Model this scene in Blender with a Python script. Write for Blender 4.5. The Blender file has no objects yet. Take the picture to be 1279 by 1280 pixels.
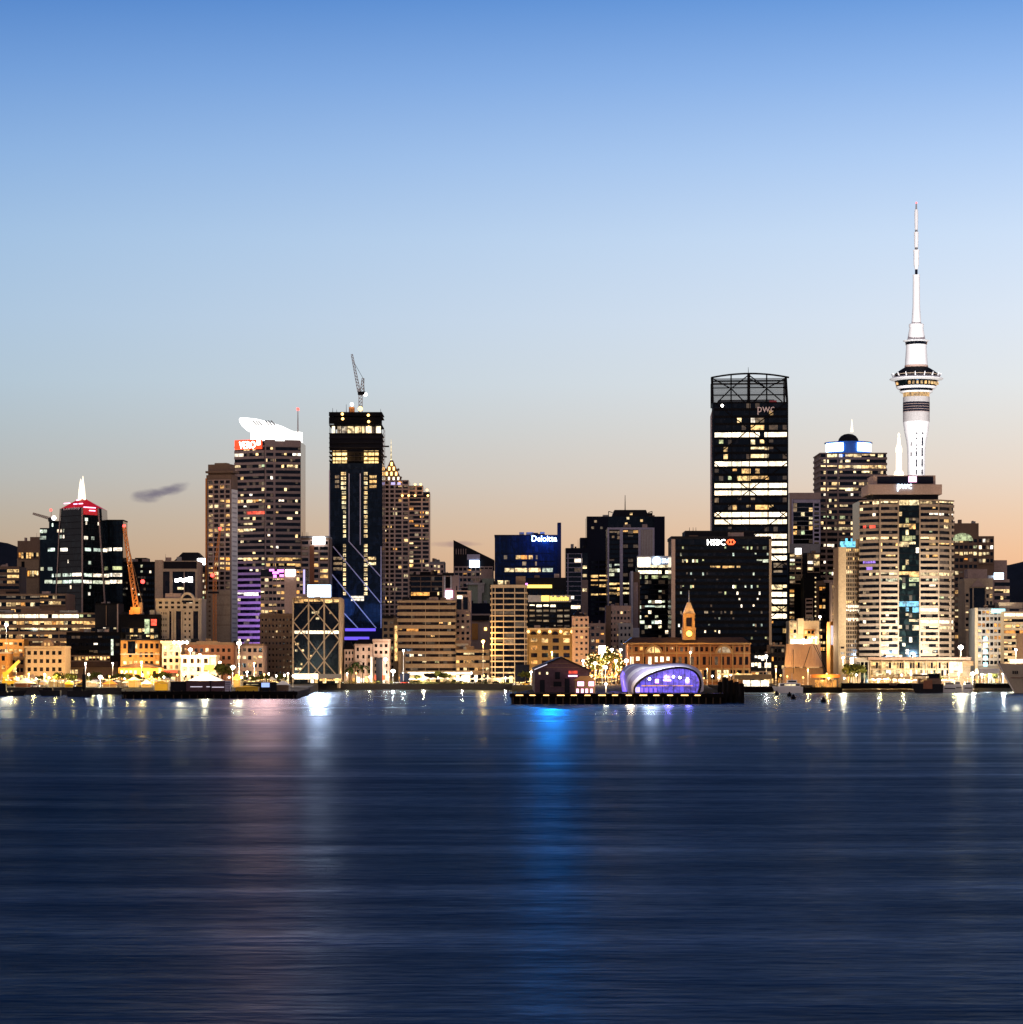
import bpy, bmesh, math, random
from mathutils import Vector, Matrix
random.seed(7)
rnd = random.Random(11)
F, H, YH, CX = 3275.0, 15.0, 827.0, 639.5     # focal length in photo pixels, eye height, horizon row, centre column
GZ = 3.2                                     # quay level above the water
scene = bpy.context.scene
col = scene.collection
def X(px, D): return (px - CX) * D / F
def Z(y, D): return H + (YH - y) * D / F

# ---------------------------------------------------------------- materials
def new_mat(name):
    m = bpy.data.materials.new(name); m.use_nodes = True
    nt = m.node_tree; nt.nodes.clear()
    out = nt.nodes.new('ShaderNodeOutputMaterial')
    return m, nt, out
def N(nt, t, **kw):
    n = nt.nodes.new(t)
    for k, v in kw.items():
        if k in n.inputs: n.inputs[k].default_value = v
        else: setattr(n, k, v)
    return n
def L(nt, a, b): nt.links.new(a, b)
def wall(name, c, rough=.8, var=.25, metal=0., scale=.12):
    """painted / stone / metal surface: broad stains and fine grain in world metres"""
    m, nt, out = new_mat(name)
    geo = N(nt, 'ShaderNodeNewGeometry')
    n1 = N(nt, 'ShaderNodeTexNoise', Scale=scale, Detail=5., Roughness=.65)
    mp = N(nt, 'ShaderNodeMapping'); mp.inputs['Scale'].default_value = (1, 1, .35)
    L(nt, geo.outputs['Position'], mp.inputs['Vector']); L(nt, mp.outputs[0], n1.inputs['Vector'])
    n2 = N(nt, 'ShaderNodeTexNoise', Scale=1.1, Detail=3.)
    L(nt, geo.outputs['Position'], n2.inputs['Vector'])
    ad = N(nt, 'ShaderNodeMath', operation='ADD'); L(nt, n1.outputs[0], ad.inputs[0]); L(nt, n2.outputs[0], ad.inputs[1])
    mr = N(nt, 'ShaderNodeMapRange'); mr.inputs[1].default_value = .6; mr.inputs[2].default_value = 1.4
    mr.inputs[3].default_value = 1 - var; mr.inputs[4].default_value = 1 + var
    L(nt, ad.outputs[0], mr.inputs[0])
    mx = N(nt, 'ShaderNodeVectorMath', operation='SCALE'); mx.inputs[0].default_value = c[:3]
    L(nt, mr.outputs[0], mx.inputs['Scale'])
    b = N(nt, 'ShaderNodeBsdfPrincipled', Roughness=rough, Metallic=metal); b.inputs['Specular IOR Level'].default_value = .03 if max(c) < .1 else .25
    L(nt, mx.outputs[0], b.inputs['Base Color']); L(nt, b.outputs[0], out.inputs[0])
    return m
def glass(name, c, rough=.12, var=.5):
    """dark window glass; panes differ a little in tone (blinds, tint)"""
    m, nt, out = new_mat(name)
    geo = N(nt, 'ShaderNodeNewGeometry')
    mp = N(nt, 'ShaderNodeMapping'); mp.inputs['Scale'].default_value = (.55, .2, .3)
    L(nt, geo.outputs['Position'], mp.inputs['Vector'])
    v = N(nt, 'ShaderNodeTexVoronoi', Scale=1., distance='CHEBYCHEV')
    L(nt, mp.outputs[0], v.inputs['Vector'])
    sp = N(nt, 'ShaderNodeSeparateColor'); L(nt, v.outputs['Color'], sp.inputs[0])
    pw = N(nt, 'ShaderNodeMath', operation='POWER'); L(nt, sp.outputs[0], pw.inputs[0]); pw.inputs[1].default_value = 3.
    mr = N(nt, 'ShaderNodeMapRange'); mr.inputs[3].default_value = 1 - var; mr.inputs[4].default_value = 1 + 4 * var
    L(nt, pw.outputs[0], mr.inputs[0])
    mx = N(nt, 'ShaderNodeVectorMath', operation='SCALE'); mx.inputs[0].default_value = c[:3]
    L(nt, mr.outputs[0], mx.inputs['Scale'])
    b = N(nt, 'ShaderNodeBsdfPrincipled', Roughness=rough); b.inputs['Specular IOR Level'].default_value = .13; b.inputs['Specular Tint'].default_value = (.3, .55, 1., 1)
    L(nt, mx.outputs[0], b.inputs['Base Color']); L(nt, b.outputs[0], out.inputs[0])
    return m
def lit(name, c, s, var=1., c2=None):
    """a lit room behind glass: bright ceiling lights and darker furniture, partitions and people, room by room different"""
    m, nt, out = new_mat(name)
    geo = N(nt, 'ShaderNodeNewGeometry')
    oi = N(nt, 'ShaderNodeObjectInfo')
    n1 = N(nt, 'ShaderNodeTexNoise', Scale=.42, Detail=3., Roughness=.7)
    L(nt, geo.outputs['Position'], n1.inputs['Vector'])
    mr = N(nt, 'ShaderNodeMapRange'); mr.inputs[1].default_value = .36; mr.inputs[2].default_value = .60
    mr.inputs[3].default_value = 1 - .9 * var; mr.inputs[4].default_value = 1 + .45 * var
    L(nt, n1.outputs[0], mr.inputs[0])
    r = N(nt, 'ShaderNodeMapRange'); r.inputs[3].default_value = 1 - .6 * var; r.inputs[4].default_value = 1 + .25 * var
    L(nt, oi.outputs['Random'], r.inputs[0])
    mu = N(nt, 'ShaderNodeMath', operation='MULTIPLY'); L(nt, mr.outputs[0], mu.inputs[0]); L(nt, r.outputs[0], mu.inputs[1])
    mu2 = N(nt, 'ShaderNodeMath', operation='MULTIPLY'); mu2.inputs[1].default_value = s; L(nt, mu.outputs[0], mu2.inputs[0])
    # colour temperature differs from room to room
    cm = N(nt, 'ShaderNodeMix', data_type='RGBA')
    cm.inputs[6].default_value = (*c, 1); cm.inputs[7].default_value = (*(c2 or (c[0], c[1] * .72, c[2] * .45)), 1)
    fr = N(nt, 'ShaderNodeMath', operation='FRACT'); m7 = N(nt, 'ShaderNodeMath', operation='MULTIPLY'); m7.inputs[1].default_value = 7.31
    L(nt, oi.outputs['Random'], m7.inputs[0]); L(nt, m7.outputs[0], fr.inputs[0])
    sc = N(nt, 'ShaderNodeMath', operation='MULTIPLY'); sc.inputs[1].default_value = .8 * var; L(nt, fr.outputs[0], sc.inputs[0])
    L(nt, sc.outputs[0], cm.inputs[0])
    b = N(nt, 'ShaderNodeBsdfPrincipled', Roughness=.2); b.inputs['Base Color'].default_value = (.03, .03, .03, 1)
    L(nt, cm.outputs[2], b.inputs['Emission Color']); L(nt, mu2.outputs[0], b.inputs['Emission Strength'])
    L(nt, b.outputs[0], out.inputs[0])
    m.cycles.emission_sampling = 'NONE'
    return m
def emit(name, c, s, sample=False):
    m, nt, out = new_mat(name)
    b = N(nt, 'ShaderNodeBsdfPrincipled', Roughness=.4)
    b.inputs['Base Color'].default_value = (.6 * c[0], .6 * c[1], .6 * c[2], 1)
    b.inputs['Emission Color'].default_value = (*c, 1); b.inputs['Emission Strength'].default_value = s
    L(nt, b.outputs[0], out.inputs[0])
    m.cycles.emission_sampling = 'AUTO' if sample else 'NONE'
    return m

M = dict(
 beige=wall('beige_concrete', (.40, .31, .22)), cream=wall('cream_stone', (.52, .42, .30)), sand=wall('sandstone', (.46, .34, .21)),
 brown=wall('brown_concrete', (.17, .11, .075)), tan=wall('tan_concrete', (.27, .19, .12)), mauve=wall('mauve_concrete', (.34, .25, .22)), umber=wall('umber_concrete', (.21, .145, .11)), taupe=wall('taupe_concrete', (.27, .21, .165)),
 pink=wall('pink_render', (.46, .32, .26)), rosy=wall('rosy_cream_concrete', (.66, .47, .38)), stone=wall('brown_sandstone', (.21, .12, .05)), grey=wall('grey_concrete', (.22, .215, .22)), pale=wall('pale_grey_panel', (.42, .40, .39)),
 lilac=wall('lilac_grey_panel', (.36, .33, .42)), white=wall('white_paint', (.72, .70, .66), var=.12), brick=wall('red_brick', (.24, .10, .055)),
 orange=wall('orange_render', (.46, .22, .06)), terracotta=wall('orange_brick', (.18, .072, .025)), dark=wall('dark_cladding', (.013, .013, .017), .6), black=wall('black_steel', (.006, .006, .008), .6),
 roof=wall('dark_slate_roof', (.016, .015, .017), .7), brownroof=wall('brown_roof', (.055, .035, .03), .7), navy=wall('navy_cladding', (.009, .011, .022), .5),
 olive=wall('olive_stone', (.30, .21, .10)), green=wall('grey_green_panel', (.26, .30, .24)), yellow=wall('yellow_paint', (.70, .42, .03), .5, .1),
 craneo=wall('orange_crane_paint', (.55, .20, .05), .5, .1), crane=wall('grey_crane_steel', (.30, .22, .19), .5, .1), red=wall('red_paint', (.50, .05, .03), .5, .1),
 steel=wall('galvanised_steel', (.35, .35, .36), .4, .1, .6), timber=wall('dark_timber', (.05, .035, .025)), conc=wall('weathered_concrete', (.16, .14, .12)),
 wharf=wall('black_wharf_timber', (.007, .006, .006), .9), purpleshed=wall('purple_brown_brick', (.085, .05, .06)), hull=wall('white_hull', (.75, .74, .72), .3, .08),
 greyhull=wall('grey_ship_paint', (.42, .36, .27), .5, .12), hulldark=wall('black_hull', (.02, .02, .025), .35, .1), beam=wall('pinkish_grey_beam', (.60, .53, .60), .5, .1),
 skyconc=wall('white_concrete_shaft', (.80, .80, .80), .7, .05), tent=wall('white_canvas', (.82, .80, .76), .8, .06), sail=wall('grey_brown_canvas', (.36, .24, .18), .8, .1),
 blackglass=glass('black_glass', (.003, .003, .004)), blueglass=glass('blue_black_glass', (.004, .006, .011)), tealglass=glass('teal_black_glass', (.003, .006, .007)),
 bronze=glass('bronze_glass', (.012, .007, .005)), deepblue=glass('deep_blue_glass', (.003, .008, .028), .3, .2), plainglass=glass('smoky_glass', (.006, .005, .006)),
 slat=wall('blue_grey_louvre', (.10, .125, .15), .6, .1),
 w_cream=lit('lit_room_cream', (1., .82, .46), 1.5), w_warm=lit('lit_room_warm', (1., .66, .26), 1.3), w_amber=lit('lit_room_amber', (1., .47, .10), 1.2),
 w_white=lit('lit_room_white', (1., .93, .78), 2.2, .8), w_bright=lit('lit_room_full', (1., .88, .66), 2.6, .55), w_cool=lit('lit_room_cool', (.75, .95, .82), 1.2),
 w_hot=lit('work_lit_floor', (1., .72, .30), 2.2, .7), w_faint=lit('faintly_lit_room', (1., .72, .45), .055), w_dim=lit('lit_room_dim', (1., .78, .5), .28), w_red=lit('lit_room_red', (1., .06, .03), 1.6, .7, (1., .2, .1)), w_blue=lit('lit_room_blue', (.2, .75, 1.), 1.3, .8, (.1, .4, 1.)),
 w_violet=lit('lit_room_violet', (.35, .22, 1.), 1.1, .7, (.55, .2, 1.)), w_green=lit('lit_room_greenish', (.75, .95, .55), .9),
 e_white=emit('white_sign_light', (1., .98, .95), 9., True), e_bluew=emit('blue_white_sign_light', (.55, .76, 1.), 7., True), e_blue=emit('blue_sign_light', (.02, .16, 1.), 7.),
 e_red=emit('red_light', (1., .05, .04), 6.), e_redglass=emit('red_lit_glass', (.8, .012, .018), .36), e_redorange=emit('red_orange_sign_light', (1., .065, .016), 1.5),
 e_amber=emit('amber_lamp', (1., .55, .16), 5.), e_fairy=emit('fairy_bulb', (1., .40, .08), 1.5), e_fairyw=emit('white_fairy_bulb', (1., .72, .36), 2.), e_gold=emit('gold_sign_light', (1., .68, .12), 2.2), e_lamp=emit('white_lamp', (1., .93, .8), 14.),
 e_magenta=emit('magenta_sign_light', (1., .25, .95), 2.6), e_halo=emit('glowing_white_crown', (1., .98, .93), 2.6, True), e_spire=emit('glowing_spire', (1., .84, .62), 1.9),  # crown, drum and columns: floodlighting put in as emission
 e_cyan=emit('cyan_sign_light', (.4, .9, 1.), 1.5), e_violet=emit('violet_interior_light', (.22, .13, 1.), .75), e_lilacstrip=emit('lilac_light_strip', (.62, .55, 1.), 1.1),
 e_pale=emit('pale_light_strip', (.9, .85, 1.), .75), e_dimtext=emit('dim_sign_letters', (.8, .6, .58), .16), e_paleblue=emit('pale_blue_screen', (.35, .5, 1.), 1.1),
 e_pink=emit('pink_light', (1., .45, .72), 3.),
)

# ---------------------------------------------------------------- geometry helpers
class Frame:
    """a vertical facade plane from A to B (left to right seen from the water); u along, z up, n out towards the water"""
    def __init__(s, px0, D0, px1, D1, Dref=None):
        s.A = Vector((X(px0, D0), D0)); s.B = Vector((X(px1, D1), D1))
        d = s.B - s.A; s.len = d.length; s.d = d / s.len; s.nrm = Vector((s.d.y, -s.d.x))
        s.ang = math.atan2(s.d.y, s.d.x); s.Dr = Dref or (D0 + D1) / 2; s.px0, s.px1 = px0, px1
    def u(s, px):
        k = (px - CX) / F; dx, dy = s.d
        return (k * s.A.y - s.A.x) / (dx - k * dy)
    def z(s, y): return Z(y, s.Dr)
    def pt(s, u, z, n): 
        p = s.A + s.d * u + s.nrm * n
        return Vector((p.x, p.y, z))
class MB:
    def __init__(s): s.v = []; s.f = []; s.mi = []; s.mats = []
    def _m(s, m):
        if m not in s.mats: s.mats.append(m)
        return s.mats.index(m)
    def add(s, vs, fs, m=None):
        o = len(s.v); s.v += [tuple(v) for v in vs]; s.f += [tuple(i + o for i in f) for f in fs]
        s.mi += [s._m(m) if m else 0] * len(fs); return s
    def fbox(s, fr, u0, u1, z0, z1, n0, n1, m=None):
        c = [fr.pt(u, z, n) for z in (z0, z1) for u, n in ((u0, n1), (u1, n1), (u1, n0), (u0, n0))]
        return s.add(c, [(3, 2, 1, 0), (4, 5, 6, 7), (0, 1, 5, 4), (1, 2, 6, 5), (2, 3, 7, 6), (3, 0, 4, 7)], m)
    def box(s, x0, x1, y0, y1, z0, z1, m=None):
        c = [(x, y, z) for z in (z0, z1) for x, y in ((x0, y0), (x1, y0), (x1, y1), (x0, y1))]
        return s.add(c, [(3, 2, 1, 0), (4, 5, 6, 7), (0, 1, 5, 4), (1, 2, 6, 5), (2, 3, 7, 6), (3, 0, 4, 7)], m)
    def bar(s, a, b, w, w2=None, m=None, k=4):
        a, b = Vector(a), Vector(b); d = (b - a).normalized(); w2 = w if w2 is None else w2
        up = Vector((0, 0, 1)) if abs(d.z) < .9 else Vector((0, 1, 0))
        p = d.cross(up).normalized(); q = p.cross(d)
        vs = []
        for c, r in ((a, w / 2), (b, w2 / 2)):
            for i in range(k):
                t = 2 * math.pi * (i + .5) / k; vs.append(c + (p * math.cos(t) + q * math.sin(t)) * r * (1.41 if k == 4 else 1))
        fs = [(i, (i + 1) % k, k + (i + 1) % k, k + i) for i in range(k)] + [tuple(range(k))[::-1], tuple(range(k, 2 * k))]
        return s.add(vs, fs, m)
    def lathe(s, cx, cy, prof, k=24, m=None, rx=1., ry=1.):
        vs = [(cx + r * math.cos(2 * math.pi * i / k) * rx, cy + r * math.sin(2 * math.pi * i / k) * ry, z) for r, z in prof for i in range(k)]
        fs = [(j * k + i, j * k + (i + 1) % k, (j + 1) * k + (i + 1) % k, (j + 1) * k + i) for j in range(len(prof) - 1) for i in range(k)]
        fs += [tuple(range(k))[::-1], tuple(range((len(prof) - 1) * k, len(prof) * k))]
        return s.add(vs, fs, m)
    def prism(s, plan, z0, z1, top=None, m=None):
        k = len(plan); top = top or plan
        vs = [(p[0], p[1], z0 if len(p) < 3 else p[2]) for p in plan] + [(p[0], p[1], z1 if len(p) < 3 else p[2]) for p in top]
        return s.add(vs, [(i, (i + 1) % k, k + (i + 1) % k, k + i) for i in range(k)] + [tuple(range(k))[::-1], tuple(range(k, 2 * k))], m)
    def build(s, name, mat=None, root=None):
        me = bpy.data.meshes.new(name); off = root.matrix_world_loc if root and hasattr(root, 'matrix_world_loc') else (rootloc(root) if root else Vector())
        me.from_pydata([tuple(Vector(v) - off) for v in s.v], [], s.f)
        if s.mats:
            for m in s.mats: me.materials.append(M[m] if isinstance(m, str) else m)
            me.polygons.foreach_set('material_index', s.mi)
        if mat: 
            me.materials.clear() if not s.mats else None
            if not s.mats: me.materials.append(M[mat] if isinstance(mat, str) else mat)
        bm = bmesh.new(); bm.from_mesh(me); bmesh.ops.recalc_face_normals(bm, faces=bm.faces); bm.to_mesh(me); bm.free()
        o = bpy.data.objects.new(name, me); col.objects.link(o)
        if root: o.parent = root
        return o
def rootloc(o):
    p = Vector(o.location)
    while o.parent: o = o.parent; p += Vector(o.location)
    return p
_unit = {}
def unit(mat):
    if mat not in _unit:
        me = bpy.data.meshes.new('unit_' + mat)
        c = [(x, y, z) for z in (-.5, .5) for x, y in ((-.5, -.5), (.5, -.5), (.5, .5), (-.5, .5))]
        me.from_pydata(c, [], [(3, 2, 1, 0), (4, 5, 6, 7), (0, 1, 5, 4), (1, 2, 6, 5), (2, 3, 7, 6), (3, 0, 4, 7)])
        me.materials.append(M[mat]); _unit[mat] = me
    return _unit[mat]
def tag(o, label=None, cat=None, group=None, kind=None):
    if label: o['label'] = label
    if cat: o['category'] = cat
    if group: o['group'] = group
    if kind: o['kind'] = kind
    return o
def empty(name, loc, label=None, cat=None, group=None):
    o = bpy.data.objects.new(name, None); o.location = loc; col.objects.link(o); o.empty_display_size = 2
    return tag(o, label, cat, group)
def ubox(name, mat, fr, u0, u1, z0, z1, n0, n1, root):
    o = bpy.data.objects.new(name, unit(mat)); c = fr.pt((u0 + u1) / 2, (z0 + z1) / 2, (n0 + n1) / 2)
    o.parent = root; o.location = c - rootloc(root); o.rotation_euler = (0, 0, fr.ang); o.scale = (u1 - u0, n1 - n0, z1 - z0)
    col.objects.link(o); return o
def smooth(o, ang=40):
    for p in o.data.polygons: p.use_smooth = True
    try: o.data.set_sharp_from_angle(angle=math.radians(ang))
    except Exception: pass
    return o
def text(root, name, s, px0, px1, yb, yt, D, mat, n=.6, th=.25, fr=None):
    """raised letters on a facade, fitted to the photo's width and height"""
    fr = fr or Frame(px0, D, px1, D)
    cu = bpy.data.curves.new(name, 'FONT'); cu.body = s; cu.extrude = .1; cu.resolution_u = 2
    t = bpy.data.objects.new(name, cu); col.objects.link(t)
    bpy.context.view_layer.update()
    me = bpy.data.meshes.new_from_object(t.evaluated_get(bpy.context.evaluated_depsgraph_get()))
    bpy.data.objects.remove(t)
    xs = [v.co.x for v in me.vertices]; ys = [v.co.y for v in me.vertices]
    x0, x1, y0, y1 = min(xs), max(xs), min(ys), max(ys)
    u0, u1, z0, z1 = fr.u(px0), fr.u(px1), fr.z(yb), fr.z(yt); off = rootloc(root)
    for v in me.vertices:
        u = u0 + (v.co.x - x0) / (x1 - x0) * (u1 - u0); z = z0 + (v.co.y - y0) / (y1 - y0) * (z1 - z0)
        v.co = fr.pt(u, z, n + (th if v.co.z > 0 else 0)) - off
    me.materials.clear(); me.materials.append(M[mat])
    o = bpy.data.objects.new(name, me); o.parent = root; col.objects.link(o); return o

MIX = {'office': ['w_cream'] * 5 + ['w_white'] * 2 + ['w_warm', 'w_dim', 'w_dim', 'w_green'],
       'home': ['w_warm'] * 4 + ['w_amber'] * 3 + ['w_cream'] * 3 + ['w_dim'] * 2,
       'cool': ['w_cool'] * 3 + ['w_white'] * 2 + ['w_cream', 'w_dim', 'w_green'],
       'gold': ['w_warm'] * 4 + ['w_cream'] * 4 + ['w_amber']}
BLD = []
def blind(h): return h * rnd.choice((0, 0, 0, .2, .35, .5))
class Bld:
    def __init__(s, name, label, px0, px1, ytop, D, dep=30., mat='dark', cat='building', zb=GZ, body='body', group=None, D1=None):
        s.D = D; s.px0, s.px1 = px0, px1; s.ytop = ytop; s.dep = dep; s.mat = mat; s.zb = zb
        s.fr = Frame(px0, D, px1, D1 or D, D); s.cnt = {}; s.over = {}; s.hasbody = bool(body)
        c = s.fr.pt(s.fr.len / 2, zb, -dep / 2)
        s.root = empty(name, c, label, cat, group)
        if body: ubox(body, mat, s.fr, 0, s.fr.len, zb, Z(ytop, D), -dep, 0, s.root)
        BLD.append(s)
    def box(s, name, mat, px0, px1, yt, yb, n0=-5., n1=.5, fr=None, root=None):
        fr = fr or s.fr
        return ubox(name, mat, fr, fr.u(px0), fr.u(px1), fr.z(yb), fr.z(yt), n0, n1, root or s.root)
    def _put(s, name, mat, fr, u0, u1, z0, z1, n0, n1, cap=100):
        k = s.cnt.get(name, 0)
        if k < cap: s.cnt[name] = k + 1; return ubox(name, mat, fr, u0, u1, z0, z1, n0, n1, s.root)
        s.over.setdefault(name, MB()).fbox(fr, u0, u1, z0, z1, n0, n1, mat)
    def clutter(s):
        r = random.Random(int(s.px0 * 7 + s.ytop)); W = s.fr.len
        for k in range(2 if W < 12 else 3 if W < 25 else 5):
            w_, h_ = r.uniform(.06, .16) * W, r.uniform(.8, 2.6); u_ = r.uniform(.05, .8) * W; z_ = s.fr.z(s.ytop)
            ubox('roof_unit', r.choice(('grey', 'dark', 'mauve', 'brown')), s.fr, u_, u_ + w_, z_, z_ + h_, -min(s.dep * .8, 3 + 8 * r.random()), -min(s.dep * .3, 2.5), s.root)
        if r.random() < .6:
            u_ = r.uniform(.15, .85) * W; p = s.fr.pt(u_, s.fr.z(s.ytop), -min(3, s.dep * .4)); MB().bar(p, p + Vector((0, 0, r.uniform(3, 6))), .18, .1).build('antenna', 'dark', s.root)
    def done(s):
        if s.ytop > 640 and s.hasbody and s.px1 - s.px0 > 14: s.clutter()
        for name, mb in s.over.items():
            o = mb.build(name, None, s.root); o['kind'] = 'stuff'
        s.over = {}
    def grid(s, px0, px1, y0, y1, n, cells=8, mat='beige', pier=.18, band=.42, proud=.5, ribbon=False, p=.1, mix='office', hot=(),
             glassm='blackglass', fr=None, wrap=False, rows=True, piers=None, pw=None, cap=100, name='facade_frame', clip=None, off=0.):
        """storeys of windows behind a projecting frame of floor bands and piers"""
        fr = fr or s.fr; u0, u1 = fr.u(px0), fr.u(px1); zt, zb = fr.z(y0), fr.z(y1); h = (zt - zb) / n
        cw = (u1 - u0) / cells; hb = h * band
        mb = MB(); dw = s.dep
        a0, a1, nb = (u0 - proud, u1 + proud, -dw - proud) if wrap else (u0, u1, off - .3)
        if band > 0:
            for i in range(n + 1):
                zc = zt - i * h
                t0, t1 = (zc - hb / 2, zc + hb / 2)
                if i == 0: t1 = zc + .02
                if i == n: t0 = zc
                mb.fbox(fr, a0, a1, t0, t1, nb, proud)
        edges = [u0 + cw * j for j in range(cells + 1)]
        if piers is not None: pe = [fr.u(q) for q in piers]
        else: pe = [] if ribbon else edges
        pwid = pw * fr.Dr / F if pw else cw * pier
        for e in pe:
            e0, e1 = max(e - pwid / 2, u0), min(e + pwid / 2, u1)
            mb.fbox(fr, e0, e1, zb, zt + .04, off - .25, proud + .06)
        if mb.v: mb.build(name, mat, s.root)
        hotmap = {}
        for hh in hot:
            r = int((fr.z(y0) - fr.z(hh[0])) / h); hotmap.setdefault(max(0, min(n - 1, r)), []).append(hh)
        for i in range(n):
            z1 = zt - i * h - hb / 2; z0 = zt - (i + 1) * h + hb / 2
            if ribbon and rows:
                wn = (-dw - .06) if wrap else .01
                s._put('window_row', glassm, fr, u0 - (.06 if wrap else 0), u1 + (.06 if wrap else 0), z0, z1, wn if wrap else off - .05, off + .08)
            run = None
            for j in range(cells + 1):
                key = None
                if j < cells:
                    pxm = px0 + (px1 - px0) * (j + .5) / cells
                    key = None
                    for hh in hotmap.get(i, ()):
                        if len(hh) > 3 and not (hh[3] <= pxm <= hh[4]): continue
                        if rnd.random() < hh[1]: key = hh[2] if hh[2] in M else rnd.choice(MIX[hh[2]])
                        else: key = None
                        break
                    else:
                        if rnd.random() < p: key = rnd.choice(MIX[mix])
                    if not key and rnd.random() < (.05 if cells > 28 else .13): key = 'w_faint'
                e0, e1 = edges[j], edges[min(j + 1, cells)]
                if not ribbon and j < cells:
                    a, b = e0 + pwid * .5, e1 - pwid * .5
                    s._put('lit_window' if key else 'window', key or glassm, fr, a, b, z0 + .05 + (blind(z1 - z0) if key else 0), z1 - .05, off - .05, off + .1, cap)
                elif ribbon:
                    if run and (key != run[0] or j - run[1] >= 3 or j == cells):
                        s._put('lit_window', run[0], fr, edges[run[1]] + .12, e0 - .12, z0 + .06 + (0 if run[0] == 'w_bright' else blind(z1 - z0)), z1 - .06, off + .05, off + .14, cap); run = None
                    if key and not run and j < cells: run = (key, j)
        return h
def mast(root, px, y0, y1, D, w=.5, mat='crane', name='mast', w2=None):
    return MB().bar((X(px, D), D, Z(y1, D)), (X(px, D), D, Z(y0, D)), w, w2 or w * .5).build(name, mat, root)
def ball(root, px, y, D, r, mat, name='lamp', squash=1.):
    mb = MB(); z = Z(y, D); pr = [(max(.02, r * math.sin(math.pi * i / 8)), z - squash * r * math.cos(math.pi * i / 8)) for i in range(9)]
    return smooth(mb.lathe(X(px, D), D, pr, 12).build(name, mat, root), 80)
def point(px, y, D, c, w, r=.6, root=None, name='lamp_light', loc=None):
    ld = bpy.data.lights.new(name, 'POINT'); ld.energy = w; ld.color = c; ld.shadow_soft_size = r
    o = bpy.data.objects.new(name, ld); p = Vector(loc) if loc else Vector((X(px, D), D, Z(y, D)))
    o.location = p - (rootloc(root) if root else Vector()); 
    if root: o.parent = root
    col.objects.link(o); return o
def spot(p, target, c, w, cone, root=None, blend=.4, r=.8, name='floodlight_beam'):
    ld = bpy.data.lights.new(name, 'SPOT'); ld.energy = w; ld.color = c; ld.shadow_soft_size = r; ld.spot_size = math.radians(cone); ld.spot_blend = blend
    o = bpy.data.objects.new(name, ld); p = Vector(p); o.location = p - (rootloc(root) if root else Vector())
    o.rotation_euler = (Vector(target) - p).to_track_quat('-Z', 'Y').to_euler()
    if root: o.parent = root
    col.objects.link(o); return o
WARM, SOD, WHT = (1., .74, .42), (1., .55, .16), (1., .9, .74)
# ================================================================= LEFT THIRD
b = Bld('office_building', 'dark brown stepped office block left of the black gabled glass tower', 22, 52, 676, 1660, 30, 'brown')
b.box('roof_plant', 'brown', 37, 50, 671, 677, -20, -2); b.box('wall', 'tan', 22, 49, 698, 760, -3, 1.5)
b.grid(24, 49, 690, 699, 1, 8, 'brown', .15, .2, 2, off=1.5, p=.8, mix='gold'); b.grid(35, 49, 712, 722, 1, 5, 'brown', .2, .3, 2, off=1.5, p=.7, mix='gold')
b.box('recess', 'black', 27.5, 31.5, 702, 728, 1.4, 1.6); b.done()
b = Bld('office_building', 'small brown block with three stacked amber lit windows at the left photo edge', -8, 24, 708, 1600, 24, 'brown')
b.grid(-6, 24, 710, 738, 4, 6, 'brown', .15, .45, .6, ribbon=True, p=.0, hot=[(716, .9, 'w_warm', 9, 24), (723, .9, 'w_warm', 9, 24), (729, 1, 'w_warm', 10, 20)]); b.done()
# --- black glass tower with red gable and white spire
b = Bld('office_tower', 'black glass tower with a red lit gable crown and glowing white twin spire', 103, 104, 640, 1575, 20, 'tealglass', body=None)
D0 = 1552.
lf = Frame(62, 1574, 103, D0, D0); rf = Frame(103, D0, 141, 1573, D0)
def on(fr, px, z, n=0.): p = fr.pt(fr.u(px), z, n); return p
zt, zb = Z(634, D0), GZ; za = Z(620, D0)
bl, bc, br = on(lf, 65.5, 0), on(lf, 103, 0), on(rf, 137.5, 0); tl, tr = on(lf, 76.5, 0), on(rf, 127, 0)
back = [(br.x, br.y + 22), (bl.x, bl.y + 22)]; tback = [(tr.x, tr.y + 22), (tl.x, tl.y + 22)]
mb = MB(); mb.prism([(bl.x, bl.y), (bc.x, bc.y), (br.x, br.y)] + back, zb, zt, [(tl.x, tl.y), (bc.x, bc.y), (tr.x, tr.y)] + tback); mb.build('glass_body', 'tealglass', b.root)
ap = (X(103, 1562), 1562, za); c3 = [(tl.x, tl.y, zt + .1), (bc.x, bc.y, zt + .1), (tr.x, tr.y, zt + .1), (tback[0][0], tback[0][1], zt), (tback[1][0], tback[1][1], zt)]
MB().add(c3 + [ap], [(0, 1, 5), (1, 2, 5), (2, 3, 5), (3, 4, 5), (4, 0, 5), (0, 4, 3, 2, 1)]).build('gable_roof', 'e_redglass', b.root)
b.box('crown_panel', 'e_redglass', 104, 121.5, 634.5, 643, .05, .25, rf)
for q0, q1, y in ((104, 119, 633.2), (111, 118.5, 637)): b.box('crown_light', 'e_pink', q0, q1, y, y + 1.2, .3, .6, rf)
for q0, q1, y in ((86, 93, 628), (98, 102, 629.5)): b.box('crown_light', 'e_pink', q0, q1, y, y + 1.2, 3, 3.6, lf)
for q0, q1, y in ((104.5, 109, 629.5), (101.5, 103.5, 625)): b.box('crown_light', 'e_pink', q0, q1, y, y + 1.2, 3, 3.6, lf)
mbm = MB()
mbm.bar((bc.x, bc.y - .3, zb), (bc.x, bc.y - .3, zt), .8); 
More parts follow.
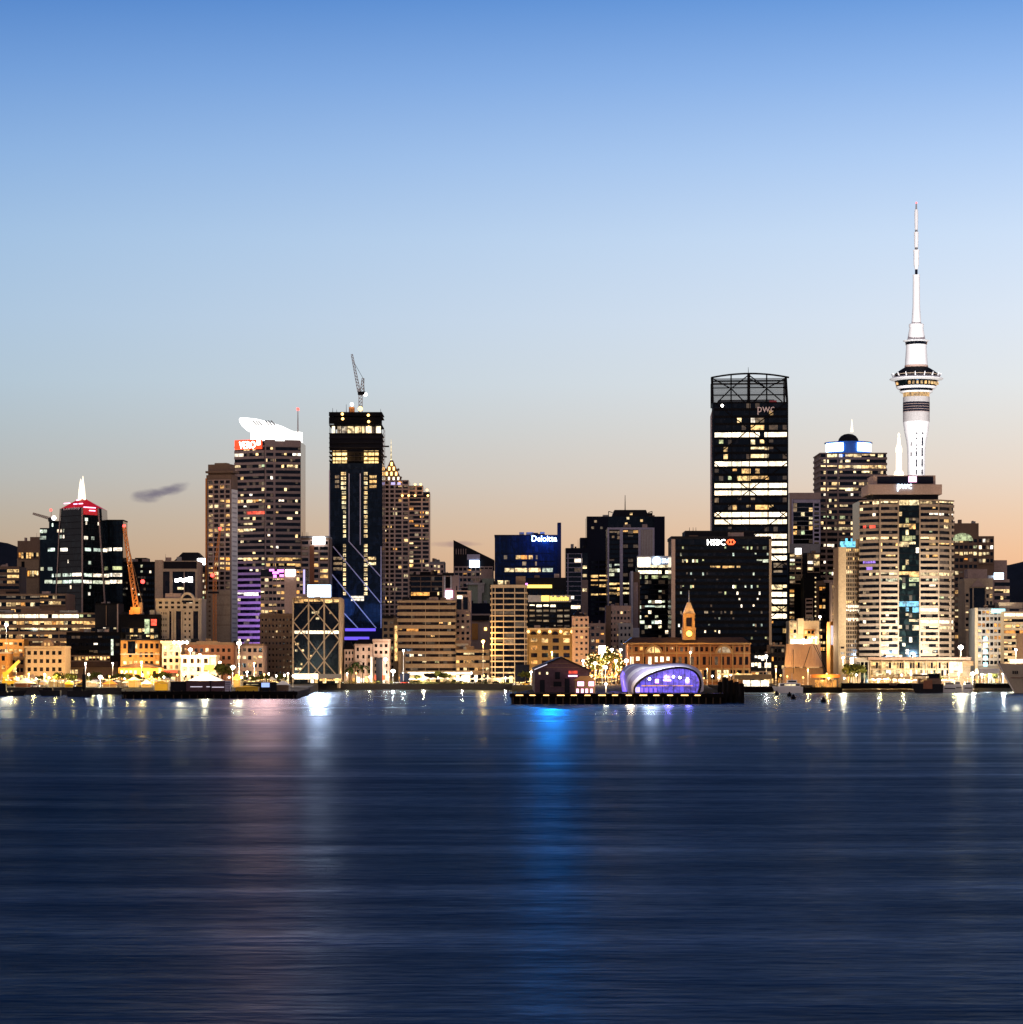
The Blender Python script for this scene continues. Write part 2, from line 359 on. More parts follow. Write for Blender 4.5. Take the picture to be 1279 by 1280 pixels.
mbm.bar(on(rf, 137.5, zb, .3), on(rf, 122.5, zt, .3), .8); mbm.bar(on(lf, 65.5, zb, .3), on(lf, 76, zt, .3), .6)
mbm.build('edge_beams', 'mauve', b.root)
mbg = MB()
for y in range(644, 760, 8):
    f_ = (y - 634) / 122; mbg.fbox(lf, lf.u(76.5 - 9 * f_), lf.len - .3, lf.z(y) - .16, lf.z(y) + .16, 0, .2); mbg.fbox(rf, .3, rf.u(127 + 8 * f_), rf.z(y) - .16, rf.z(y) + .16, 0, .2)
for q in range(106, 124, 4): mbg.fbox(rf, rf.u(q) - .12, rf.u(q) + .12, 20, rf.z(646), 0, .2)
mbg.build('glazing_bars', 'dark', b.root)
text(b.root, 'sign', 'Lumley', 80, 101, 637.2, 632.8, D0, 'e_dimtext', .2, .15, lf)
for y, rs in ((662, [(72, 75), (76, 78), (79, 81)]), (669.5, [(75, 78), (79, 81)]), (686, [(76, 85)]), (718, [(60.5 + 5, 68), (70, 77), (79, 90), (91, 103)]), (726.5, [(67, 70), (72, 78), (79, 91), (92, 103)]), (733.5, [(88, 90)]), (701, [(85, 86.5)])):
    for a_, c_ in rs: b._put('lit_window', rnd.choice(['w_cool', 'w_white']), lf, lf.u(a_), lf.u(c_ - .4), lf.z(y + 2), lf.z(y - 2), .1, .25)
for y, rs in ((649, [(106, 110)]), (653.5, [(107, 109), (122, 124)]), (672, [(105, 110), (114, 118)]), (686.5, [(106, 114), (117, 128), (129, 134)]), (703, [(110, 114)]), (718.5, [(105, 115), (116, 129), (130, 136)]), (727, [(104, 115), (116, 130), (131, 137)]), (733.5, [(112, 114)]), (742, [(110, 113)])):
    for a_, c_ in rs: b._put('lit_window', rnd.choice(['w_cool', 'w_white', 'w_white', 'w_blue'] if y == 686.5 else ['w_cool', 'w_white']), rf, rf.u(a_), rf.u(c_ - .4), rf.z(y + 2), rf.z(y - 2), .1, .25)
wl = Frame(50, 1592, 80, 1592)
ubox('side_wing', 'tealglass', wl, 0, wl.len, GZ, wl.z(660), -18, 0, b.root); ubox('side_wing', 'tealglass', wl, wl.u(61), wl.len, wl.z(660), wl.z(651), -14, -1, b.root)
for y, rs in ((664, [(50, 54), (54, 59)]), (672, [(50, 58)]), (656, [(65, 67)]), (687, [(60, 69)]), (711, [(51, 55), (60, 66)]), (727, [(56, 66)])):
    for a_, c_ in rs: b._put('lit_window', 'w_cool', wl, wl.u(a_), wl.u(c_ - .3), wl.z(y + 2.2), wl.z(y - 2), .1, .25)
wr = Frame(122, 1590, 154, 1590)
ubox('side_wing', 'tealglass', wr, 0, wr.len, GZ, wr.z(651), -18, 0, b.root)
mbw = MB()
for y in range(657, 760, 8): mbw.fbox(wr, 0, wr.len, wr.z(y) - .16, wr.z(y) + .16, 0, .2)
for q in range(129, 154, 4): mbw.fbox(wr, wr.u(q) - .12, wr.u(q) + .12, GZ, wr.z(651), 0, .2)
mbw.fbox(wr, 0, wr.len + .2, wr.z(651) - .1, wr.z(649.6), -18, .3); mbw.build('glazing_bars', 'dark', b.root)
for y, rs in ((686.5, [(132, 140), (142, 153)]), (710, [(141, 153)]), (718.5, [(133, 141), (142, 153)]), (727, [(138, 146), (147, 153)]), (749, [(120 + 8, 134)])):
    for a_, c_ in rs: b._put('lit_window', 'w_white' if y != 710 else 'w_green', wr, wr.u(a_), wr.u(c_ - .3), wr.z(y + 2.2), wr.z(y - 2), .1, .25)
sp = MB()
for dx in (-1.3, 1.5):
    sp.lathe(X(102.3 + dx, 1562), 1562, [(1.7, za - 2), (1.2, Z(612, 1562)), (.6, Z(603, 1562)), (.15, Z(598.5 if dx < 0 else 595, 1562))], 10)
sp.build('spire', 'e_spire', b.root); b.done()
# --- long lit office block, lower left
b = Bld('office_building', 'long low office block with bright yellow lit floors, lower left corner of the skyline', -30, 83, 742, 1480, 30, 'brown')
b.grid(-28, 50, 743, 768, 3, 13, 'tan', .1, .42, .7, ribbon=True, p=.25, mix='gold', hot=[(755, .7, 'gold', 8, 50), (747, .4, 'w_dim', 8, 60), (763, .85, 'w_warm', 8, 50)])
b.grid(50, 82, 743, 757, 2, 6, 'tan', .1, .42, .9, ribbon=True, p=.4, mix='gold')
b.done()
b = Bld('office_building', 'wide office annex with four floors of bright cream strip windows, lower left', -30, 120, 766, 1440, 22, 'brown')
b.grid(-28, 119, 766, 808, 5, 30, 'brown', .1, .46, .5, ribbon=True, p=.8, mix='gold', hot=[(770, .95, 'w_bright', -30, 99), (779, .9, 'gold', 3, 98), (787, .92, 'w_cream', -30, 98), (795, .5, 'gold', 0, 84), (770, .5, 'w_green', 99, 120), (779, 1, 'w_warm', 99, 120), (787, .8, 'w_cream', 99, 120)], piers=[24, 49, 74, 99], pw=1.); b.done()
b = Bld('apartment_building', 'plain black slab right of the cream lit annex, below the black gabled tower', 119, 148, 755, 1430, 20, 'dark')
b.box('corner_strip', 'mauve', 146.5, 148, 755, 800, 0, .4); b.box('parapet', 'black', 119, 148, 754, 756, -20, .4); b.box('centre_joint', 'brown', 132.6, 133.4, 757, 850, 0, .3)
b.grid(120, 146, 782, 800, 2, 6, 'dark', .2, .5, .3, p=.15); b.done()
b = Bld('terminal_building', 'black windowless hall with a row of small lamps along its eave, lower left', 83, 151, 790, 1395, 24, 'black')
b.grid(84, 150, 792, 819, 3, 12, 'black', .1, .6, .3, p=.03, mix='cool'); b.grid(84, 138, 819, 827, 1, 12, 'brown', .3, .4, .4, p=.85, mix='gold', hot=[(822, .9, 'w_warm')])
b.box('lower_roof', 'brownroof', 80, 150, 827, 834, 0, 8); b.box('lower_wall', 'brown', 82, 149, 834, 858, 0, 5)
b.grid(83, 100, 836, 843, 1, 4, 'brown', .2, .3, 5.4, off=5., p=.95, mix='gold'); b.box('side_lights', 'w_cool', 139, 142, 799, 819, .2, .5); b.done()
b = Bld('heritage_building', 'four storey beige building with a small arched roof pavilion, front row far left', 31, 81, 809, 1340, 18, 'sand')
b.grid(33, 79, 811, 852, 4, 6, 'sand', .42, .5, .7, p=.06, mix='gold', hot=[(846, .5, 'w_warm')], glassm='bronze')
b.box('cornice', 'sand', 30.2, 81.8, 807.6, 810, -18, 1.4); b.box('roof', 'brownroof', 37, 75, 803, 808, -15, -1)
mb = MB(); cx_, cz_ = X(59, 1338), Z(808, 1338); r_ = 3.2
mb.add([(cx_ + r_ * math.cos(math.pi * i / 8), y, cz_ + 1.1 * r_ * math.sin(math.pi * i / 8)) for y in (1338, 1345) for i in range(9)], [(i, i + 1, 10 + i, 9 + i) for i in range(8)] + [tuple(range(9)), tuple(range(9, 18))[::-1], (0, 9, 17, 8)]).build('arched_dormer', 'brown', b.root)
for q in (56.5, 61): ubox('dormer_window', 'w_warm', b.fr, b.fr.u(q), b.fr.u(q + 2.2), b.fr.z(807), b.fr.z(803.5), 1.6, 2.2, b.root)
b.done()
GF = []
b = Bld('heritage_building', 'narrow orange and cream corner building cut by the left photo edge', -14, 9, 816, 1335, 16, 'orange')
b.grid(-13, 8, 817, 852, 3, 3, 'orange', .4, .45, .6, p=.5, mix='gold'); b.box('cornice', 'cream', -14.5, 9.4, 815, 817, -16, 1.1); b.done()
b = Bld('shop_building', 'brown shop block between the orange corner building and the four storey beige building', 9, 31, 822, 1350, 16, 'brown')
b.grid(10, 30, 823, 852, 3, 4, 'brown', .3, .45, .5, p=.35, mix='gold'); b.box('parapet', 'tan', 8.5, 31, 820.5, 823, -16, .9); b.done()
b = Bld('office_building', 'orange panelled low block with gold lit windows at the far left edge', -26, 30, 799, 1420, 14, 'orange')
b.grid(-25, 29, 801, 818, 2, 9, 'orange', .3, .45, .5, p=.7, mix='gold'); b.done()
# --- dark block behind the orange crane
b = Bld('apartment_building', 'dark block dotted with tiny lights behind the leaning orange crane', 152, 198, 702, 1620, 25, 'dark')
b.box('roof_plant', 'black', 168, 182, 697, 703, -20, -3); b.grid(154, 197, 704, 790, 12, 12, 'dark', .3, .55, .4, p=.06, mix='cool', cap=50); b.done()
# --- beige tower with white sign
b = Bld('office_tower', 'beige concrete tower with a white sign across its top window bay', 194, 247, 701, 1520, 26, 'beige')
b.box('side_pier', 'beige', 194, 204, 700, 800, 0, 1.); b.box('roof_beam', 'beige', 204, 246.5, 711, 714.5, 0, 1.2); b.box('right_pier', 'beige', 244.5, 247, 711, 800, 0, 1.2); b.box('mid_pier', 'beige', 212.5, 216, 714, 800, 0, 1.1)
b.box('glazing', 'bronze', 204, 212.5, 714, 800, .1, .4); b.box('glazing', 'plainglass', 216, 244.5, 714, 800, .1, .4); b.box('roof_recess', 'dark', 205, 246, 702, 711, .1, .3)
b.box('glazing_bar', 'mauve', 230, 231, 714, 760, .3, .6)
[b.box('sign', 'e_white', q0, q1, y0_, y1_, .6, 1.) for q0, q1, y0_, y1_ in ((219, 224, 723.5, 727.5), (224.6, 227.5, 722.5, 726.5), (228.2, 231, 723.5, 728), (231.8, 235, 722, 727), (235.8, 241, 721.2, 728))]; b.box('lit_window', 'w_cream', 222, 230, 734, 737, .4, .6)
b.done()
b = Bld('apartment_building', 'dark building with hipped roof and blazing white sign, left of the slim balcony tower', 217, 262, 704, 1600, 25, 'dark')
zr, zt = Z(690, 1600), Z(704, 1600); fx = X(217, 1600), X(257, 1600)
MB().prism([(fx[0] - 1, 1599, zt), (fx[1] + 1, 1599, zt), (fx[1] + 1, 1624, zt), (fx[0] - 1, 1624, zt)], zt, zr, [(X(227, 1600), 1606, zr), (X(246, 1600), 1606, zr), (X(246, 1600), 1616, zr), (X(227, 1600), 1616, zr)]).build('hip_roof', 'roof', b.root)
b.box('sign', 'e_white', 247, 257, 698, 706, .4, 1.); b.grid(243, 260, 716, 800, 12, 4, 'brown', .2, .45, .4, p=.5, mix='office'); b.done()
# --- cream building with arched gable
b = Bld('heritage_building', 'cream stone block with a big arched gable window and dark vertical glass bays', 195, 252, 749, 1415, 22, 'cream')
b.grid(197, 250, 750.5, 762, 2, 7, 'cream', .45, .45, .5, p=.1, glassm='bronze')
for q0, q1 in ((211, 215.5), (219.5, 227.5), (241.5, 249)): b.box('glass_bay', 'bronze', q0, q1, 764, 801, .02, .15); 
b.grid(201, 209, 763, 800, 5, 3, 'cream', .5, .6, .3, p=0, glassm='bronze'); b.grid(229, 240, 763, 800, 5, 2, 'cream', .6, .6, .3, p=0, glassm='bronze')
for q0 in (211, 215.5, 219.5, 227.5, 241, 249): b.box('pilaster', 'cream', q0 - .8, q0 + .8, 762, 801, .1, 1.)
mb = MB(); cx_, cz_ = X(234.5, 1414), Z(753, 1414); R_, r_ = 4.1, 3.1
arc = lambda R, y: [(cx_ + R * math.cos(math.pi * i / 12), y, cz_ + 1.35 * R * math.sin(math.pi * i / 12)) for i in range(13)]
mb.add(arc(R_, 1413.2) + arc(r_, 1413.2) + arc(R_, 1419) + arc(r_, 1419), [f for i in range(12) for f in ((i, i + 1, 14 + i, 13 + i), (26 + i, 27 + i, i + 1, i), (13 + i, 14 + i, 40 + i, 39 + i), (39 + i, 40 + i, 27 + i, 26 + i))]).build('arch', 'cream', b.root)
MB().add(arc(r_, 1414.2), [tuple(range(13))]).build('arch_glass', 'plainglass', b.root); b.box('roof', 'mauve', 206, 226, 741.5, 749, -14, -2); b.box('cornice', 'cream', 194.4, 252.6, 748, 750.5, -22, 1.); b.done()
# --- front row left: orange building and heritage row
b = Bld('office_building', 'orange lit four storey building with a tall dark window, behind the curved roof hall', 151, 201, 800, 1350, 18, 'orange')
b.grid(153, 200, 802, 846, 4, 7, 'orange', .4, .4, .6, p=.35, mix='gold', glassm='bronze'); b.box('dark_bay', 'blackglass', 160, 169.5, 801.5, 817, .3, .8); b.box('string_course', 'cream', 151, 201, 817, 818.3, 0, 1.1)
b.box('roof', 'dark', 151, 201, 798.5, 800.5, -18, .9); b.done()
b = Bld('market_hall', 'low orange hall with a shallow curved roof and four lit windows, behind the waterfront trees', 148, 198, 834, 1322, 20, 'orange')
mb = MB(); n_ = 14; mb.add([(X(147 + 52 * i / n_, 1321), y, Z(834.5 - 5.5 * math.sin(math.pi * i / n_), 1321)) for y in (1320.5, 1343) for i in range(n_ + 1)], [(i, i + 1, n_ + 2 + i, n_ + 1 + i) for i in range(n_)] + [tuple(range(n_ + 1)), tuple(range(n_ + 1, 2 * n_ + 2))]).build('curved_roof', 'brownroof', b.root)
b.grid(150, 172, 836, 846, 1, 4, 'orange', .4, .4, .4, p=1, hot=[(840, 1, 'w_bright')]); b.grid(174, 197, 836, 846, 1, 3, 'orange', .5, .5, .4, p=.3, mix='gold'); b.done()
b = Bld('heritage_building', 'narrow cream fronted building with white lit windows and a red awning', 202, 226, 802, 1345, 16, 'brown')
b.grid(203, 225, 805, 838, 4, 3, 'cream', .45, .4, .6, p=.5, mix='gold', glassm='bronze', hot=[(809, .9, 'w_cream'), (817, .9, 'w_cream')]); b.box('cornice', 'cream', 201, 227, 801, 804.5, -14, 1.5)
b.box('red_awning', 'red', 198, 222, 837.5, 841, .5, 3.); b.done()
b = Bld('heritage_building', 'red brick warehouse with a stepped roofline and small lit windows, behind the cream shopfront', 225, 292, 804, 1362, 20, 'brick')
b.grid(228, 290, 808, 846, 4, 9, 'brick', .45, .5, .5, p=.28, mix='gold', glassm='bronze')
for q0, q1, y in ((225, 246, 803), (246, 272, 801.2), (272, 292, 803)): b.box('parapet', 'brown', q0, q1, y, 806, -3, .9)
b.done()
b = Bld('heritage_building', 'two storey cream shopfront with brick panels behind the white tent', 226, 270, 820, 1338, 16, 'cream')
b.grid(227, 262, 821, 852, 3, 4, 'cream', .42, .42, .7, p=.25, mix='gold', glassm='bronze'); b.box('cornice', 'cream', 225, 270.6, 818.8, 821.4, -16, 1.3); b.box('orange_panel', 'orange', 256, 268, 831, 838, .6, 1.); b.done()
b = Bld('heritage_building', 'plain brown three storey building right of the red brick warehouse', 288, 330, 806, 1372, 20, 'pink')
b.grid(289, 329, 808, 846, 4, 6, 'pink', .35, .45, .5, p=.4, mix='gold'); b.box('parapet', 'brown', 287.5, 330.5, 804.5, 807, -20, .8); b.done()
# --- slim balcony tower
b = Bld('apartment_tower', 'slim apartment tower with four columns of balconies and a pale side wall', 258, 289.5, 594, 1540, 10, 'brown', D1=1536)
sf = Frame(289.5, 1536, 297.2, 1545.7, 1540)
b.box('side_wall', 'white', 289.5, 297, 612, 860, -.8, .1, sf)
b.box('penthouse', 'brown', 259, 287, 580.5, 595, -9, -1.5); b.box('penthouse_roof', 'brown', 257.6, 292, 589, 591.5, -9.6, .9); b.box('roof_plant', 'tan', 266, 281, 578.5, 581, -8, -3)
b.grid(260.5, 289, 600, 738, 23, 4, 'mauve', .22, .34, 1.1, p=.2, mix='home', glassm='bronze', hot=[(y, .42, 'home') for y in range(628, 720, 6)])
b.box('left_edge', 'craneo', 257.2, 259, 598, 860, -.5, .5); b.box('lower_wall', 'beige', 259, 289, 738, 860, -1, 1.3)
mb = MB()
for k in range(4): mb.fbox(b.fr, b.fr.u(270), b.fr.u(289), b.fr.z(744 + k * 12.5) - .12, b.fr.z(744 + k * 12.5) + .12, 1.2, 1.42)
for y in range(745, 800, 6): mb.fbox(b.fr, b.fr.u(262), b.fr.u(264.4), b.fr.z(y + 2.4), b.fr.z(y), 1.2, 1.4)
mb.build('panel_joints', 'brown', b.root)
mb = MB()
for y in range(616, 800, 6): mb.fbox(sf, 1., sf.len - 2, sf.z(y + 2), sf.z(y), .1, .2)
mb.build('side_slots', 'pale', b.root); b.done()
# --- tower with a white crown that glows in place of floodlights
D0 = 1750.
b = Bld('office_tower', 'brown banded tower topped by a glowing white oval crown and a red sign', 331, 333, 560, D0, 30, 'plainglass', body=None)
lf = Frame(293.5, D0 + 9, 331, D0, D0); rf = Frame(331, D0, 376, D0 + 5, D0)
A_, B_, C_ = lf.pt(0, 0, 0), rf.pt(0, 0, 0), rf.pt(rf.len, 0, 0)
MB().prism([(A_.x, A_.y), (B_.x, B_.y), (C_.x, C_.y), (C_.x + .6, C_.y + 34), (A_.x - .6, A_.y + 30)], GZ, Z(551, D0)).build('core', 'plainglass', b.root)
hotL = [(562, .7, 'w_cream', 293, 324), (570, .8, 'w_white', 293, 305), (585, .9, 'w_cream', 293, 301), (629, .6, 'gold'), (643, .9, 'w_red', 309, 330), (651, .9, 'w_cream', 305, 318), (658, .9, 'w_cream', 305, 318), (666, 1, 'w_cream', 293, 319), (702, .9, 'w_cream'), (739, .7, 'w_white'), (746, .6, 'office'), (753, .5, 'w_cream')]
hotR = [(561, .4, 'w_cream', 333, 340), (569, .8, 'w_white', 364, 376), (569, .3, 'w_cream'), (583, .8, 'w_cream', 353, 372), (702, .95, 'w_warm'), (709, .9, 'w_warm')]
b.grid(293.5, 331, 557, 826, 37, 10, 'mauve', .1, .44, .7, True, p=.11, mix='office', hot=hotL, glassm='plainglass', fr=lf, cap=70)
b.grid(331, 376, 557, 826, 37, 13, 'mauve', .1, .44, .7, True, p=.10, mix='office', hot=hotR, glassm='plainglass', fr=rf, cap=130, piers=[331.5, 343], pw=2.4)
b.box('crown_band', 'mauve', 331, 376, 549.5, 558, -.6, .9, rf); b.box('sign_panel', 'e_redorange', 294, 328, 549, 561, .1, .7, lf)
text(b.root, 'sign', 'VERO', 300, 320, 560, 551, D0, 'e_white', .8, .3, lf); b.box('sign_mark', 'e_white', 322, 326, 547, 556, .9, 1.2, lf)
mb = MB(); cyc = D0 + 18
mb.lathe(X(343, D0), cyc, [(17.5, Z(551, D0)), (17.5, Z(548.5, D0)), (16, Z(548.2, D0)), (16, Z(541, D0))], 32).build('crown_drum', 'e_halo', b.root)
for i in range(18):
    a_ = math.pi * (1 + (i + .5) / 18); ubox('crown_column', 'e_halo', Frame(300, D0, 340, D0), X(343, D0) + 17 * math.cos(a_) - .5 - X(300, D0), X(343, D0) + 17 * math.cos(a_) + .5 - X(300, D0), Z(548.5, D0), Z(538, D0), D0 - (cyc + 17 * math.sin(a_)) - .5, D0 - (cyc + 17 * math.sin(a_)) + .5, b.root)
# tilted oval halo: low on the right, tall on the left, with a rolled rim
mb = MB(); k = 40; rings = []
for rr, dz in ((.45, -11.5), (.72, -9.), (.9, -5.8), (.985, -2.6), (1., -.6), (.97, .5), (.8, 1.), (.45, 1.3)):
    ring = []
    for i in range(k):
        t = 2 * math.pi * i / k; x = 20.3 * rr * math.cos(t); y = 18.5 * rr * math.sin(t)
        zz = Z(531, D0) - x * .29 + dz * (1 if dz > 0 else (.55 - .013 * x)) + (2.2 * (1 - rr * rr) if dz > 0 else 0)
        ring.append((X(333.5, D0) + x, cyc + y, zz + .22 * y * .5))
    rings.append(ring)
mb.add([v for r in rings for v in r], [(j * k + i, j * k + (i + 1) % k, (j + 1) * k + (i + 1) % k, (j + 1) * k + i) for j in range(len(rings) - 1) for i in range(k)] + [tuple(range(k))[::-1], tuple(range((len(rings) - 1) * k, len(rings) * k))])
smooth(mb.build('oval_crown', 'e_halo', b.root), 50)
mb = MB()
for q in (316, 319.5, 323, 332, 335.5, 339): mb.bar((X(q, D0), D0 - 1.2, Z(526, D0)), (X(q + 5.5, D0), D0 - 1.6, Z(532, D0)), .7)
mb.build('crown_slats', 'grey', b.root)
b.box('stair_tower', 'white', 368, 375.6, 537, 550, -22, -8, rf); mast(b.root, 372.5, 512, 540, D0 + 10, 1., 'steel'); ball(b.root, 372.5, 511.5, D0 + 10, 1.1, 'e_red', 'beacon')
b.done()
# --- block between crown tower and construction tower
b = Bld('apartment_building', 'open framed apartment block with a white roof sign, left of the half built tower', 376, 412, 672, 1640, 24, 'brown')
b.grid(377, 411, 675, 752, 11, 3, 'mauve', .14, .4, 1., p=.35, mix='home', piers=[386.5, 399, 411], pw=1.6, hot=[(679, .0, 'home'), (684, 0, 'home')]); b.box('red_panel', 'brick', 387.5, 393, 682, 735, .9, 1.3)
b.box('sign', 'e_white', 391.5, 406.5, 671.5, 680.5, 1.5, 2.4); b.box('roof_slab', 'grey', 375.6, 412, 670, 672.5, -24, 1.2)
for q in (378, 383, 385): mast(b.root, q, 665, 672, 1638, .3, 'dark', 'antenna')
b.done()
# --- purple sign building
b = Bld('office_building', 'brown building with a magenta sign and a lilac light strip, below the white crowned tower', 326, 382, 712, 1490, 24, 'plainglass')
b.grid(326, 356, 721, 800, 10, 6, 'mauve', .16, .5, .6, p=.5, mix='gold'); b.box('blank_wall', 'pink', 356, 370.5, 712, 800, 0, .9); b.grid(370.5, 379, 712, 760, 6, 2, 'mauve', .2, .45, .6, p=.6, mix='gold')
for q0, q1, y0_, y1_ in ((337, 343, 711.5, 714), (341, 349, 714.5, 717.5), (347, 355, 712, 715.5), (342, 346, 718.5, 722), (350, 355, 718, 721)): b.box('sign', 'e_magenta', q0, q1, y0_, y1_, .9, 1.3)
b.box('sign_box', 'e_white', 357.5, 369, 712, 720, 1., 1.6); b.box('light_strip', 'e_lilacstrip', 379.3, 381.5, 712, 746, 0, .8); b.done()
b = Bld('office_building', 'plain dark brown block with tiny windows, left of the cross braced black building', 325, 367, 768, 1420, 24, 'brown')
b.grid(326, 366, 771, 852, 11, 9, 'brown', .55, .6, .4, p=.03, mix='cool'); b.box('parapet', 'brown', 324.6, 367.3, 767, 770, -24, .7); b.done()
# --- cross braced black building
b = Bld('office_building', 'black glass building behind beige cross bracing, a white sign box on its roof', 367, 424, 748, 1385, 24, 'blackglass')
sf = Frame(424, 1385, 430, 1409, 1385); b.box('side_wall', 'tan', 424, 430, 748, 860, -1, .2, sf)
for q in (366.6, 386, 405.5, 424.5): b.box('column', 'beige', q - .9, q + .9, 747, 853, 0, 1.)
b.box('roof_beam', 'tan', 366, 425.4, 746.8, 748.6, -24, 1.2)
b.grid(368, 424, 748.8, 754, 1, 14, 'brown', .08, .1, .3, True, p=1, hot=[(750, 1, 'w_warm')]); b.grid(368, 424, 788, 792.5, 1, 12, 'brown', .1, .1, .3, True, p=1, hot=[(790, .95, 'w_bright')])
def brace(pts):
    mb = MB()
    for (q0, y0_, q1, y1_) in pts: mb.bar(b.fr.pt(b.fr.u(q0), b.fr.z(y0_), .7), b.fr.pt(b.fr.u(q1), b.fr.z(y1_), .7), .55)
    mb.build('cross_brace', 'beige', b.root)
brace([(367, 777, 386, 755), (386, 755, 405.5, 778), (405.5, 755, 386, 778), (405.5, 755, 424.5, 778)])
brace([(367, 777, 386, 800), (386, 778, 367, 800), (405.5, 778, 424.5, 800), (424.5, 778, 405.5, 800)])
brace([(367, 800, 386, 826), (386, 800, 405.5, 826), (405.5, 800, 386, 826), (424.5, 800, 405.5, 826)])
brace([(386, 826, 372, 843), (386, 826, 401, 843), (405.5, 826, 392, 843), (405.5, 826, 420, 843)])
b.box('sign', 'e_bluew', 384, 413, 731, 746, -4, -2.5); b.box('sign_post', 'steel', 397, 398, 744, 750, -5, -4)
b.box('lobby', 'w_bright', 368, 398, 842, 849, .4, 1.3); b.box('lobby_screen', 'grey', 399, 427, 842.5, 848, .4, 1.5); b.box('lobby', 'w_warm', 400, 426, 848.5, 851, .4, 1.2)
for y, a_, c_ in ((765.5, 390, 399), (773, 395, 399), (766, 412, 414), (805, 369, 374), (813, 369, 372), (813, 377, 380), (820, 388, 390), (836, 369, 377), (830, 376, 378)): b._put('lit_window', 'w_cream', b.fr, b.fr.u(a_), b.fr.u(c_), b.fr.z(y + 1.3), b.fr.z(y - 1.3), .02, .15)
b.done()
# ================================================================= CENTRE
# --- tower under construction
D0 = 1700.
b = Bld('tower_under_construction', 'tall half built black tower with pale diagonal beams and a roof crane', 412, 478, 579, D0, 34, 'blueglass')
b.box('open_floor_core', 'dark', 415, 476, 543, 580, -30, -2.5); b.box('top_core', 'dark', 417, 475, 516, 532, -28, -3); b.box('lit_floor_core', 'grey', 424, 470, 531, 544, -26, -6)
mb = MB()
for y in (515.5, 519.5, 531, 541.8, 547.5, 553.5, 559.5, 565, 570.5, 576): mb.fbox(b.fr, b.fr.u(411.3), b.fr.u(477.6), b.fr.z(y) - .25, b.fr.z(y) + .25, -32, .3)
mb.build('floor_slabs', 'dark', b.root)
b.box('edge_screen', 'black', 411.3, 477.4, 515.2, 520, .3, .5); b.box('edge_screen', 'black', 411.3, 477.4, 521.5, 530, .1, .4); b.box('edge_screen', 'dark', 411.6, 478, 542.5, 563, -1.6, -1.2)
for q in (412.5, 419, 427, 434, 443, 452, 460, 468, 476.6): b.box('column', 'dark', q - .4, q + .4, 530, 580, -2, -1)
for q0, q1, m_ in ((414.5, 418.5, 'w_bright'), (421, 433, 'w_dim'), (425, 431, 'w_white'), (434, 455, 'w_cream'), (457, 464, 'w_bright'), (470, 475.5, 'w_bright')): b.box('work_light_bay', m_, q0, q1, 532, 540.5, -5.5, -5.2)
for y in (562, 567.5, 573.5, 578): b.box('lit_bay', 'w_warm' if y == 562 else 'w_hot', 416, 434, y - 1.9, y + 1.5, -2.4, -1.9); b.box('lit_bay', 'w_warm' if y == 562 else 'w_hot', 455, 473, y - 1.9, y + 1.5, -2.4, -1.9)
for q in (432, 457): point(q, 571, D0 - 2.5, SOD, 2500, .5, b.root, 'work_light')
for q, y in ((428, 517.5), (428.5, 523.5), (460.5, 519), (461, 527), (461, 534), (461, 539.5)): ball(b.root, q, y, D0 - 1.5, .9, 'e_amber', 'work_lamp')
for y in range(592, 748, 6):
    w_ = 6 if y < 612 else 5 if y < 640 else 3.4
    if not 672 < y < 682:
        b._put('lit_window', 'w_cream', b.fr, b.fr.u(432.5 - w_), b.fr.u(432.5), b.fr.z(y + 1.9), b.fr.z(y - 1.9), 0, .1)
        b._put('lit_window', 'w_cream', b.fr, b.fr.u(455.2), b.fr.u(459.5), b.fr.z(y + 1.9), b.fr.z(y - 1.9), 0, .1)
for y in (596, 602, 608): b._put('lit_window', 'w_dim', b.fr, b.fr.u(419), b.fr.u(424), b.fr.z(y + 1.8), b.fr.z(y - 1.8), 0, .1); b._put('lit_window', 'w_warm', b.fr, b.fr.u(462), b.fr.u(471), b.fr.z(y + 1.8), b.fr.z(y - 1.8), 0, .1)
for y in (698, 704.5): b._put('lit_window', 'w_cream', b.fr, b.fr.u(460), b.fr.u(470), b.fr.z(y + 1.8), b.fr.z(y - 1.8), 0, .1)
for y in (698, 704.5, 711): b._put('lit_window', 'w_dim', b.fr, b.fr.u(417), b.fr.u(428), b.fr.z(y + 1.8), b.fr.z(y - 1.8), 0, .1)
b._put('lit_window', 'w_white', b.fr, b.fr.u(439), b.fr.u(455), b.fr.z(751), b.fr.z(745), 0, .1)
mb = MB()
for y in range(586, 800, 6): mb.fbox(b.fr, .3, b.fr.len - .3, b.fr.z(y) - .09, b.fr.z(y) + .09, 0, .18)
for q in range(416, 478, 5): mb.fbox(b.fr, b.fr.u(q) - .06, b.fr.u(q) + .06, b.fr.z(800), b.fr.z(582), 0, .2)
mb.build('glazing_bars', 'dark', b.root)
for (q0, y0_, q1, y1_) in ((436.5, 592, 436.5, 677), (450.5, 592, 450.5, 681), (412, 588, 412, 714), (476.5, 683, 476.5, 800), (436.5, 677, 477, 722), (416.5, 683, 477, 755), (412, 714, 472, 787), (428, 764, 455, 793)):
    mb = MB(); mb.bar(b.fr.pt(b.fr.u(q0), b.fr.z(y0_), .6), b.fr.pt(b.fr.u(q1), b.fr.z(y1_), .6), .62); mb.build('facade_beam', 'beam', b.root)
for q, y in ((416, 510), (421, 512), (433, 505.5), (437, 511), (476, 511)): mast(b.root, q, y, 516, D0 - 1, .35, 'dark', 'scaffold_post')
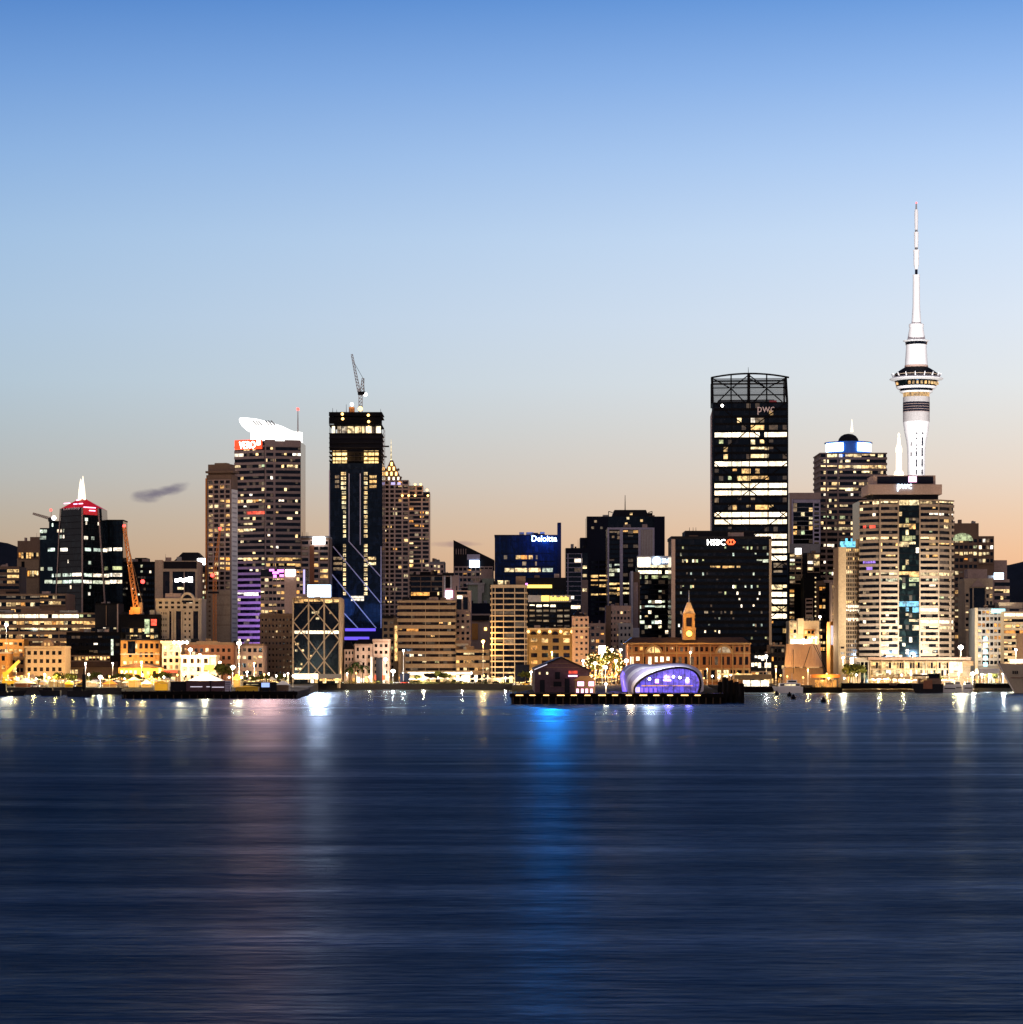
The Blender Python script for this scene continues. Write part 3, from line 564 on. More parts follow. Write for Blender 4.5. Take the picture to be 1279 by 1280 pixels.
b.box('site_hut', 'craneo', 435.5, 442, 507.5, 515, -14, -6); ball(b.root, 440, 505.5, D0 + 5, 1.1, 'e_white', 'work_lamp'); ball(b.root, 450.5, 511, D0 - .5, 1.5, 'e_amber', 'work_lamp'); b.box('podium', 'navy', 430, 478, 785, 800, 0, 3)
b.box('podium_light', 'e_violet', 432, 470, 785.5, 789, 3, 3.3); b.box('podium_light', 'e_violet', 431, 462, 796, 800, 3, 3.3)
b.done()
def lattice(mb, a, c, w, w2, n=10, r=.28):
    a, c = Vector(a), Vector(c); d = c - a; u = Vector((0, 1, 0)); v = d.normalized().cross(u).normalized()
    P = lambda t, i: a + d * t + (u * (1 if i in (0, 1) else -1) + v * (1 if i in (0, 2) else -1)) * (w + (w2 - w) * t) / 2
    for i in range(4): mb.bar(P(0, i), P(1, i), r)
    for k in range(n):
        t0, t1 = k / n, (k + 1) / n
        for i, j in ((0, 1), (2, 3), (0, 2), (1, 3)):
            mb.bar(P(t0, i), P(t1, j), r * .6); mb.bar(P(t1, i), P(t1, j), r * .6)
# roof crane
Dc = 1716
t = empty('tower_crane', (X(451.5, Dc), Dc, Z(515, Dc)), 'grey luffing crane with a steep jib on top of the half built tower', 'crane')
mb = MB(); lattice(mb, (X(450.8, Dc), Dc, Z(515.4, Dc)), (X(450.8, Dc), Dc, Z(494, Dc)), 2.2, 2.2, 5); mb.build('mast', 'crane', t)
mb = MB(); lattice(mb, (X(449, Dc), Dc, Z(490, Dc)), (X(440, Dc), Dc, Z(443, Dc)), 1.9, 1., 12); mb.build('jib', 'crane', t)
fcr = Frame(440, Dc, 460, Dc)
ubox('machine_deck', 'dark', fcr, fcr.u(447.5), fcr.u(456.5), fcr.z(493.5), fcr.z(489.5), -1.5, 1.5, t); ubox('cab', 'steel', fcr, fcr.u(448), fcr.u(450), fcr.z(490), fcr.z(486.5), 1.5, 3, t)
mb = MB(); lattice(mb, (X(452.5, Dc), Dc, Z(489.5, Dc)), (X(454, Dc), Dc, Z(473, Dc)), 2.2, 1.4, 4); mb.build('back_frame', 'crane', t)
mb = MB(); mb.bar((X(454, Dc), Dc, Z(473, Dc)), (X(442, Dc), Dc, Z(452, Dc)), .25); mb.bar((X(454, Dc), Dc, Z(473, Dc)), (X(456, Dc), Dc, Z(490, Dc)), .25); mb.build('stay_cable', 'dark', t)
ball(t, 457, 493, Dc, 1.2, 'e_white', 'work_lamp')
# hoist on the right face
t = empty('builders_hoist', (X(481, 1702), 1702, Z(760, 1702)), 'thin grey builders hoist mast clinging to the right side of the half built tower', 'hoist')
mb = MB(); lattice(mb, (X(480.2, 1702), 1702, Z(760, 1702)), (X(480.2, 1702), 1702, Z(538, 1702)), 1.1, 1.1, 40, .16); mb.build('mast', 'crane', t)
fh = Frame(478, 1702, 490, 1702)
for y, q in ((558, 486.5), (571, 483.5)): ubox('landing', 'dark', fh, fh.u(478), fh.u(q), fh.z(y + .9), fh.z(y - .9), -.5, .5, t)
# --- stepped cream apartment tower with lit pyramid crown
D0 = 1780.
b = Bld('apartment_tower', 'stepped pinkish cream apartment tower with a lit pyramid crown and thin spire', 477, 511, 600, D0, 30, 'bronze')
f2 = Frame(511, D0 + 3, 537.5, D0 + 3)
ubox('middle_step', 'bronze', f2, 0, f2.u(529), GZ, f2.z(607), -26, 0, b.root); ubox('outer_step', 'bronze', f2, f2.u(529), f2.len, GZ, f2.z(615), -24, 0, b.root)
b.grid(477, 511, 600.5, 828, 41, 5, 'rosy', .34, .33, .7, p=.22, mix='home', glassm='bronze', cap=90, piers=[477.5, 481, 487, 493.5, 503, 511], pw=1.8)
b.grid(511, 537.5, 622, 770, 27, 4, 'rosy', .34, .33, .7, p=.27, mix='home', glassm='bronze', fr=f2, cap=100, hot=[(638.5, .9, 'home')], piers=[511, 527.5, 537], pw=1.9)
b.grid(511, 529, 608, 619, 2, 2, 'rosy', .3, .3, .7, p=0, glassm='bronze', fr=f2)
for q, y in ((478, 604), (519, 605.5), (526, 605.5), (534, 612.5), (503, 619.5), (511, 619.5), (519, 619.5), (535, 619.5)): ball(b.root, q, y, D0 - 1.5, .75, 'e_amber', 'parapet_lamp')
b.box('sign', 'e_lilacstrip', 489, 494, 603, 606, .9, 1.2); b.box('sign', 'e_lilacstrip', 497, 501, 603, 606, .9, 1.2)
cxm, cym = X(489, D0), D0 + 10
mb = MB(); mb.prism([(cxm + sx * w_, cym + sy * w_) for sx, sy, w_ in ((-1, -1, 7.2), (1, -1, 7.2), (1, 1, 7.2), (-1, 1, 7.2))], Z(601, D0), Z(574, D0), [(cxm + sx * .9, cym + sy * .9) for sx, sy in ((-1, -1), (1, -1), (1, 1), (-1, 1))]); mb.build('pyramid_crown', 'brown', b.root)
for q in ((492, 600), (497, 600)): pass
for k, (y, nn, w_) in enumerate(((598, 4, 6.4), (591.5, 3, 4.8), (585, 2, 3.1), (579, 1, 1.6))):
    for i in range(nn):
        xx = cxm + (i - (nn - 1) / 2) * (2 * w_ / nn); tz = Z(y, D0); dd = cym - (7.2 - (7.2 - .9) * (tz - Z(601, D0)) / (Z(574, D0) - Z(601, D0))) - .2
        MB().box(xx - .62, xx + .62, dd - .4, dd + .4, tz - 1.2, tz + 1.2).build('crown_light', 'e_amber' if k else 'w_bright', b.root)
for i, (q, y) in enumerate(((501, 600), (498, 590), (480, 600), (482, 590))): ball(b.root, q, y - 3, D0 + 2, .9, 'brown', 'finial')
mast(b.root, 489, 549, 575, cym, 1., 'w_cream', 'spire', .2); b.done()
# --- cream hotel
b = Bld('heritage_building', 'cream heritage hotel with dark gabled roofs, right of the cross braced black building', 430, 487, 811, 1400, 18, 'pink')
b.box('centre_block', 'pink', 443, 466, 804.5, 860, -14, .6); b.box('right_block', 'pink', 466, 487, 800, 860, -16, .3)
b.grid(431, 443, 812, 844, 4, 3, 'pink', .45, .5, .4, p=.12, glassm='bronze'); b.grid(444, 465, 807, 844, 4, 3, 'pink', .6, .5, 1., off=.6, p=.03, glassm='bronze'); b.grid(467, 486, 803, 844, 5, 3, 'pink', .45, .5, .8, off=.3, p=.03, glassm='bronze')
for q0, q1, y0_, y1_ in ((429, 443, 802, 811.5), (442.5, 467, 799, 805)):
    zt, zr = b.fr.z(y1_), b.fr.z(y0_); MB().prism([(X(q0, 1400), 1399, zt), (X(q1, 1400), 1399, zt), (X(q1, 1400), 1416, zt), (X(q0, 1400), 1416, zt)], zt, zr, [(X(q0 + 5, 1400), 1404, zr), (X(q1 - 5, 1400), 1404, zr), (X(q1 - 5, 1400), 1411, zr), (X(q0 + 5, 1400), 1411, zr)]).build('hip_roof', 'roof', b.root)
b.box('cornice', 'pink', 466, 487.5, 799, 801, -16, 1.2); b.box('white_portal', 'white', 463.5, 466.5, 821, 853, .6, 2.5); b.box('shop_light', 'e_redorange', 469, 482, 844, 850, 1, 1.6); b.done()
b = Bld('office_building', 'narrow tan building with a golden lit edge, left of the wide ribbon windowed block', 478, 498, 772, 1440, 18, 'tan')
b.grid(478.5, 493, 775, 846, 9, 2, 'tan', .35, .45, .5, p=.06); b.box('lit_edge', 'w_warm', 493.5, 497, 782, 826, 0, .5); b.box('roof', 'roof', 478, 492, 769.5, 773, -18, .6); b.done()
# --- wide ribbon block
b = Bld('office_building', 'wide tan block with nine continuous dark ribbon windows, left of centre', 498, 569, 750, 1430, 26, 'tan')
b.grid(498, 569, 751, 816, 8, 14, 'tan', .1, .55, .6, True, p=.02, wrap=True, piers=[515, 532, 549], pw=.5, hot=[(780, .9, 'w_warm', 549, 565), (788, .8, 'w_amber', 500, 521), (796, .4, 'w_warm', 540, 566)], glassm='bronze')
b.box('lower_wall', 'tan', 506, 570, 815, 860, 0, 1.6); b.grid(507, 570, 815, 841, 3, 12, 'tan', .1, .6, 2.2, True, off=1.6, p=.1, piers=[515, 532, 549], pw=.5, glassm='bronze')
b.box('shopfront', 'w_bright', 510, 570, 840, 844, 1.6, 2.4); b.grid(510, 570, 844, 853, 1, 12, 'brown', .1, .1, 2.6, True, off=2.2, p=.85, mix='gold'); b.box('awning', 'dark', 530, 558, 841.5, 847, 2.4, 4.); b.done()
b = Bld('office_building', 'tan two storey annex with a lit shop floor, below the pink slab with square windows', 570, 612, 812, 1425, 22, 'tan')
b.grid(570, 612, 813, 841, 3, 9, 'tan', .1, .6, .7, True, p=.4, mix='gold', piers=[586], pw=.5); b.box('shopfront', 'w_bright', 570, 590, 840, 843, 0, .9); b.grid(570, 611, 843, 853, 1, 9, 'brown', .12, .1, 1.2, True, off=.9, p=.9, mix='gold', hot=[(848, .9, 'w_bright')]); b.done()
b = Bld('office_building', 'dark stepped block with a gold lit floor rising behind the wide ribbon windowed block', 513, 553, 718, 1560, 24, 'dark')
b.grid(514, 553, 720, 740, 3, 8, 'brown', .1, .25, .4, True, p=0, piers=[526, 539], pw=.8); b.box('lit_floor', 'w_amber', 514, 537, 740.5, 744.5, .1, .4); b.box('lit_floor', 'w_cream', 547, 549, 740, 744, .1, .4); b.box('roof_plant', 'black', 517, 540, 714.5, 718.5, -20, -3); b.done()
b = Bld('apartment_building', 'pale dark windowed block with rooftop plant just right of the stepped cream tower', 537, 556, 702, 1690, 24, 'grey')
b.grid(537.5, 555, 705, 730, 4, 4, 'pink', .4, .45, .4, p=.25, mix='home'); b.box('roof_plant', 'grey', 540, 549, 699, 703, -18, -6); b.done()
b = Bld('office_building', 'mauve building with a pink sign, above and right of the wide ribbon windowed block', 553, 574, 719, 1500, 20, 'mauve')
b.box('recess', 'black', 557, 563, 721, 735, 0, .1); b.box('frame', 'pale', 555, 557, 719, 748, 0, .6); b.box('frame', 'pale', 563, 565, 719, 737, 0, .6); b.box('sign', 'e_pink', 557, 566, 738, 747, .6, 1.)
b.box('roof', 'roof', 553, 567, 716, 719.5, -18, .8); ball(b.root, 560.5, 745.5, 1498, 1.3, 'e_white', 'sign_lamp'); b.done()
b = Bld('office_building', 'pink concrete slab with small square windows and two tall dark slots near its top', 569, 589, 738, 1440, 20, 'pink')
for q in (571.2, 579): b.box('slot_window', 'blackglass', q, q + 5.8, 746.5, 762, .02, .1)
b.grid(569.5, 588, 766, 802, 5, 3, 'pink', .45, .5, .4, p=.05); b.box('entrance_canopy', 'white', 568.5, 585.5, 804.5, 808, .3, 2.); b.box('frame', 'pink', 569, 570.8, 738, 764, 0, .7); b.box('frame', 'pink', 586, 589, 738, 764, 0, .7); b.box('lit_window', 'w_bright', 571.5, 578, 744.5, 748.5, .1, .5); b.box('top_band', 'blackglass', 571, 584, 739.5, 743, .02, .2); b.done()
# --- wedge building
b = Bld('office_building', 'dark wedge building with a steep sloping roof, left of the blue glass block', 567, 617, 712, 1680, 24, 'navy')
zq = lambda y: Z(y, 1680)
MB().prism([(X(567, 1680), 1679.6), (X(618, 1680), 1679.6), (X(618, 1680), 1704), (X(567, 1680), 1704)], zq(712), 0, [(X(567, 1680), 1679.6, zq(675)), (X(618, 1680), 1679.6, zq(700)), (X(618, 1680), 1704, zq(700)), (X(567, 1680), 1704, zq(675))]).build('sloping_roof', 'dark', b.root)
mb = MB()
for q in range(570, 584, 3): mb.fbox(b.fr, b.fr.u(q), b.fr.u(q) + .35, b.fr.z(693), b.fr.z(686), .5, .7)
mb.build('roof_fins', 'mauve', b.root)
b.box('sign', 'e_bluew', 587, 599.5, 700.5, 709, .6, 1.4); b.box('sign_shelf', 'lilac', 584, 600, 693, 700, .5, 1.)
b.grid(568, 616, 708, 735, 4, 9, 'mauve', .2, .4, .6, p=.2, mix='home'); b.done()
b = Bld('parking_building', 'grey green blank building with white upright slabs beside the blue glass block', 585, 612, 729, 1560, 20, 'green')
b.box('upright_slab', 'pale', 597.5, 602.5, 731, 754, 0, 1.4); b.box('upright_slab', 'pale', 602.5, 605.5, 731, 741, 0, 1.2); b.box('roof_slab', 'pale', 583, 606, 728.5, 731, -20, 1.6); b.box('upper_block', 'green', 603, 618, 723, 731, -18, -2); b.box('roof_plant', 'mauve', 601, 615, 711, 724, -16, -4); b.done()
b = Bld('parking_building', 'dark low roofed block between the pink slab and the white gridded tower', 585, 616, 754, 1520, 30, 'navy')
b.box('lower_block', 'mauve', 589, 613, 768, 860, 0, 20); b.box('alley_wall', 'orange', 589.5, 598, 780, 800, 20, 20.5); b.box('lit_window', 'e_amber', 606, 609, 785, 788.5, 20, 20.3); b.box('upper_roof', 'roof', 589, 612, 770, 776, -1, 22); b.done()
# --- blue glass block
b = Bld('office_tower', 'deep blue glass block with a glowing blue white roof sign and a thin side fin', 618.5, 699, 669, 1530, 34, 'deepblue')
b.box('roof_parapet', 'navy', 618, 699.4, 668.5, 670, -34, .3); b.box('side_fin', 'navy', 697, 701.5, 653.5, 735, -10, 2.5)
text(b.root, 'sign', 'Deloitte.', 665, 698, 677, 669.5, 1530, 'e_bluew', 1.2)
mb = MB()
for y in (676, 691.5, 701.5, 707.5, 719): mb.fbox(b.fr, .2, b.fr.len - 3, b.fr.z(y) - .12, b.fr.z(y) + .12, 0, .3)
for q in range(623, 697, 5): mb.fbox(b.fr, b.fr.u(q) - .05, b.fr.u(q) + .05, b.fr.z(740), b.fr.z(670), 0, .16)
mb.build('glazing_bars', 'navy', b.root)
for y, rs in ((696.5, [(645, 651, 'w_warm'), (651.5, 659, 'w_amber'), (661, 666, 'w_warm'), (630, 634, 'w_dim'), (670, 672, 'w_dim')]), (704.5, [(653, 658, 'w_dim'), (669, 671, 'w_dim')]), (712.5, [(631, 643, 'w_cream'), (644, 659, 'w_cream'), (661, 676, 'w_cream'), (678, 691, 'w_cool')]), (728, [(622, 629, 'w_cream'), (631, 637, 'w_cream'), (668, 694, 'w_dim')])):
    for a_, c_, m_ in rs: b._put('lit_window', m_, b.fr, b.fr.u(a_), b.fr.u(c_), b.fr.z(y + 2.4), b.fr.z(y - 2.4), .02, .14)
b.done(); deloitte = b
# --- white grid tower
b = Bld('office_tower', 'white gridded concrete tower with dark windows in three bays, centre left', 614, 658.5, 732, 1400, 24, 'blackglass')
b.grid(614.5, 658, 734, 848, 16, 3, 'beige', .09, .24, .7, True, p=.03, piers=[615, 619, 629.5, 643.5, 656, 658], pw=.9, wrap=True)
b.box('parapet', 'beige', 613.6, 659, 731, 734.5, -24, .9); b.box('roof_hut', 'brown', 645, 657, 720, 732, -16, -4); b.box('dark_annex', 'navy', 644, 662, 831, 860, .8, 5); b.box('canopy', 'beige', 614, 645, 846.5, 848.5, .7, 2); b.done()
# --- gold lit buildings
b = Bld('office_building', 'black block with a long plain gold sign strip on its roof edge', 659, 708, 722, 1490, 24, 'dark')
b.box('sign', 'e_gold', 659.5, 690, 731, 735, .3, .9); b.box('white_lamp_end', 'e_magenta', 657, 659.5, 729, 732, .3, .8); b.grid(660, 706, 736, 746, 1, 10, 'dark', .3, .3, .3, p=0); b.done()
b = Bld('office_building', 'black office block with rows of grey lit windows under a gold lettered sign', 659.5, 714, 752, 1450, 22, 'dark')
b.grid(661, 713, 754, 786, 5, 6, 'dark', .25, .5, .4, p=.8, hot=[(757, .95, 'w_bright', 661, 695), (757, 0, 'w_dim'), (764, .9, 'w_dim'), (770, .8, 'w_dim'), (777, .9, 'w_dim'), (783, .3, 'w_dim')])
b.box('sign_panel', 'pale', 660, 714, 744, 752.5, -2, .4); [b.box('sign', 'e_gold', q0, q0 + 1.9, y0_, 750.6, .4, .8) for q0, y0_ in ((688, 745.5), (690.6, 746.8), (693.2, 745), (695.8, 747), (698.4, 746.8), (701, 745.2), (703.6, 747), (706.2, 745.4), (708.8, 746.8))]; b.box('sign_mark', 'e_gold', 677, 686.5, 744.6, 751.4, .4, .7); b.done()
b = Bld('heritage_building', 'golden stone building with a row of lit arches under its cornice', 659, 716.5, 786, 1425, 20, 'olive')
b.grid(661, 715, 796, 842, 5, 4, 'olive', .42, .4, .6, p=.14, mix='home', glassm='bronze', hot=[(800, .7, 'w_warm')])
b.box('cornice', 'cream', 658.5, 717, 785, 787.4, -20, 1.2)
for i, q in enumerate((667, 681, 694, 708)):
    mb = MB(); cx_, cz_ = X(q, 1424.6), Z(793.5, 1424.6); mb.add([(cx_ + 1.8 * math.cos(math.pi * j / 8), y, cz_ + 1.9 * math.sin(math.pi * j / 8)) for y in (1424.2, 1425) for j in range(9)], [tuple(range(9)), tuple(range(9, 18))[::-1]] + [(j, j + 1, 10 + j, 9 + j) for j in range(8)]); mb.build('arched_window', 'w_warm' if i == 3 else 'bronze', b.root)
for q in (660.5, 674, 687.5, 701, 715): ball(b.root, q, 789.5, 1423.5, .8, 'e_amber', 'uplight')
b.done()
b = Bld('heritage_building', 'slim white stone tower building with a dark pyramid roof and small paired windows', 715.5, 736, 770, 1415, 18, 'pink')
zt, zr = b.fr.z(770), b.fr.z(763); MB().prism([(X(715, 1415), 1414.5, zt), (X(733, 1415), 1414.5, zt), (X(733, 1415), 1432, zt), (X(715, 1415), 1432, zt)], zt, zr, [(X(721, 1415), 1420, zr), (X(725, 1415), 1420, zr), (X(725, 1415), 1426, zr), (X(721, 1415), 1426, zr)]).build('pyramid_roof', 'roof', b.root)
b.box('cornice', 'cream', 714.8, 737, 783.5, 785, -18, 1.); b.grid(718, 736, 771, 844, 10, 3, 'pink', .5, .55, .4, p=.04, glassm='bronze'); mast(b.root, 722.5, 754, 764, 1423, .3, 'beige', 'flagpole'); b.done()
b = Bld('apartment_building', 'narrow mauve block with pale floor lines, right of the blue glass block', 707, 735, 685, 1600, 24, 'plainglass')
b.grid(708, 728, 692, 756, 11, 2, 'lilac', .06, .16, .5, True, p=.02, piers=[710, 727], pw=1.2); b.box('right_wall', 'mauve', 727, 735, 725, 790, 0, .7); b.box('top_band', 'navy', 707, 735, 685, 691, 0, .4)
for y in (709, 719.5, 737.5): b.box('lit_window', 'w_cream', 728.5, 733.5, y - 1.8, y + 1.8, .7, .9)
b.box('lit_window', 'w_bright', 714, 725.5, 757, 761, .6, .8); b.done()
b = Bld('apartment_building', 'pink low block with a lit corner window behind the glittering wharf lights', 737, 757, 779, 1480, 20, 'pink')
b.grid(738, 756, 781, 830, 6, 3, 'pink', .35, .5, .4, p=.35, mix='home'); b.done()
# --- dark crowned tower
b = Bld('office_tower', 'broad dark tower with a sloped crown and thin mast, centre of the skyline', 733.5, 831, 645.5, 1800, 34, 'blackglass')
zt, zr = b.fr.z(645.5), b.fr.z(637); MB().prism([(X(765.5, 1800), 1800.2, zt), (X(811, 1800), 1800.2, zt), (X(811, 1800), 1830, zt), (X(765.5, 1800), 1830, zt)], zt, zr, [(X(768.5, 1800), 1803, zr), (X(808, 1800), 1803, zr), (X(808, 1800), 1827, zr), (X(768.5, 1800), 1827, zr)]).build('crown', 'dark', b.root)
mast(b.root, 781.5, 619, 638, 1812, .7, 'dark'); b.box('left_pier', 'navy', 733.5, 760, 646, 790, 0, .8); b.box('right_pier', 'navy', 818, 831, 646, 700, 0, .9)
for q, s_ in ((761, 1), (815.5, -1)):
    mb = MB(); mb.bar((X(q, 1800), 1802, b.fr.z(645.5)), (X(q, 1800), 1802, b.fr.z(639)), .5); mb.bar((X(q, 1800), 1802, b.fr.z(639)), (X(q + 5 * s_, 1800), 1802, b.fr.z(640.5)), .5); mb.build('davit_arm', 'dark', b.root)
b.grid(738, 759, 700, 770, 12, 2, 'navy', .15, .4, 1.2, off=.8, p=.0, hot=[(719, 1, 'w_warm'), (725, 1, 'w_warm'), (732, .8, 'w_warm'), (744, 1, 'w_warm'), (751, .5, 'w_warm')], cap=60)
for q, y in ((789, 642.5), (744.5, 652), (802, 651), (785, 648), (783, 655), (741, 660), (752, 660)): b.box('lit_window', 'w_dim' if q < 780 else 'w_cream', q - 1.6, q + 1.6, y - 1.6, y + 1.2, .1, 1.)
b.box('lower_left_wing', 'navy', 725.5, 734, 672, 790, -20, -1); b.done()
b = Bld('office_tower', 'lilac framed glass tower with a blank louvred bay before the broad dark crowned tower', 759.5, 818, 660, 1650, 28, 'tealglass')
for q0, q1, y0_, y1_ in ((759.5, 761.5, 660, 757), (774.8, 778.6, 661, 757), (798, 801, 662, 702), (816.5, 818, 660, 700), (759.5, 818, 659.5, 662)): b.box('frame', 'lilac', q0, q1, y0_, y1_, -.5, 1.2)
b.box('louvred_bay', 'pale', 801, 816.5, 662, 695, 0, .6); mb = MB()
for q in range(802, 816, 2): mb.fbox(b.fr, b.fr.u(q), b.fr.u(q) + .3, b.fr.z(695), b.fr.z(663), .6, .75)
mb.build('louvre_lines', 'mauve', b.root)
b.grid(761.5, 774.8, 663, 757, 16, 4, 'dark', .1, .25, .2, True, p=.02, hot=[(666, .8, 'w_dim'), (669, .5, 'w_dim'), (707, .8, 'w_cool'), (711, 1, 'w_cool'), (716, .6, 'w_cool'), (731, 1, 'w_warm'), (738, 1, 'w_warm'), (745, .9, 'w_warm')])
b.grid(778.6, 798, 662, 757, 16, 3, 'dark', .1, .3, .2, True, p=.04, hot=[(665, .8, 'w_warm'), (731, 1, 'w_cream', 778, 790), (738, 1, 'w_cream', 778, 790), (745, 1, 'w_cream', 778, 790)]); b.done()
b = Bld('apartment_building', 'pinkish brown stepped block with small dark windows, below the lilac framed tower', 758, 789, 757, 1500, 22, 'pink')
b.grid(762, 788, 762, 812, 7, 6, 'pink', .4, .5, .4, p=.05); b.box('dark_step', 'brown', 757, 764, 757, 830, 0, .6); b.box('white_block', 'pale', 773, 791, 779, 830, 0, 4); b.grid(774, 789, 781, 806, 3, 3, 'pale', .5, .55, 4.4, off=4., p=.05); b.done()
b = Bld('office_building', 'slim pale pier and louvred wall between the lilac framed tower and the round sign building', 788.5, 800, 715, 1540, 22, 'brown')
b.box('pale_pier', 'pale', 788.5, 791.5, 714, 810, 0, 1.4); b.box('louvred_wall', 'mauve', 792, 797.5, 728, 810, 0, .6); b.box('white_base', 'white', 790, 799, 785, 800, .6, 2); b.done()
b = Bld('office_tower', 'black glass tower with a large white round logo sign along its roof edge', 797, 840, 706, 1560, 28, 'tealglass')
b.box('sign_board', 'pale', 796.5, 840, 695, 706.5, -6, .4); b.grid(797.5, 840, 712, 812, 16, 10, 'dark', .1, .3, .3, True, p=.12, mix='cool', hot=[(716, .95, 'w_bright'), (722, .8, 'w_green'), (758, .6, 'w_cool')])
mb = MB(); c_ = (X(821, 1559), Z(701, 1559)); mb.add([(c_[0] + 2.3 * math.cos(2 * math.pi * i / 20), y, c_[1] + 2.3 * math.sin(2 * math.pi * i / 20)) for y in (1558.4, 1559.3) for i in range(20)], [tuple(range(20)), tuple(range(20, 40))] + [(i, (i + 1) % 20, 20 + (i + 1) % 20, 20 + i) for i in range(20)]).build('sign_disc', 'e_bluew', b.root)
text(b.root, 'sign', 'ZURICH', 827.5, 850, 703.5, 698.5, 1560, 'e_bluew', .5); b.box('lit_sign_bay', 'w_bright', 797, 813, 697, 709, .4, .9); b.box('parapet_lights', 'w_cream', 813, 839, 706.5, 709.5, .4, .7); b.done()
# ================================================================= RIGHT THIRD
# --- black tower with trussed open crown
D0 = 1500.
b = Bld('office_tower', 'tall black glass tower with an open trussed curved crown and brilliant full lit floors', 890, 985.5, 503, D0, 36, 'blackglass', D1=D0 - 3.1)
fr = b.fr; sl = Frame(888.1, D0 + 33, 890, D0, D0)
ubox('side_strip', 'mauve', sl, 0, sl.len, GZ, sl.z(514), -1, .1, b.root)
yt = lambda q: 467.3 + 4.6 * ((q - 936.5) / 46.5) ** 2
cb = lambda q0, y0_, q1, y1_, w, m, n=.0, nm=None: mb.bar(fr.pt(fr.u(q0), fr.z(y0_), n), fr.pt(fr.u(q1), fr.z(y1_), n), w)
mb = MB()
cb(891, 503, 890, 471.6, 1.3, 0); cb(984, 503, 982.3, 471.6, 1.3, 0); cb(936, 503, 936, 467, 1.6, 0); cb(914, 503, 914, 469, .7, 0); cb(958.5, 503, 958.5, 469, .7, 0)
for q in range(890, 982, 6): cb(q, yt(q), q + 6.5, yt(q + 6.5), .9, 0)
for y in (476.5, 485, 494): cb(890, y, 983, y, .75, 0)
for s_ in (0, 1):
    q0, qm, q1 = (891, 914, 936) if s_ == 0 else (936, 958.5, 983)
    cb(q0, 473, qm, 486, .6, 0); cb(q1, 469 if s_ == 0 else 473, qm, 486, .6, 0) if s_ == 0 else (cb(q1, 473, qm, 486, .6, 0))
    if s_: cb(q0, 469, qm, 486, .6, 0)
    cb(qm, 486, q0 + 6, 503, .6, 0); cb(qm, 486, q1 - 5, 503, .6, 0)
mb.build('crown_truss', 'black', b.root)
mb = MB()
for k in range(28):
    y = 503 - k * 1.1
    if y > 472.5: mb.fbox(fr, fr.u(891.5), fr.u(982), fr.z(y) - .14, fr.z(y) + .18, -1.2, -.9)
mb.build('crown_louvres', 'slat', b.root)
mb = MB(); mb.bar(fr.pt(fr.u(890), fr.z(503), -35), fr.pt(fr.u(890), fr.z(472), -35), 1.2); mb.bar(fr.pt(fr.u(983), fr.z(503), -35), fr.pt(fr.u(983), fr.z(472), -35), 1.2); mb.bar(fr.pt(fr.u(890), fr.z(472), -35), fr.pt(fr.u(983), fr.z(472), -35), .9)
for q in (890, 982.5): mb.bar(fr.pt(fr.u(q), fr.z(472), 0), fr.pt(fr.u(q), fr.z(472), -35), .9)
mb.build('crown_frame', 'black', b.root)
mast(b.root, 935.5, 459, 468, D0 + 2, .35, 'dark', 'antenna'); b.box('plant_wall', 'black', 898, 968, 499.5, 504, -30, -2); ball(b.root, 903, 507, D0 - .6, .8, 'e_lamp', 'work_lamp')
b.box('red_panel', 'e_redglass', 962, 971, 501, 503.5, -1.8, -1.4)
text(b.root, 'sign', 'pwc', 947, 968, 519, 509, D0, 'e_dimtext', .5, fr=b.fr)
hot = [(526, .35, 'w_dim', 945, 958), (535, .6, 'w_warm', 939, 955), (542, .85, 'w_bright'), (552.5, .95, 'w_cream', 940, 961), (561, .95, 'w_cream', 940, 961), (570, .95, 'w_cream', 940, 962), (579, 1, 'w_bright'), (590, .5, 'w_warm', 915, 960), (599, .9, 'w_warm', 920, 960), (607.5, 1, 'w_bright'), (616, 1, 'w_bright'), (626, .2, 'w_dim'), (635, .5, 'w_warm', 905, 985), (643.5, 1, 'w_bright'), (653, 1, 'w_bright'), (562, .2, 'w_warm'), (570, .15, 'w_cream'), (590, .05, 'w_dim'), (599, .1, 'w_cream', 960, 984),
       (672, 1, 'w_bright', 930, 990), (681.5, 1, 'w_bright'), (690.5, 1, 'w_bright'), (700, 1, 'w_bright'), (709, .4, 'w_dim'), (718, .4, 'w_dim'), (737, 1, 'w_cream'), (746, 1, 'w_bright'), (755, 1, 'w_bright'), (764, 1, 'w_cream'), (773, 1, 'w_bright'), (782, .5, 'w_amber'), (790, .3, 'w_warm'), (662, .1, 'w_warm')]
b.grid(893, 984, 503, 811, 34, 16, 'black', .05, .34, .35, True, p=.05, mix='office', hot=hot, glassm='blackglass', piers=[893, 915, 937, 960, 984], pw=1., cap=100)
mb = MB()
for y0_ in (503, 579, 640, 700, 757):
    for q0, q1 in ((893, 915), (960, 937)):
        qa, qb = (893, 937) if q0 == 893 else (984, 937)
        mb.bar(fr.pt(fr.u(qa), fr.z(y0_), .55), fr.pt(fr.u(qb), fr.z(y0_ + 34), .55), .6); mb.bar(fr.pt(fr.u(qb), fr.z(y0_ + 34), .55), fr.pt(fr.u(qa), fr.z(y0_ + 68), .55), .6)
mb.build('diagonal_brace', 'black', b.root); b.done()
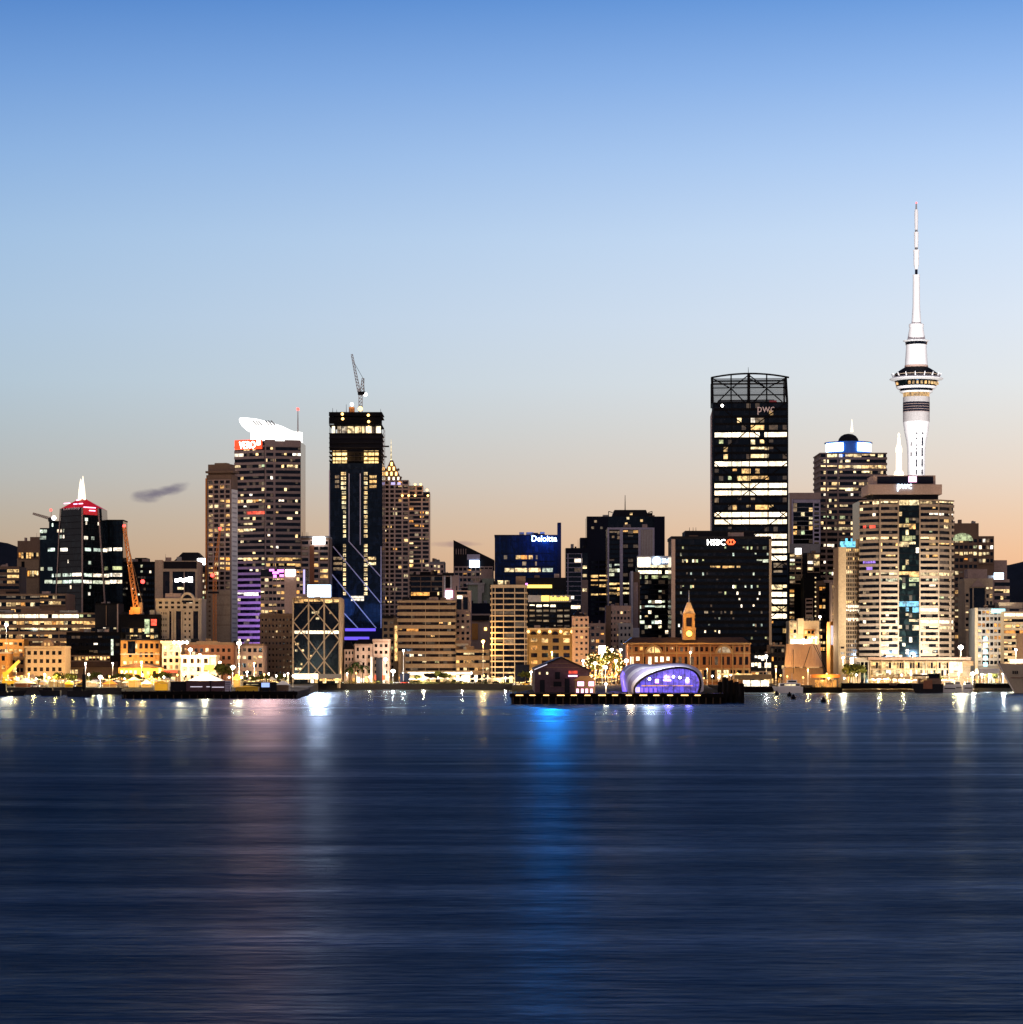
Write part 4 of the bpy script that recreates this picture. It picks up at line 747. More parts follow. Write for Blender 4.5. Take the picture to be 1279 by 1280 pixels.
# --- black bank tower
D0 = 1420.
b = Bld('office_tower', 'broad black office tower with white letters and a red orange emblem at its top', 840, 964, 671, D0, 34, 'blackglass')
b.box('plant_room', 'dark', 857, 944, 663, 671.5, -28, -3); b.box('corner_pier', 'mauve', 839.5, 844, 674, 812, -2, .9); b.box('corner_pier', 'beige', 961.5, 964.5, 674, 835, -2, .9); b.box('parapet', 'dark', 839, 964.5, 670.3, 674, -34, .6)
for q in (862, 866.5, 870): mast(b.root, q, 659, 663.5, D0 + 6, .3, 'dark', 'antenna')
text(b.root, 'sign', 'HSBC', 884, 906.5, 681.5, 674.3, D0, 'e_white', .6)
fe = fr = b.fr; zc_ = fr.z(677.7); uc = fr.u(913.5); q = lambda du, dz: fr.pt(uc + du, zc_ + dz, .9)
mb = MB()
for pts in ([(-1.3, 1.5), (1.3, 1.5), (0, 0)], [(-1.3, -1.5), (1.3, -1.5), (0, 0)], [(-2.6, 0), (-1.3, 1.5), (-1.3, -1.5)], [(2.6, 0), (1.3, 1.5), (1.3, -1.5)]):
    v = [q(*p) for p in pts]; w = [p + Vector((0, -.3, 0)) for p in v]; mb.add(v + w, [(0, 1, 2), (3, 4, 5), (0, 1, 4, 3), (1, 2, 5, 4), (2, 0, 3, 5)])
M['e_emblem'] = emit('red_orange_emblem', (1., .10, .03), 3.2, True)
mb.build('emblem', 'e_emblem', b.root)
hot = [(684.5, .12, 'w_green', 845, 960), (692, .06, 'w_cool'), (701.5, .5, 'cool', 852, 880), (701.5, .9, 'w_cool', 945, 961), (709.5, .8, 'w_warm', 882, 925), (718, .12, 'w_cool'), (726, .06, 'w_cool'), (735.5, .2, 'cool', 852, 960), (744.5, .15, 'cool', 892, 962), (753, .12, 'cool', 905, 962), (761.5, .12, 'cool', 910, 962), (769, .15, 'w_dim'), (785, .15, 'cool')]
b.grid(845, 961, 681, 818, 17, 46, 'black', .08, .5, .35, True, p=.012, mix='cool', hot=hot); b.done()
# --- grey framed tower
D0 = 1600.
b = Bld('office_tower', 'grey framed tower with a ladder like right edge, left of the domed tower', 987, 1026, 617, D0, 26, 'plainglass')
b.box('parapet', 'mauve', 987, 1026, 616, 624, -26, 1.); b.box('frame_beam', 'lilac', 992, 1025, 624.5, 628.5, 0, 1.4); b.box('frame_pier', 'lilac', 989.5, 991.5, 624, 680, 0, 1.2); b.box('left_wall', 'mauve', 987, 990, 624, 700, 0, .8)
b.grid(991.5, 1016, 628.5, 680, 9, 5, 'grey', .1, .12, .4, True, p=.12, mix='office'); b.grid(1016, 1025.5, 628.5, 682, 10, 1, 'lilac', .35, .35, 1., p=0); b.box('base_band', 'grey', 987, 1025, 680, 692, 0, 1.6); b.done()
b = Bld('apartment_building', 'dark apartment block with a square white sign lamp, below the grey framed tower', 986, 1025.5, 691, 1520, 22, 'dark')
b.grid(987, 1003, 692, 730, 7, 2, 'tan', .15, .4, .8, p=.5, mix='office', piers=[994, 1002], pw=1.2); b.grid(1009, 1025, 692, 716, 3, 2, 'tan', .15, .3, .8, p=.5, mix='office'); b.box('sign', 'e_white', 994, 1001.5, 685.5, 692.5, .9, 1.6)
b.grid(987, 993, 736, 780, 8, 1, 'brown', .1, .4, .4, p=.8, mix='home'); b.grid(1003, 1005.5, 720, 790, 10, 1, 'dark', .1, .4, .4, p=1, hot=[(y, .8, 'w_dim') for y in range(722, 790, 6)])
b.box('dark_slab', 'black', 994, 1003, 731, 775, 0, 1.2); b.done()
b = Bld('office_building', 'narrow black building with a rounded top and a column of white edge lamps', 1005, 1018.5, 722, 1485, 16, 'black')
b.grid(1007, 1016, 748, 780, 6, 1, 'mauve', .1, .5, .4, p=.1); b.box('rounded_top', 'black', 1007, 1017, 717, 723, -14, -.5)
for y in range(722, 800, 6): ball(b.root, 1019.5, y, 1484, .45, 'w_cream', 'edge_lamp')
b.done()
b = Bld('apartment_building', 'dark sliver block with scattered amber windows, left of the slim beige tower', 1019.5, 1041, 726, 1500, 18, 'brown')
b.box('roof_frame', 'mauve', 1030, 1049, 725, 728.5, -12, .9); b.grid(1024, 1032, 732, 815, 11, 2, 'dark', .2, .45, .4, p=.35, mix='home'); b.box('dark_wall', 'black', 1032, 1041, 728, 815, 0, .5); b.done()
b = Bld('apartment_building', 'thin stack of pale balconies directly left of the slim beige tower', 1040, 1049, 728, 1470, 12, 'mauve')
b.grid(1040.5, 1049, 730, 778, 7, 1, 'mauve', .05, .5, .9, p=.3, mix='office'); b.done()
b = Bld('heritage_building', 'orange brick block with a white vertical sign, left foot of the slim beige tower', 1038, 1050, 777, 1425, 16, 'orange')
b.box('vertical_sign', 'e_pale', 1038.6, 1041.4, 782, 806, .1, .6); b.grid(1042, 1049.5, 780, 820, 7, 2, 'orange', .4, .5, .4, p=.15, glassm='bronze'); b.done()
b = Bld('heritage_building', 'bright cream lit stepped podium building just above the brown sail canvas', 986, 1024, 776, 1450, 14, 'beige')
b.grid(987, 996, 778, 800, 3, 2, 'cream', .3, .4, .6, p=.6, mix='gold'); b.box('step', 'cream', 997, 1004.5, 773, 792, -5, .8); b.grid(1005, 1018, 787, 800, 2, 3, 'orange', .25, .35, .6, p=.6, mix='gold'); b.box('lit_roof_sign', 'w_bright', 988, 1015, 799, 805, .5, 1.2); b.done()
# --- domed tower
D0 = 1620.
b = Bld('office_tower', 'brown banded tower with a blue lit drum, black dome and short white spire', 1025.5, 1108, 566, D0, 34, 'brown')
hot = [(571.5, .92, 'w_cream', 1033, 1104), (578, .25, 'w_cream'), (585.5, .95, 'w_cream'), (592, .4, 'w_cream'), (599.5, 0, 'w_dim'), (606.5, .5, 'w_cream'), (614, .85, 'w_cream'), (621, .15, 'w_white'), (628, .3, 'w_cream'), (635, .3, 'w_cream'), (650, .35, 'w_green'), (657, .5, 'w_cream', 1045, 1080), (663.5, .85, 'w_cream', 1030, 1078), (677, .7, 'w_blue', 1050, 1073), (684, .4, 'w_white')]
b.grid(1026, 1107.5, 566, 826, 37, 24, 'umber', .1, .42, .7, True, p=.1, hot=hot, wrap=True, piers=[1033, 1047.5], pw=2.)
cx_, cy_ = X(1064.5, D0), D0 + 15
mb = MB(); r_ = 28.5 * D0 / F; mb.lathe(cx_, cy_, [(r_, Z(566, D0)), (r_, Z(552.5, D0)), (r_ * 1.06, Z(552, D0)), (r_ * 1.06, Z(551, D0)), (4, Z(550.5, D0))], 40)
M['drumblue'] = wall('blue_painted_drum', (.03, .14, .45), .35, .15); smooth(mb.build('drum', 'drumblue', b.root))
mb = MB(); r_ = 13 * D0 / F; mb.lathe(cx_, cy_, [(r_ * 1.0, Z(551, D0)), (r_, Z(549, D0)), (r_ * .93, Z(546, D0)), (r_ * .72, Z(542.5, D0)), (r_ * .4, Z(540.3, D0)), (.3, Z(539.5, D0))], 24); mb.build('dome', 'dark', b.root)
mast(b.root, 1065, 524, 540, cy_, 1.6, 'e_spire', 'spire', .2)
for a0, a1 in ((195, 250), (285, 332)):
    mb = MB(); r_ = 29.2 * D0 / F; n_ = 8; P = [(math.radians(a0 + (a1 - a0) * i / n_)) for i in range(n_ + 1)]
    vs = [(cx_ + rr * math.cos(t), cy_ + rr * math.sin(t), z) for rr in (r_, r_ + .5) for z in (Z(563.5, D0), Z(553, D0)) for t in P]; k = n_ + 1
    mb.add(vs, [f for i in range(n_) for f in ((i, i + 1, k + i + 1, k + i), (2 * k + i, 2 * k + i + 1, 3 * k + i + 1, 3 * k + i), (k + i, k + i + 1, 3 * k + i + 1, 3 * k + i), (i, i + 1, 2 * k + i + 1, 2 * k + i))] + [(0, k, 3 * k, 2 * k), (n_, k + n_, 3 * k + n_, 2 * k + n_)]); mb.build('sign', 'e_bluew', b.root)
b.done()
# --- slim beige tower
b = Bld('office_tower', 'slim tower with a plain peach wall strip beside a fine dark grid of windows', 1048, 1074.5, 684, 1400, 22, 'brown')
b.box('plain_strip', 'sand', 1048, 1057.5, 684, 862, -2, 1.2); b.box('roof_screen', 'sand', 1070, 1075, 674, 690, -8, 0); b.box('roof_sign', 'w_blue', 1052, 1070, 676.5, 683.5, -6, -2)
b.grid(1057.5, 1074.5, 685, 826, 26, 8, 'tan', .3, .3, .5, p=.0, cap=100, hot=[(690, .9, 'w_warm'), (698, .4, 'w_warm'), (707, .7, 'w_cream', 1057, 1063), (714, .9, 'w_cream', 1057, 1066), (751, .8, 'w_warm'), (757, 1, 'w_bright'), (761, 1, 'w_bright'), (766, .8, 'w_warm'), (773, 1, 'w_bright')], glassm='bronze')
b.grid(1049.5, 1056, 806, 820, 2, 1, 'sand', .3, .6, 1.6, off=1.2, p=0, glassm='bronze'); b.done()
# --- big tiered tower
D0 = 1385.
b = Bld('office_tower', 'massive tiered beige tower with floodlit lower floors and a stepped top', 1091, 1190.5, 624, D0, 36, 'plainglass', body=None)
fL = Frame(1075, D0 + 9, 1099, D0, D0); fR = Frame(1174, D0, 1191.5, D0 + 8, D0); fC = Frame(1099, D0, 1174, D0, D0)
P4 = [fL.pt(0, 0, 0), fC.pt(0, 0, 0), fR.pt(0, 0, 0), fR.pt(fR.len, 0, 0)]
MB().prism([(p.x, p.y) for p in P4] + [(P4[3].x, P4[3].y + 30), (P4[0].x, P4[0].y + 30)], GZ, Z(624.5, D0)).build('core', 'plainglass', b.root)
fr = fC
for nm, m_, q0, q1, y0_, y1_, n0 in (('roof_tier', 'mauve', 1092, 1170, 594, 606, -24), ('sign_tier', 'mauve', 1085.5, 1177.5, 605.5, 618, -28), ('recessed_tier', 'dark', 1091, 1173.5, 617.5, 625, -24), ('roof_tier_glass', 'navy', 1097, 1167, 595.5, 604.5, -23.5)):
    ubox(nm, m_, fC, fC.u(q0), fC.u(q1), fC.z(y1_), fC.z(y0_), n0, {'roof_tier': -1., 'sign_tier': .4, 'recessed_tier': -1.5, 'roof_tier_glass': -.8}[nm], b.root)
text(b.root, 'sign', 'pwc', 1121.5, 1139.5, 614, 605.2, D0, 'e_bluew', .9); ubox('sign_mark', 'e_pink', fC, fC.u(1136), fC.u(1146), fC.z(602.5), fC.z(595.5), -.6, -.2, b.root)
nrow = 27; yb_ = 624.5 + nrow * 7.45
hotC = [(631, .95, 'w_cream'), (645.5, .9, 'w_white', 1160, 1192), (645.5, .1, 'w_dim'), (673, .9, 'w_cream'), (681, .5, 'w_warm'), (698, .6, 'w_warm'), (715.5, .97, 'w_cream'), (723, .6, 'w_cool'), (765.5, .9, 'w_bright', 1150, 1192), (774, .9, 'w_bright', 1150, 1192), (782, .7, 'w_cream', 1150, 1192), (790, .5, 'w_warm'), (800, .6, 'w_warm'), (808, .5, 'w_cream'), (816, .5, 'w_cream')]
b.grid(1099, 1123.5, 624.5, yb_, nrow, 6, 'taupe', .1, .46, .9, True, p=.06, hot=[h for h in hotC if h[0] != 673] + [(673, .8, 'w_cream')], fr=fC, piers=[1099.5, 1123.5], pw=3.)
b.grid(1149, 1174, 624.5, yb_, nrow, 6, 'taupe', .1, .46, .9, True, p=.08, hot=hotC, fr=fC, piers=[1149, 1174], pw=3.)
b.grid(1123.5, 1149, 624.5, yb_, nrow, 6, 'black', .05, .1, .25, True, p=.1, fr=fC, glassm='tealglass', hot=[(631, .9, 'w_cream'), (657, .9, 'w_warm'), (673, .5, 'w_green'), (682, .6, 'w_cream'), (715, .95, 'w_warm'), (723, .5, 'w_green'), (731, .5, 'w_green'), (757, .95, 'w_blue'), (766, .7, 'w_blue', 1132, 1150), (775, .5, 'w_cream'), (783, .6, 'w_cream')], cap=100)
b.grid(1075, 1099, 624.5, yb_, nrow, 6, 'taupe', .1, .46, .8, True, p=.08, fr=fL, hot=[(631, .8, 'w_cream', 1080, 1099), (657, .4, 'w_red', 1080, 1095), (673, .5, 'w_cream'), (705, .5, 'w_violet'), (712, .5, 'w_violet', 1075, 1092), (720, .5, 'w_cream'), (806, .4, 'w_cream')])
b.grid(1174, 1191.5, 624.5, yb_, nrow, 3, 'taupe', .1, .46, .8, True, p=.06, fr=fR, hot=[(631, .9, 'w_cream'), (645.5, .9, 'w_white'), (681, .6, 'w_warm'), (715.5, .9, 'w_cream'), (774, .8, 'w_bright'), (783, .7, 'w_cream')])
for q in (1082, 1187): ubox('end_column', 'taupe', fL if q < 1100 else fR, (fL if q < 1100 else fR).u(q) - .5, (fL if q < 1100 else fR).u(q) + .5, fC.z(yb_), fC.z(630), -.3, 1., b.root) if q == 1187 else None
b.done(); tiered = b
# podium hall
b = Bld('terminal_building', 'long low glass fronted waterfront hall at the foot of the tiered tower', 1087, 1215, 823, 1325, 24, 'beige', body=None)
b.box('back_wall', 'cream', 1087, 1215, 824, 860, -24, -4); b.box('roof', 'brownroof', 1084, 1213, 821, 825.5, -24, 3.); b.box('fascia', 'mauve', 1084, 1213, 821.5, 825, 3., 3.4); b.box('left_block', 'pale', 1066.5, 1086, 822, 858, -14, 1.2)
b.grid(1088, 1186, 827, 846, 2, 30, 'cream', .14, .2, .4, p=.8, hot=[(832, .75, 'gold'), (842, .8, 'office')]); [b.box('column', 'cream', q - .5, q + .5, 825, 847, 0, 1.) for q in range(1088, 1190, 14)]; [b.box('awning', m_, q, q + 8, 842, 843.5, .4, 3.) for q, m_ in ((1094, 'tent'), (1122, 'olive'), (1150, 'tent'), (1166, 'brown'))]; b.grid(1186, 1203, 827, 841, 1, 3, 'white', .08, .05, .6, p=1, hot=[(834, 1, 'w_bright')]); b.box('end_block', 'tan', 1203, 1216, 826, 832, -4, 2); b.box('wharf_front', 'tan', 1066, 1216, 846, 860, -4, -.5)
b.grid(1070, 1085, 826, 856, 1, 3, 'pale', .2, .1, 1.6, off=1.2, p=.2); b.done()
# --- right side towers
b = Bld('office_tower', 'dark brown tower with an arched green lit top window, right of the tiered beige tower', 1190, 1223.5, 654, 1640, 26, 'brown')
b.box('wing', 'brown', 1222, 1243, 670, 820, -24, -1); b.box('wing_step', 'mauve', 1240, 1260, 700, 820, -26, -3)
b.grid(1193, 1222, 672, 800, 16, 5, 'brown', .25, .45, .5, p=.12, mix='home', hot=[(675, .9, 'w_cream', 1193, 1210), (694, .95, 'w_cream'), (713, .7, 'w_cream'), (682, .4, 'office')]); b.grid(1223, 1242, 671.5, 705, 4, 4, 'brown', .3, .45, .1, p=.25, mix='office', hot=[(695, .9, 'w_cream')])
mb = MB(); cx_, cz_ = b.fr.u(1203), b.fr.z(676); mb.add([b.fr.pt(cx_ + 8.5 * .6 * 1. * math.cos(math.pi * i / 12) * 1.3, cz_ + 4.9 * math.sin(math.pi * i / 12), n) for n in (.3, .7) for i in range(13)], [tuple(range(13)), tuple(range(13, 26))] + [(i, i + 1, 14 + i, 13 + i) for i in range(12)]); mb.build('arched_window', 'w_green', b.root); b.done()
b = Bld('office_building', 'beige block with a triangular pediment and two tall glass bays, far right', 1206, 1241, 727, 1500, 22, 'beige')
zt, z0_ = b.fr.z(724), b.fr.z(733.5); MB().add([b.fr.pt(b.fr.u(1213), z0_, n) for n in (.2, .9)] + [b.fr.pt(b.fr.u(1231), z0_, n) for n in (.2, .9)] + [b.fr.pt(b.fr.u(1222), zt, n) for n in (.2, .9)], [(0, 2, 4), (1, 3, 5), (0, 1, 5, 4), (2, 3, 5, 4), (0, 1, 3, 2)]).build('pediment', 'mauve', b.root)
b.box('parapet', 'beige', 1205.5, 1241.5, 723, 728, -22, .1); b.box('roof', 'mauve', 1212, 1236, 711, 724, -18, -5); b.box('glass_bay', 'blackglass', 1212, 1231, 735, 775, .02, .3); b.box('column', 'beige', 1215.5, 1217, 735, 775, .1, .8)
b.grid(1232, 1241, 732, 775, 5, 2, 'beige', .3, .45, .6, p=.5, mix='gold'); b.grid(1206, 1212, 740, 800, 8, 1, 'beige', .35, .5, .5, p=.4, mix='home'); b.box('low_wing', 'beige', 1205, 1221, 788, 860, 0, 8); b.done()
b = Bld('office_building', 'mauve rounded block with a white roof sign behind the beige pediment block', 1236, 1262, 724, 1540, 20, 'mauve')
b.grid(1243, 1262, 726, 760, 4, 5, 'mauve', .1, .45, .6, True, p=.15, hot=[(737, .9, 'w_cream')]); b.box('sign', 'e_bluew', 1243.5, 1255, 716, 724, -2, -1); b.box('roof_screen', 'pale', 1237, 1256, 719, 726, -14, -3); b.done()
b = Bld('apartment_building', 'waterfront apartment block with white edge columns and a teal light column down its front', 1219, 1259, 760, 1395, 20, 'grey')
b.grid(1222, 1257, 762, 832, 9, 7, 'pale', .2, .4, .8, p=.5, mix='home'); b.box('edge_column', 'cream', 1218.5, 1222, 760, 850, 0, 1.2); b.box('teal_sign', 'e_cyan', 1239, 1256, 761, 766.5, .9, 1.4)
for y in range(796, 832, 8): b.box('teal_light', 'e_cyan', 1229, 1234, y, y + 5, .9, 1.2)
b.box('roof_screen', 'cream', 1250, 1280, 753, 760.5, -14, -2); b.done()
b = Bld('hotel_building', 'bright terraced hotel with gold lit balconies cut by the right photo edge', 1255, 1300, 764, 1385, 20, 'cream')
b.grid(1255, 1299, 765, 836, 10, 9, 'cream', .08, .45, 1.2, True, p=.6, mix='gold', hot=[(768, .9, 'w_bright'), (790, .7, 'w_amber')]); b.box('dark_bay', 'brown', 1270, 1300, 792, 832, 1., 1.6); b.done()
# --- ferry building
D0 = 1345.
b = Bld('ferry_building', 'orange lit brick and stone terminal with big arches, dark hipped roof and golden clock tower', 785, 938, 806, D0, 26, 'terracotta')
zt, zr = b.fr.z(805.5), b.fr.z(796.5); MB().prism([(X(779, D0), D0 - 2, zt), (X(941, D0), D0 - 2, zt), (X(941, D0), D0 + 28, zt), (X(779, D0), D0 + 28, zt)], zt, zr, [(X(791, D0), D0 + 6, zr), (X(930, D0), D0 + 6, zr), (X(930, D0), D0 + 20, zr), (X(791, D0), D0 + 20, zr)]).build('hip_roof', 'brownroof', b.root)
b.box('cornice', 'stone', 779, 938.5, 803.6, 805.6, -1, 2.2); b.box('string_course', 'stone', 785, 938.5, 815.8, 817.4, 0, .9)
b.grid(786, 937, 807, 816, 1, 24, 'terracotta', .4, .35, .5, p=.12, mix='home', glassm='bronze'); b.grid(786, 937, 818, 834, 1, 20, 'terracotta', .45, .35, .7, p=.15, mix='home', glassm='bronze', hot=[(826, .8, 'w_bright', 788, 842)]); b.grid(786, 937, 835, 852, 1, 18, 'stone', .3, .3, .5, p=.5, mix='gold')
for q in (817, 905):
    mb = MB(); uc, zc = b.fr.u(q), b.fr.z(817); R_, r_ = 4.6, 3.5
    arc = lambda R, n: [b.fr.pt(uc + R * math.cos(math.pi * i / 14), zc + R * math.sin(math.pi * i / 14), n) for i in range(15)]
    mb.add(arc(R_, 1.3) + arc(r_, 1.3) + arc(R_, .1) + arc(r_, .1), [f for i in range(14) for f in ((i, i + 1, 16 + i, 15 + i), (30 + i, 31 + i, i + 1, i), (15 + i, 16 + i, 46 + i, 45 + i))]).build('arch', 'stone', b.root)
    MB().add(arc(r_, .75) + arc(r_, .3), [tuple(range(15)), tuple(range(15, 30))]).build('arch_window', 'w_dim' if q > 850 else 'w_warm', b.root)
for q in list(range(790, 940, 14)): b.box('pilaster', 'stone', q - .7, q + .7, 806, 852, .4, 1.)
ft = Frame(854, D0 - 1, 869, D0 - 1, D0)
tw = lambda q0, q1, y0_, y1_, m_, nm, n0, n1: ubox(nm, m_, ft, ft.u(q0), ft.u(q1), ft.z(y1_), ft.z(y0_), n0, n1, ct)
ct = b.box('clock_tower', 'stone', 853.5, 869.5, 785, 800, -8, 0)
ct.name = 'clock_tower_base'
ct = b.root
tw(854.8, 868.2, 768, 786, 'stone', 'clock_tower_shaft', -7, -.8); tw(858, 865, 772, 783, 'bronze', 'clock_tower_opening', -1, -.6)
for q in (855.2, 867.8): tw(q - .9, q + .9, 769, 786, 'stone', 'clock_tower_column', -2, -.2)
tw(852.8, 870.2, 784.5, 787, 'stone', 'clock_tower_cornice', -9, .6); tw(853.5, 869.5, 766.8, 768.6, 'stone', 'clock_tower_cornice', -8, .3)
zt, zr = ft.z(767), ft.z(753); cxm = X(861.5, D0); MB().prism([(cxm - 3.0, D0 - .4), (cxm + 3.0, D0 - .4), (cxm + 3.0, D0 + 5.6), (cxm - 3.0, D0 + 5.6)], zt, zr, [(cxm - .8, D0 + 1.8), (cxm + .8, D0 + 1.8), (cxm + .8, D0 + 3.4), (cxm - .8, D0 + 3.4)]).build('clock_tower_roof', 'sand', b.root)
mb = MB(); mb.add([ft.pt(ft.u(861.5) + 1.5 * math.cos(2 * math.pi * i / 16), ft.z(792) + 1.5 * math.sin(2 * math.pi * i / 16), n) for n in (.05, .3) for i in range(16)], [tuple(range(16)), tuple(range(16, 32))] + [(i, (i + 1) % 16, 16 + (i + 1) % 16, 16 + i) for i in range(16)]); mb.build('clock_face', 'e_gold', b.root)
mast(b.root, 861.3, 738, 754, D0 + 2.6, .45, 'steel', 'flagpole'); b.done(); ferryb = b
b = Bld('shop_building', 'dark two storey wharf building right of the orange clock tower terminal', 938, 965, 817, 1350, 16, 'black')
b.grid(939, 964, 818, 836, 2, 6, 'black', .15, .3, .4, p=.6, mix='gold', hot=[(822, .8, 'w_white'), (831, .9, 'w_bright')]); b.grid(939, 964, 839, 853, 1, 5, 'brown', .2, .2, .5, p=.6, mix='gold'); b.done()
b = Bld('warehouse', 'dark slim shed between the pink lit wharf building and the brown sail canvas', 962, 982, 806, 1375, 14, 'brown'); b.grid(963, 981, 808, 850, 4, 4, 'dark', .3, .5, .4, p=.2, mix='home'); b.done()
# --- brown sail canvas
b = Bld('sail_canopy', 'large brown stretched canvas screen with slanting ropes in front of the lit podium buildings', 981, 1029, 835, 1322, 10, 'brown', cat='canopy')
mb = MB(); n_ = 12
mb.add([b.fr.pt(b.fr.u(980.5 + (2.2 if j else 0) + (47 if j == 0 else 42.5) * i / n_), b.fr.z(833.5 if j == 0 else 805 + .6 * math.sin(i * 1.3)), 1.5 + .9 * math.sin(i * .8 + j) + t * .3) for t in (0, 1) for j in (0, 1) for i in range(n_ + 1)], [f for i in range(n_) for f in ((i, i + 1, n_ + 2 + i, n_ + 1 + i), (2 * n_ + 2 + i, 2 * n_ + 3 + i, 3 * n_ + 4 + i, 3 * n_ + 3 + i), (n_ + 1 + i, n_ + 2 + i, 3 * n_ + 4 + i, 3 * n_ + 3 + i), (i, i + 1, 2 * n_ + 3 + i, 2 * n_ + 2 + i))] + [(0, n_ + 1, 3 * n_ + 3, 2 * n_ + 2), (n_, 2 * n_ + 1, 4 * n_ + 3, 3 * n_ + 2)]); mb.build('canvas', 'sail', b.root)
mb = MB()
for q0, y0_, q1, y1_ in ((1016, 806, 1030, 834), (1019, 806, 1033, 840), (991, 812, 991, 842), (1012, 808, 1004, 833)): mb.bar(b.fr.pt(b.fr.u(q0), b.fr.z(y0_), 3.4), b.fr.pt(b.fr.u(q1), b.fr.z(y1_), 3.4), .28)
mb.build('ropes', 'dark', b.root); b.done()
# ================================================================= SKY TOWER
D0 = 1950.
t = empty('observation_tower', (X(1145.5, D0), D0, GZ), 'very tall white needle tower with a ringed observation pod and long antenna mast', 'tower')
tx, ty = X(1145.5, D0), D0; S = D0 / F
pr = lambda *a: [(r * S, Z(y, D0)) for r, y in a]
def rev(name, mat, prof, k=32): return smooth(MB().lathe(tx, ty, pr(*prof), k).build(name, mat, t), 35)
rev('shaft', 'skyconc', [(10.8, 850), (10.8, 575), (11.3, 560), (12.4, 551), (14.6, 541), (16.4, 527.5)])
rev('shaft_collar', 'pale', [(16.5, 527.5), (16.5, 515)])
for y in (503.2, 506.4, 509.6, 512.6): rev('dark_band', 'navy', [(16.6, y + 2.3), (16.6, y)]); rev('band_rib', 'mauve', [(16.75, y + 2.9), (16.75, y + 2.35)])
rev('pod_neck', 'pale', [(16.5, 503.2), (16.5, 496.5)]); rev('lit_deck', 'w_warm', [(16.3, 496.4), (16.6, 491.4)])
rev('pod_ring', 'skyconc', [(19, 491.3), (21, 489.4)]); rev('pod_glass', 'blueglass', [(19.5, 489.4), (20.6, 486.4)]); rev('pod_ring', 'skyconc', [(23, 486.4), (25.4, 483.6)])
rev('pod_glass', 'tealglass', [(24.8, 483.5), (26.8, 476.6)]); rev('pod_ring', 'skyconc', [(26, 476.5), (33.2, 474.4), (33.2, 473.6), (27, 471.2)]); rev('pod_roof', 'dark', [(26, 471.1), (27, 467.5), (20, 462.5), (15, 459.5)])
for k, y in enumerate((469.2, 465.2)): rev('roof_rail', 'beige', [(26.5 - k * 5, y), (26.9 - k * 5, y - .9)])
for i in range(16):
    a_ = 2 * math.pi * (i + .5) / 16; MB().bar((tx + 27 * S * math.cos(a_), ty + 27 * S * math.sin(a_), Z(474, D0)), (tx + 31 * S * math.cos(a_), ty + 31 * S * math.sin(a_), Z(467, D0)), .9, .5).build('roof_strut', 'skyconc', t)
for i in range(14):
    a_ = math.pi * (1.1 + .8 * i / 13); mb = MB(); c_, s_ = math.cos(a_), math.sin(a_); r_ = 26.4 * S
    mb.bar((tx + r_ * c_, ty + r_ * s_, Z(482, D0)), (tx + r_ * c_, ty + r_ * s_, Z(478.5, D0)), 1.5)
    if rnd.random() < .75: mb.build('lit_window', 'w_warm', t)
rev('red_ring', 'pink', [(14.6, 459.5), (14.6, 457)])
rev('upper_cone', 'skyconc', [(14.2, 457), (13.4, 445), (12.6, 433.2), (12.9, 431.2)]); rev('upper_glass', 'blueglass', [(13.2, 431.1), (13.8, 427.8)]); rev('upper_ring', 'skyconc', [(13.5, 427.7), (16.6, 426), (11.2, 424.6)])
rev('mast_base', 'skyconc', [(11.2, 424.6), (8.6, 410), (9.2, 408.6), (9.2, 405.4), (6.4, 404)])
rev('lower_mast', 'skyconc', [(6, 404), (4.8, 384.6), (4.6, 383.6), (4.2, 346), (4.6, 343.6)], 16); rev('mast_joint', 'navy', [(1.7, 343.5), (1.7, 337)], 10); rev('middle_mast', 'skyconc', [(1.8, 336.9), (3.4, 331), (3.5, 316), (4.2, 312.5)], 16)
rev('mast_joint', 'grey', [(2.2, 312.4), (1.8, 309.5)], 10); rev('upper_mast', 'skyconc', [(2.4, 309.4), (2.8, 292), (3, 290)], 14); rev('mast_joint', 'grey', [(1.7, 289.9), (1.7, 287.4)], 10); rev('top_mast', 'skyconc', [(2, 287.3), (2.4, 268), (2, 262)], 12); rev('tip', 'steel', [(1.2, 261.9), (.9, 254.5)], 8); ball(t, 1145.5, 253.5, D0, .55, 'e_red', 'beacon')
for q, ys in ((1143.8, [(542, 544), (548, 550), (555, 558), (561, 563), (565, 571), (575, 584), (588, 594)]), (1151.2, [(542, 544), (548, 558), (561, 571), (575, 584), (588, 594)]), (1138, [(554, 558), (567, 571)])):
    for y0_, y1_ in ys: ubox('slot_window', 'grey' if q == 1138 else 'navy', Frame(1130, D0 - 11.4 * S, 1160, D0 - 11.4 * S, D0), X(q, D0) - .45 - X(1130, D0 - 11.4 * S), X(q, D0) + .45 - X(1130, D0 - 11.4 * S), Z(y1_, D0), Z(y0_, D0), -2.5, .12 if y0_ > 553 else (1.2 if y0_ > 546 else 2.6), t)
D1 = 1900.
t2 = empty('minaret_spire', (X(1123.7, D1), D1, GZ), 'small white glowing minaret spire just left of the tall needle tower', 'spire')
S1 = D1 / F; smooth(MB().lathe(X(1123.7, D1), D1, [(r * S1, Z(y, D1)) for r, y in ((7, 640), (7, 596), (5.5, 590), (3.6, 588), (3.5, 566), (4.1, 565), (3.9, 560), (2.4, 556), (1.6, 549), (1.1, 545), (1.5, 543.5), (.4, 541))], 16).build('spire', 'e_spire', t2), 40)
# ================================================================= SETTING
def sheet(name, mb, mat, kind='structure', label=None, cat=None):
    o = mb.build(name, mat); o['kind'] = kind
    return tag(o, label, cat)
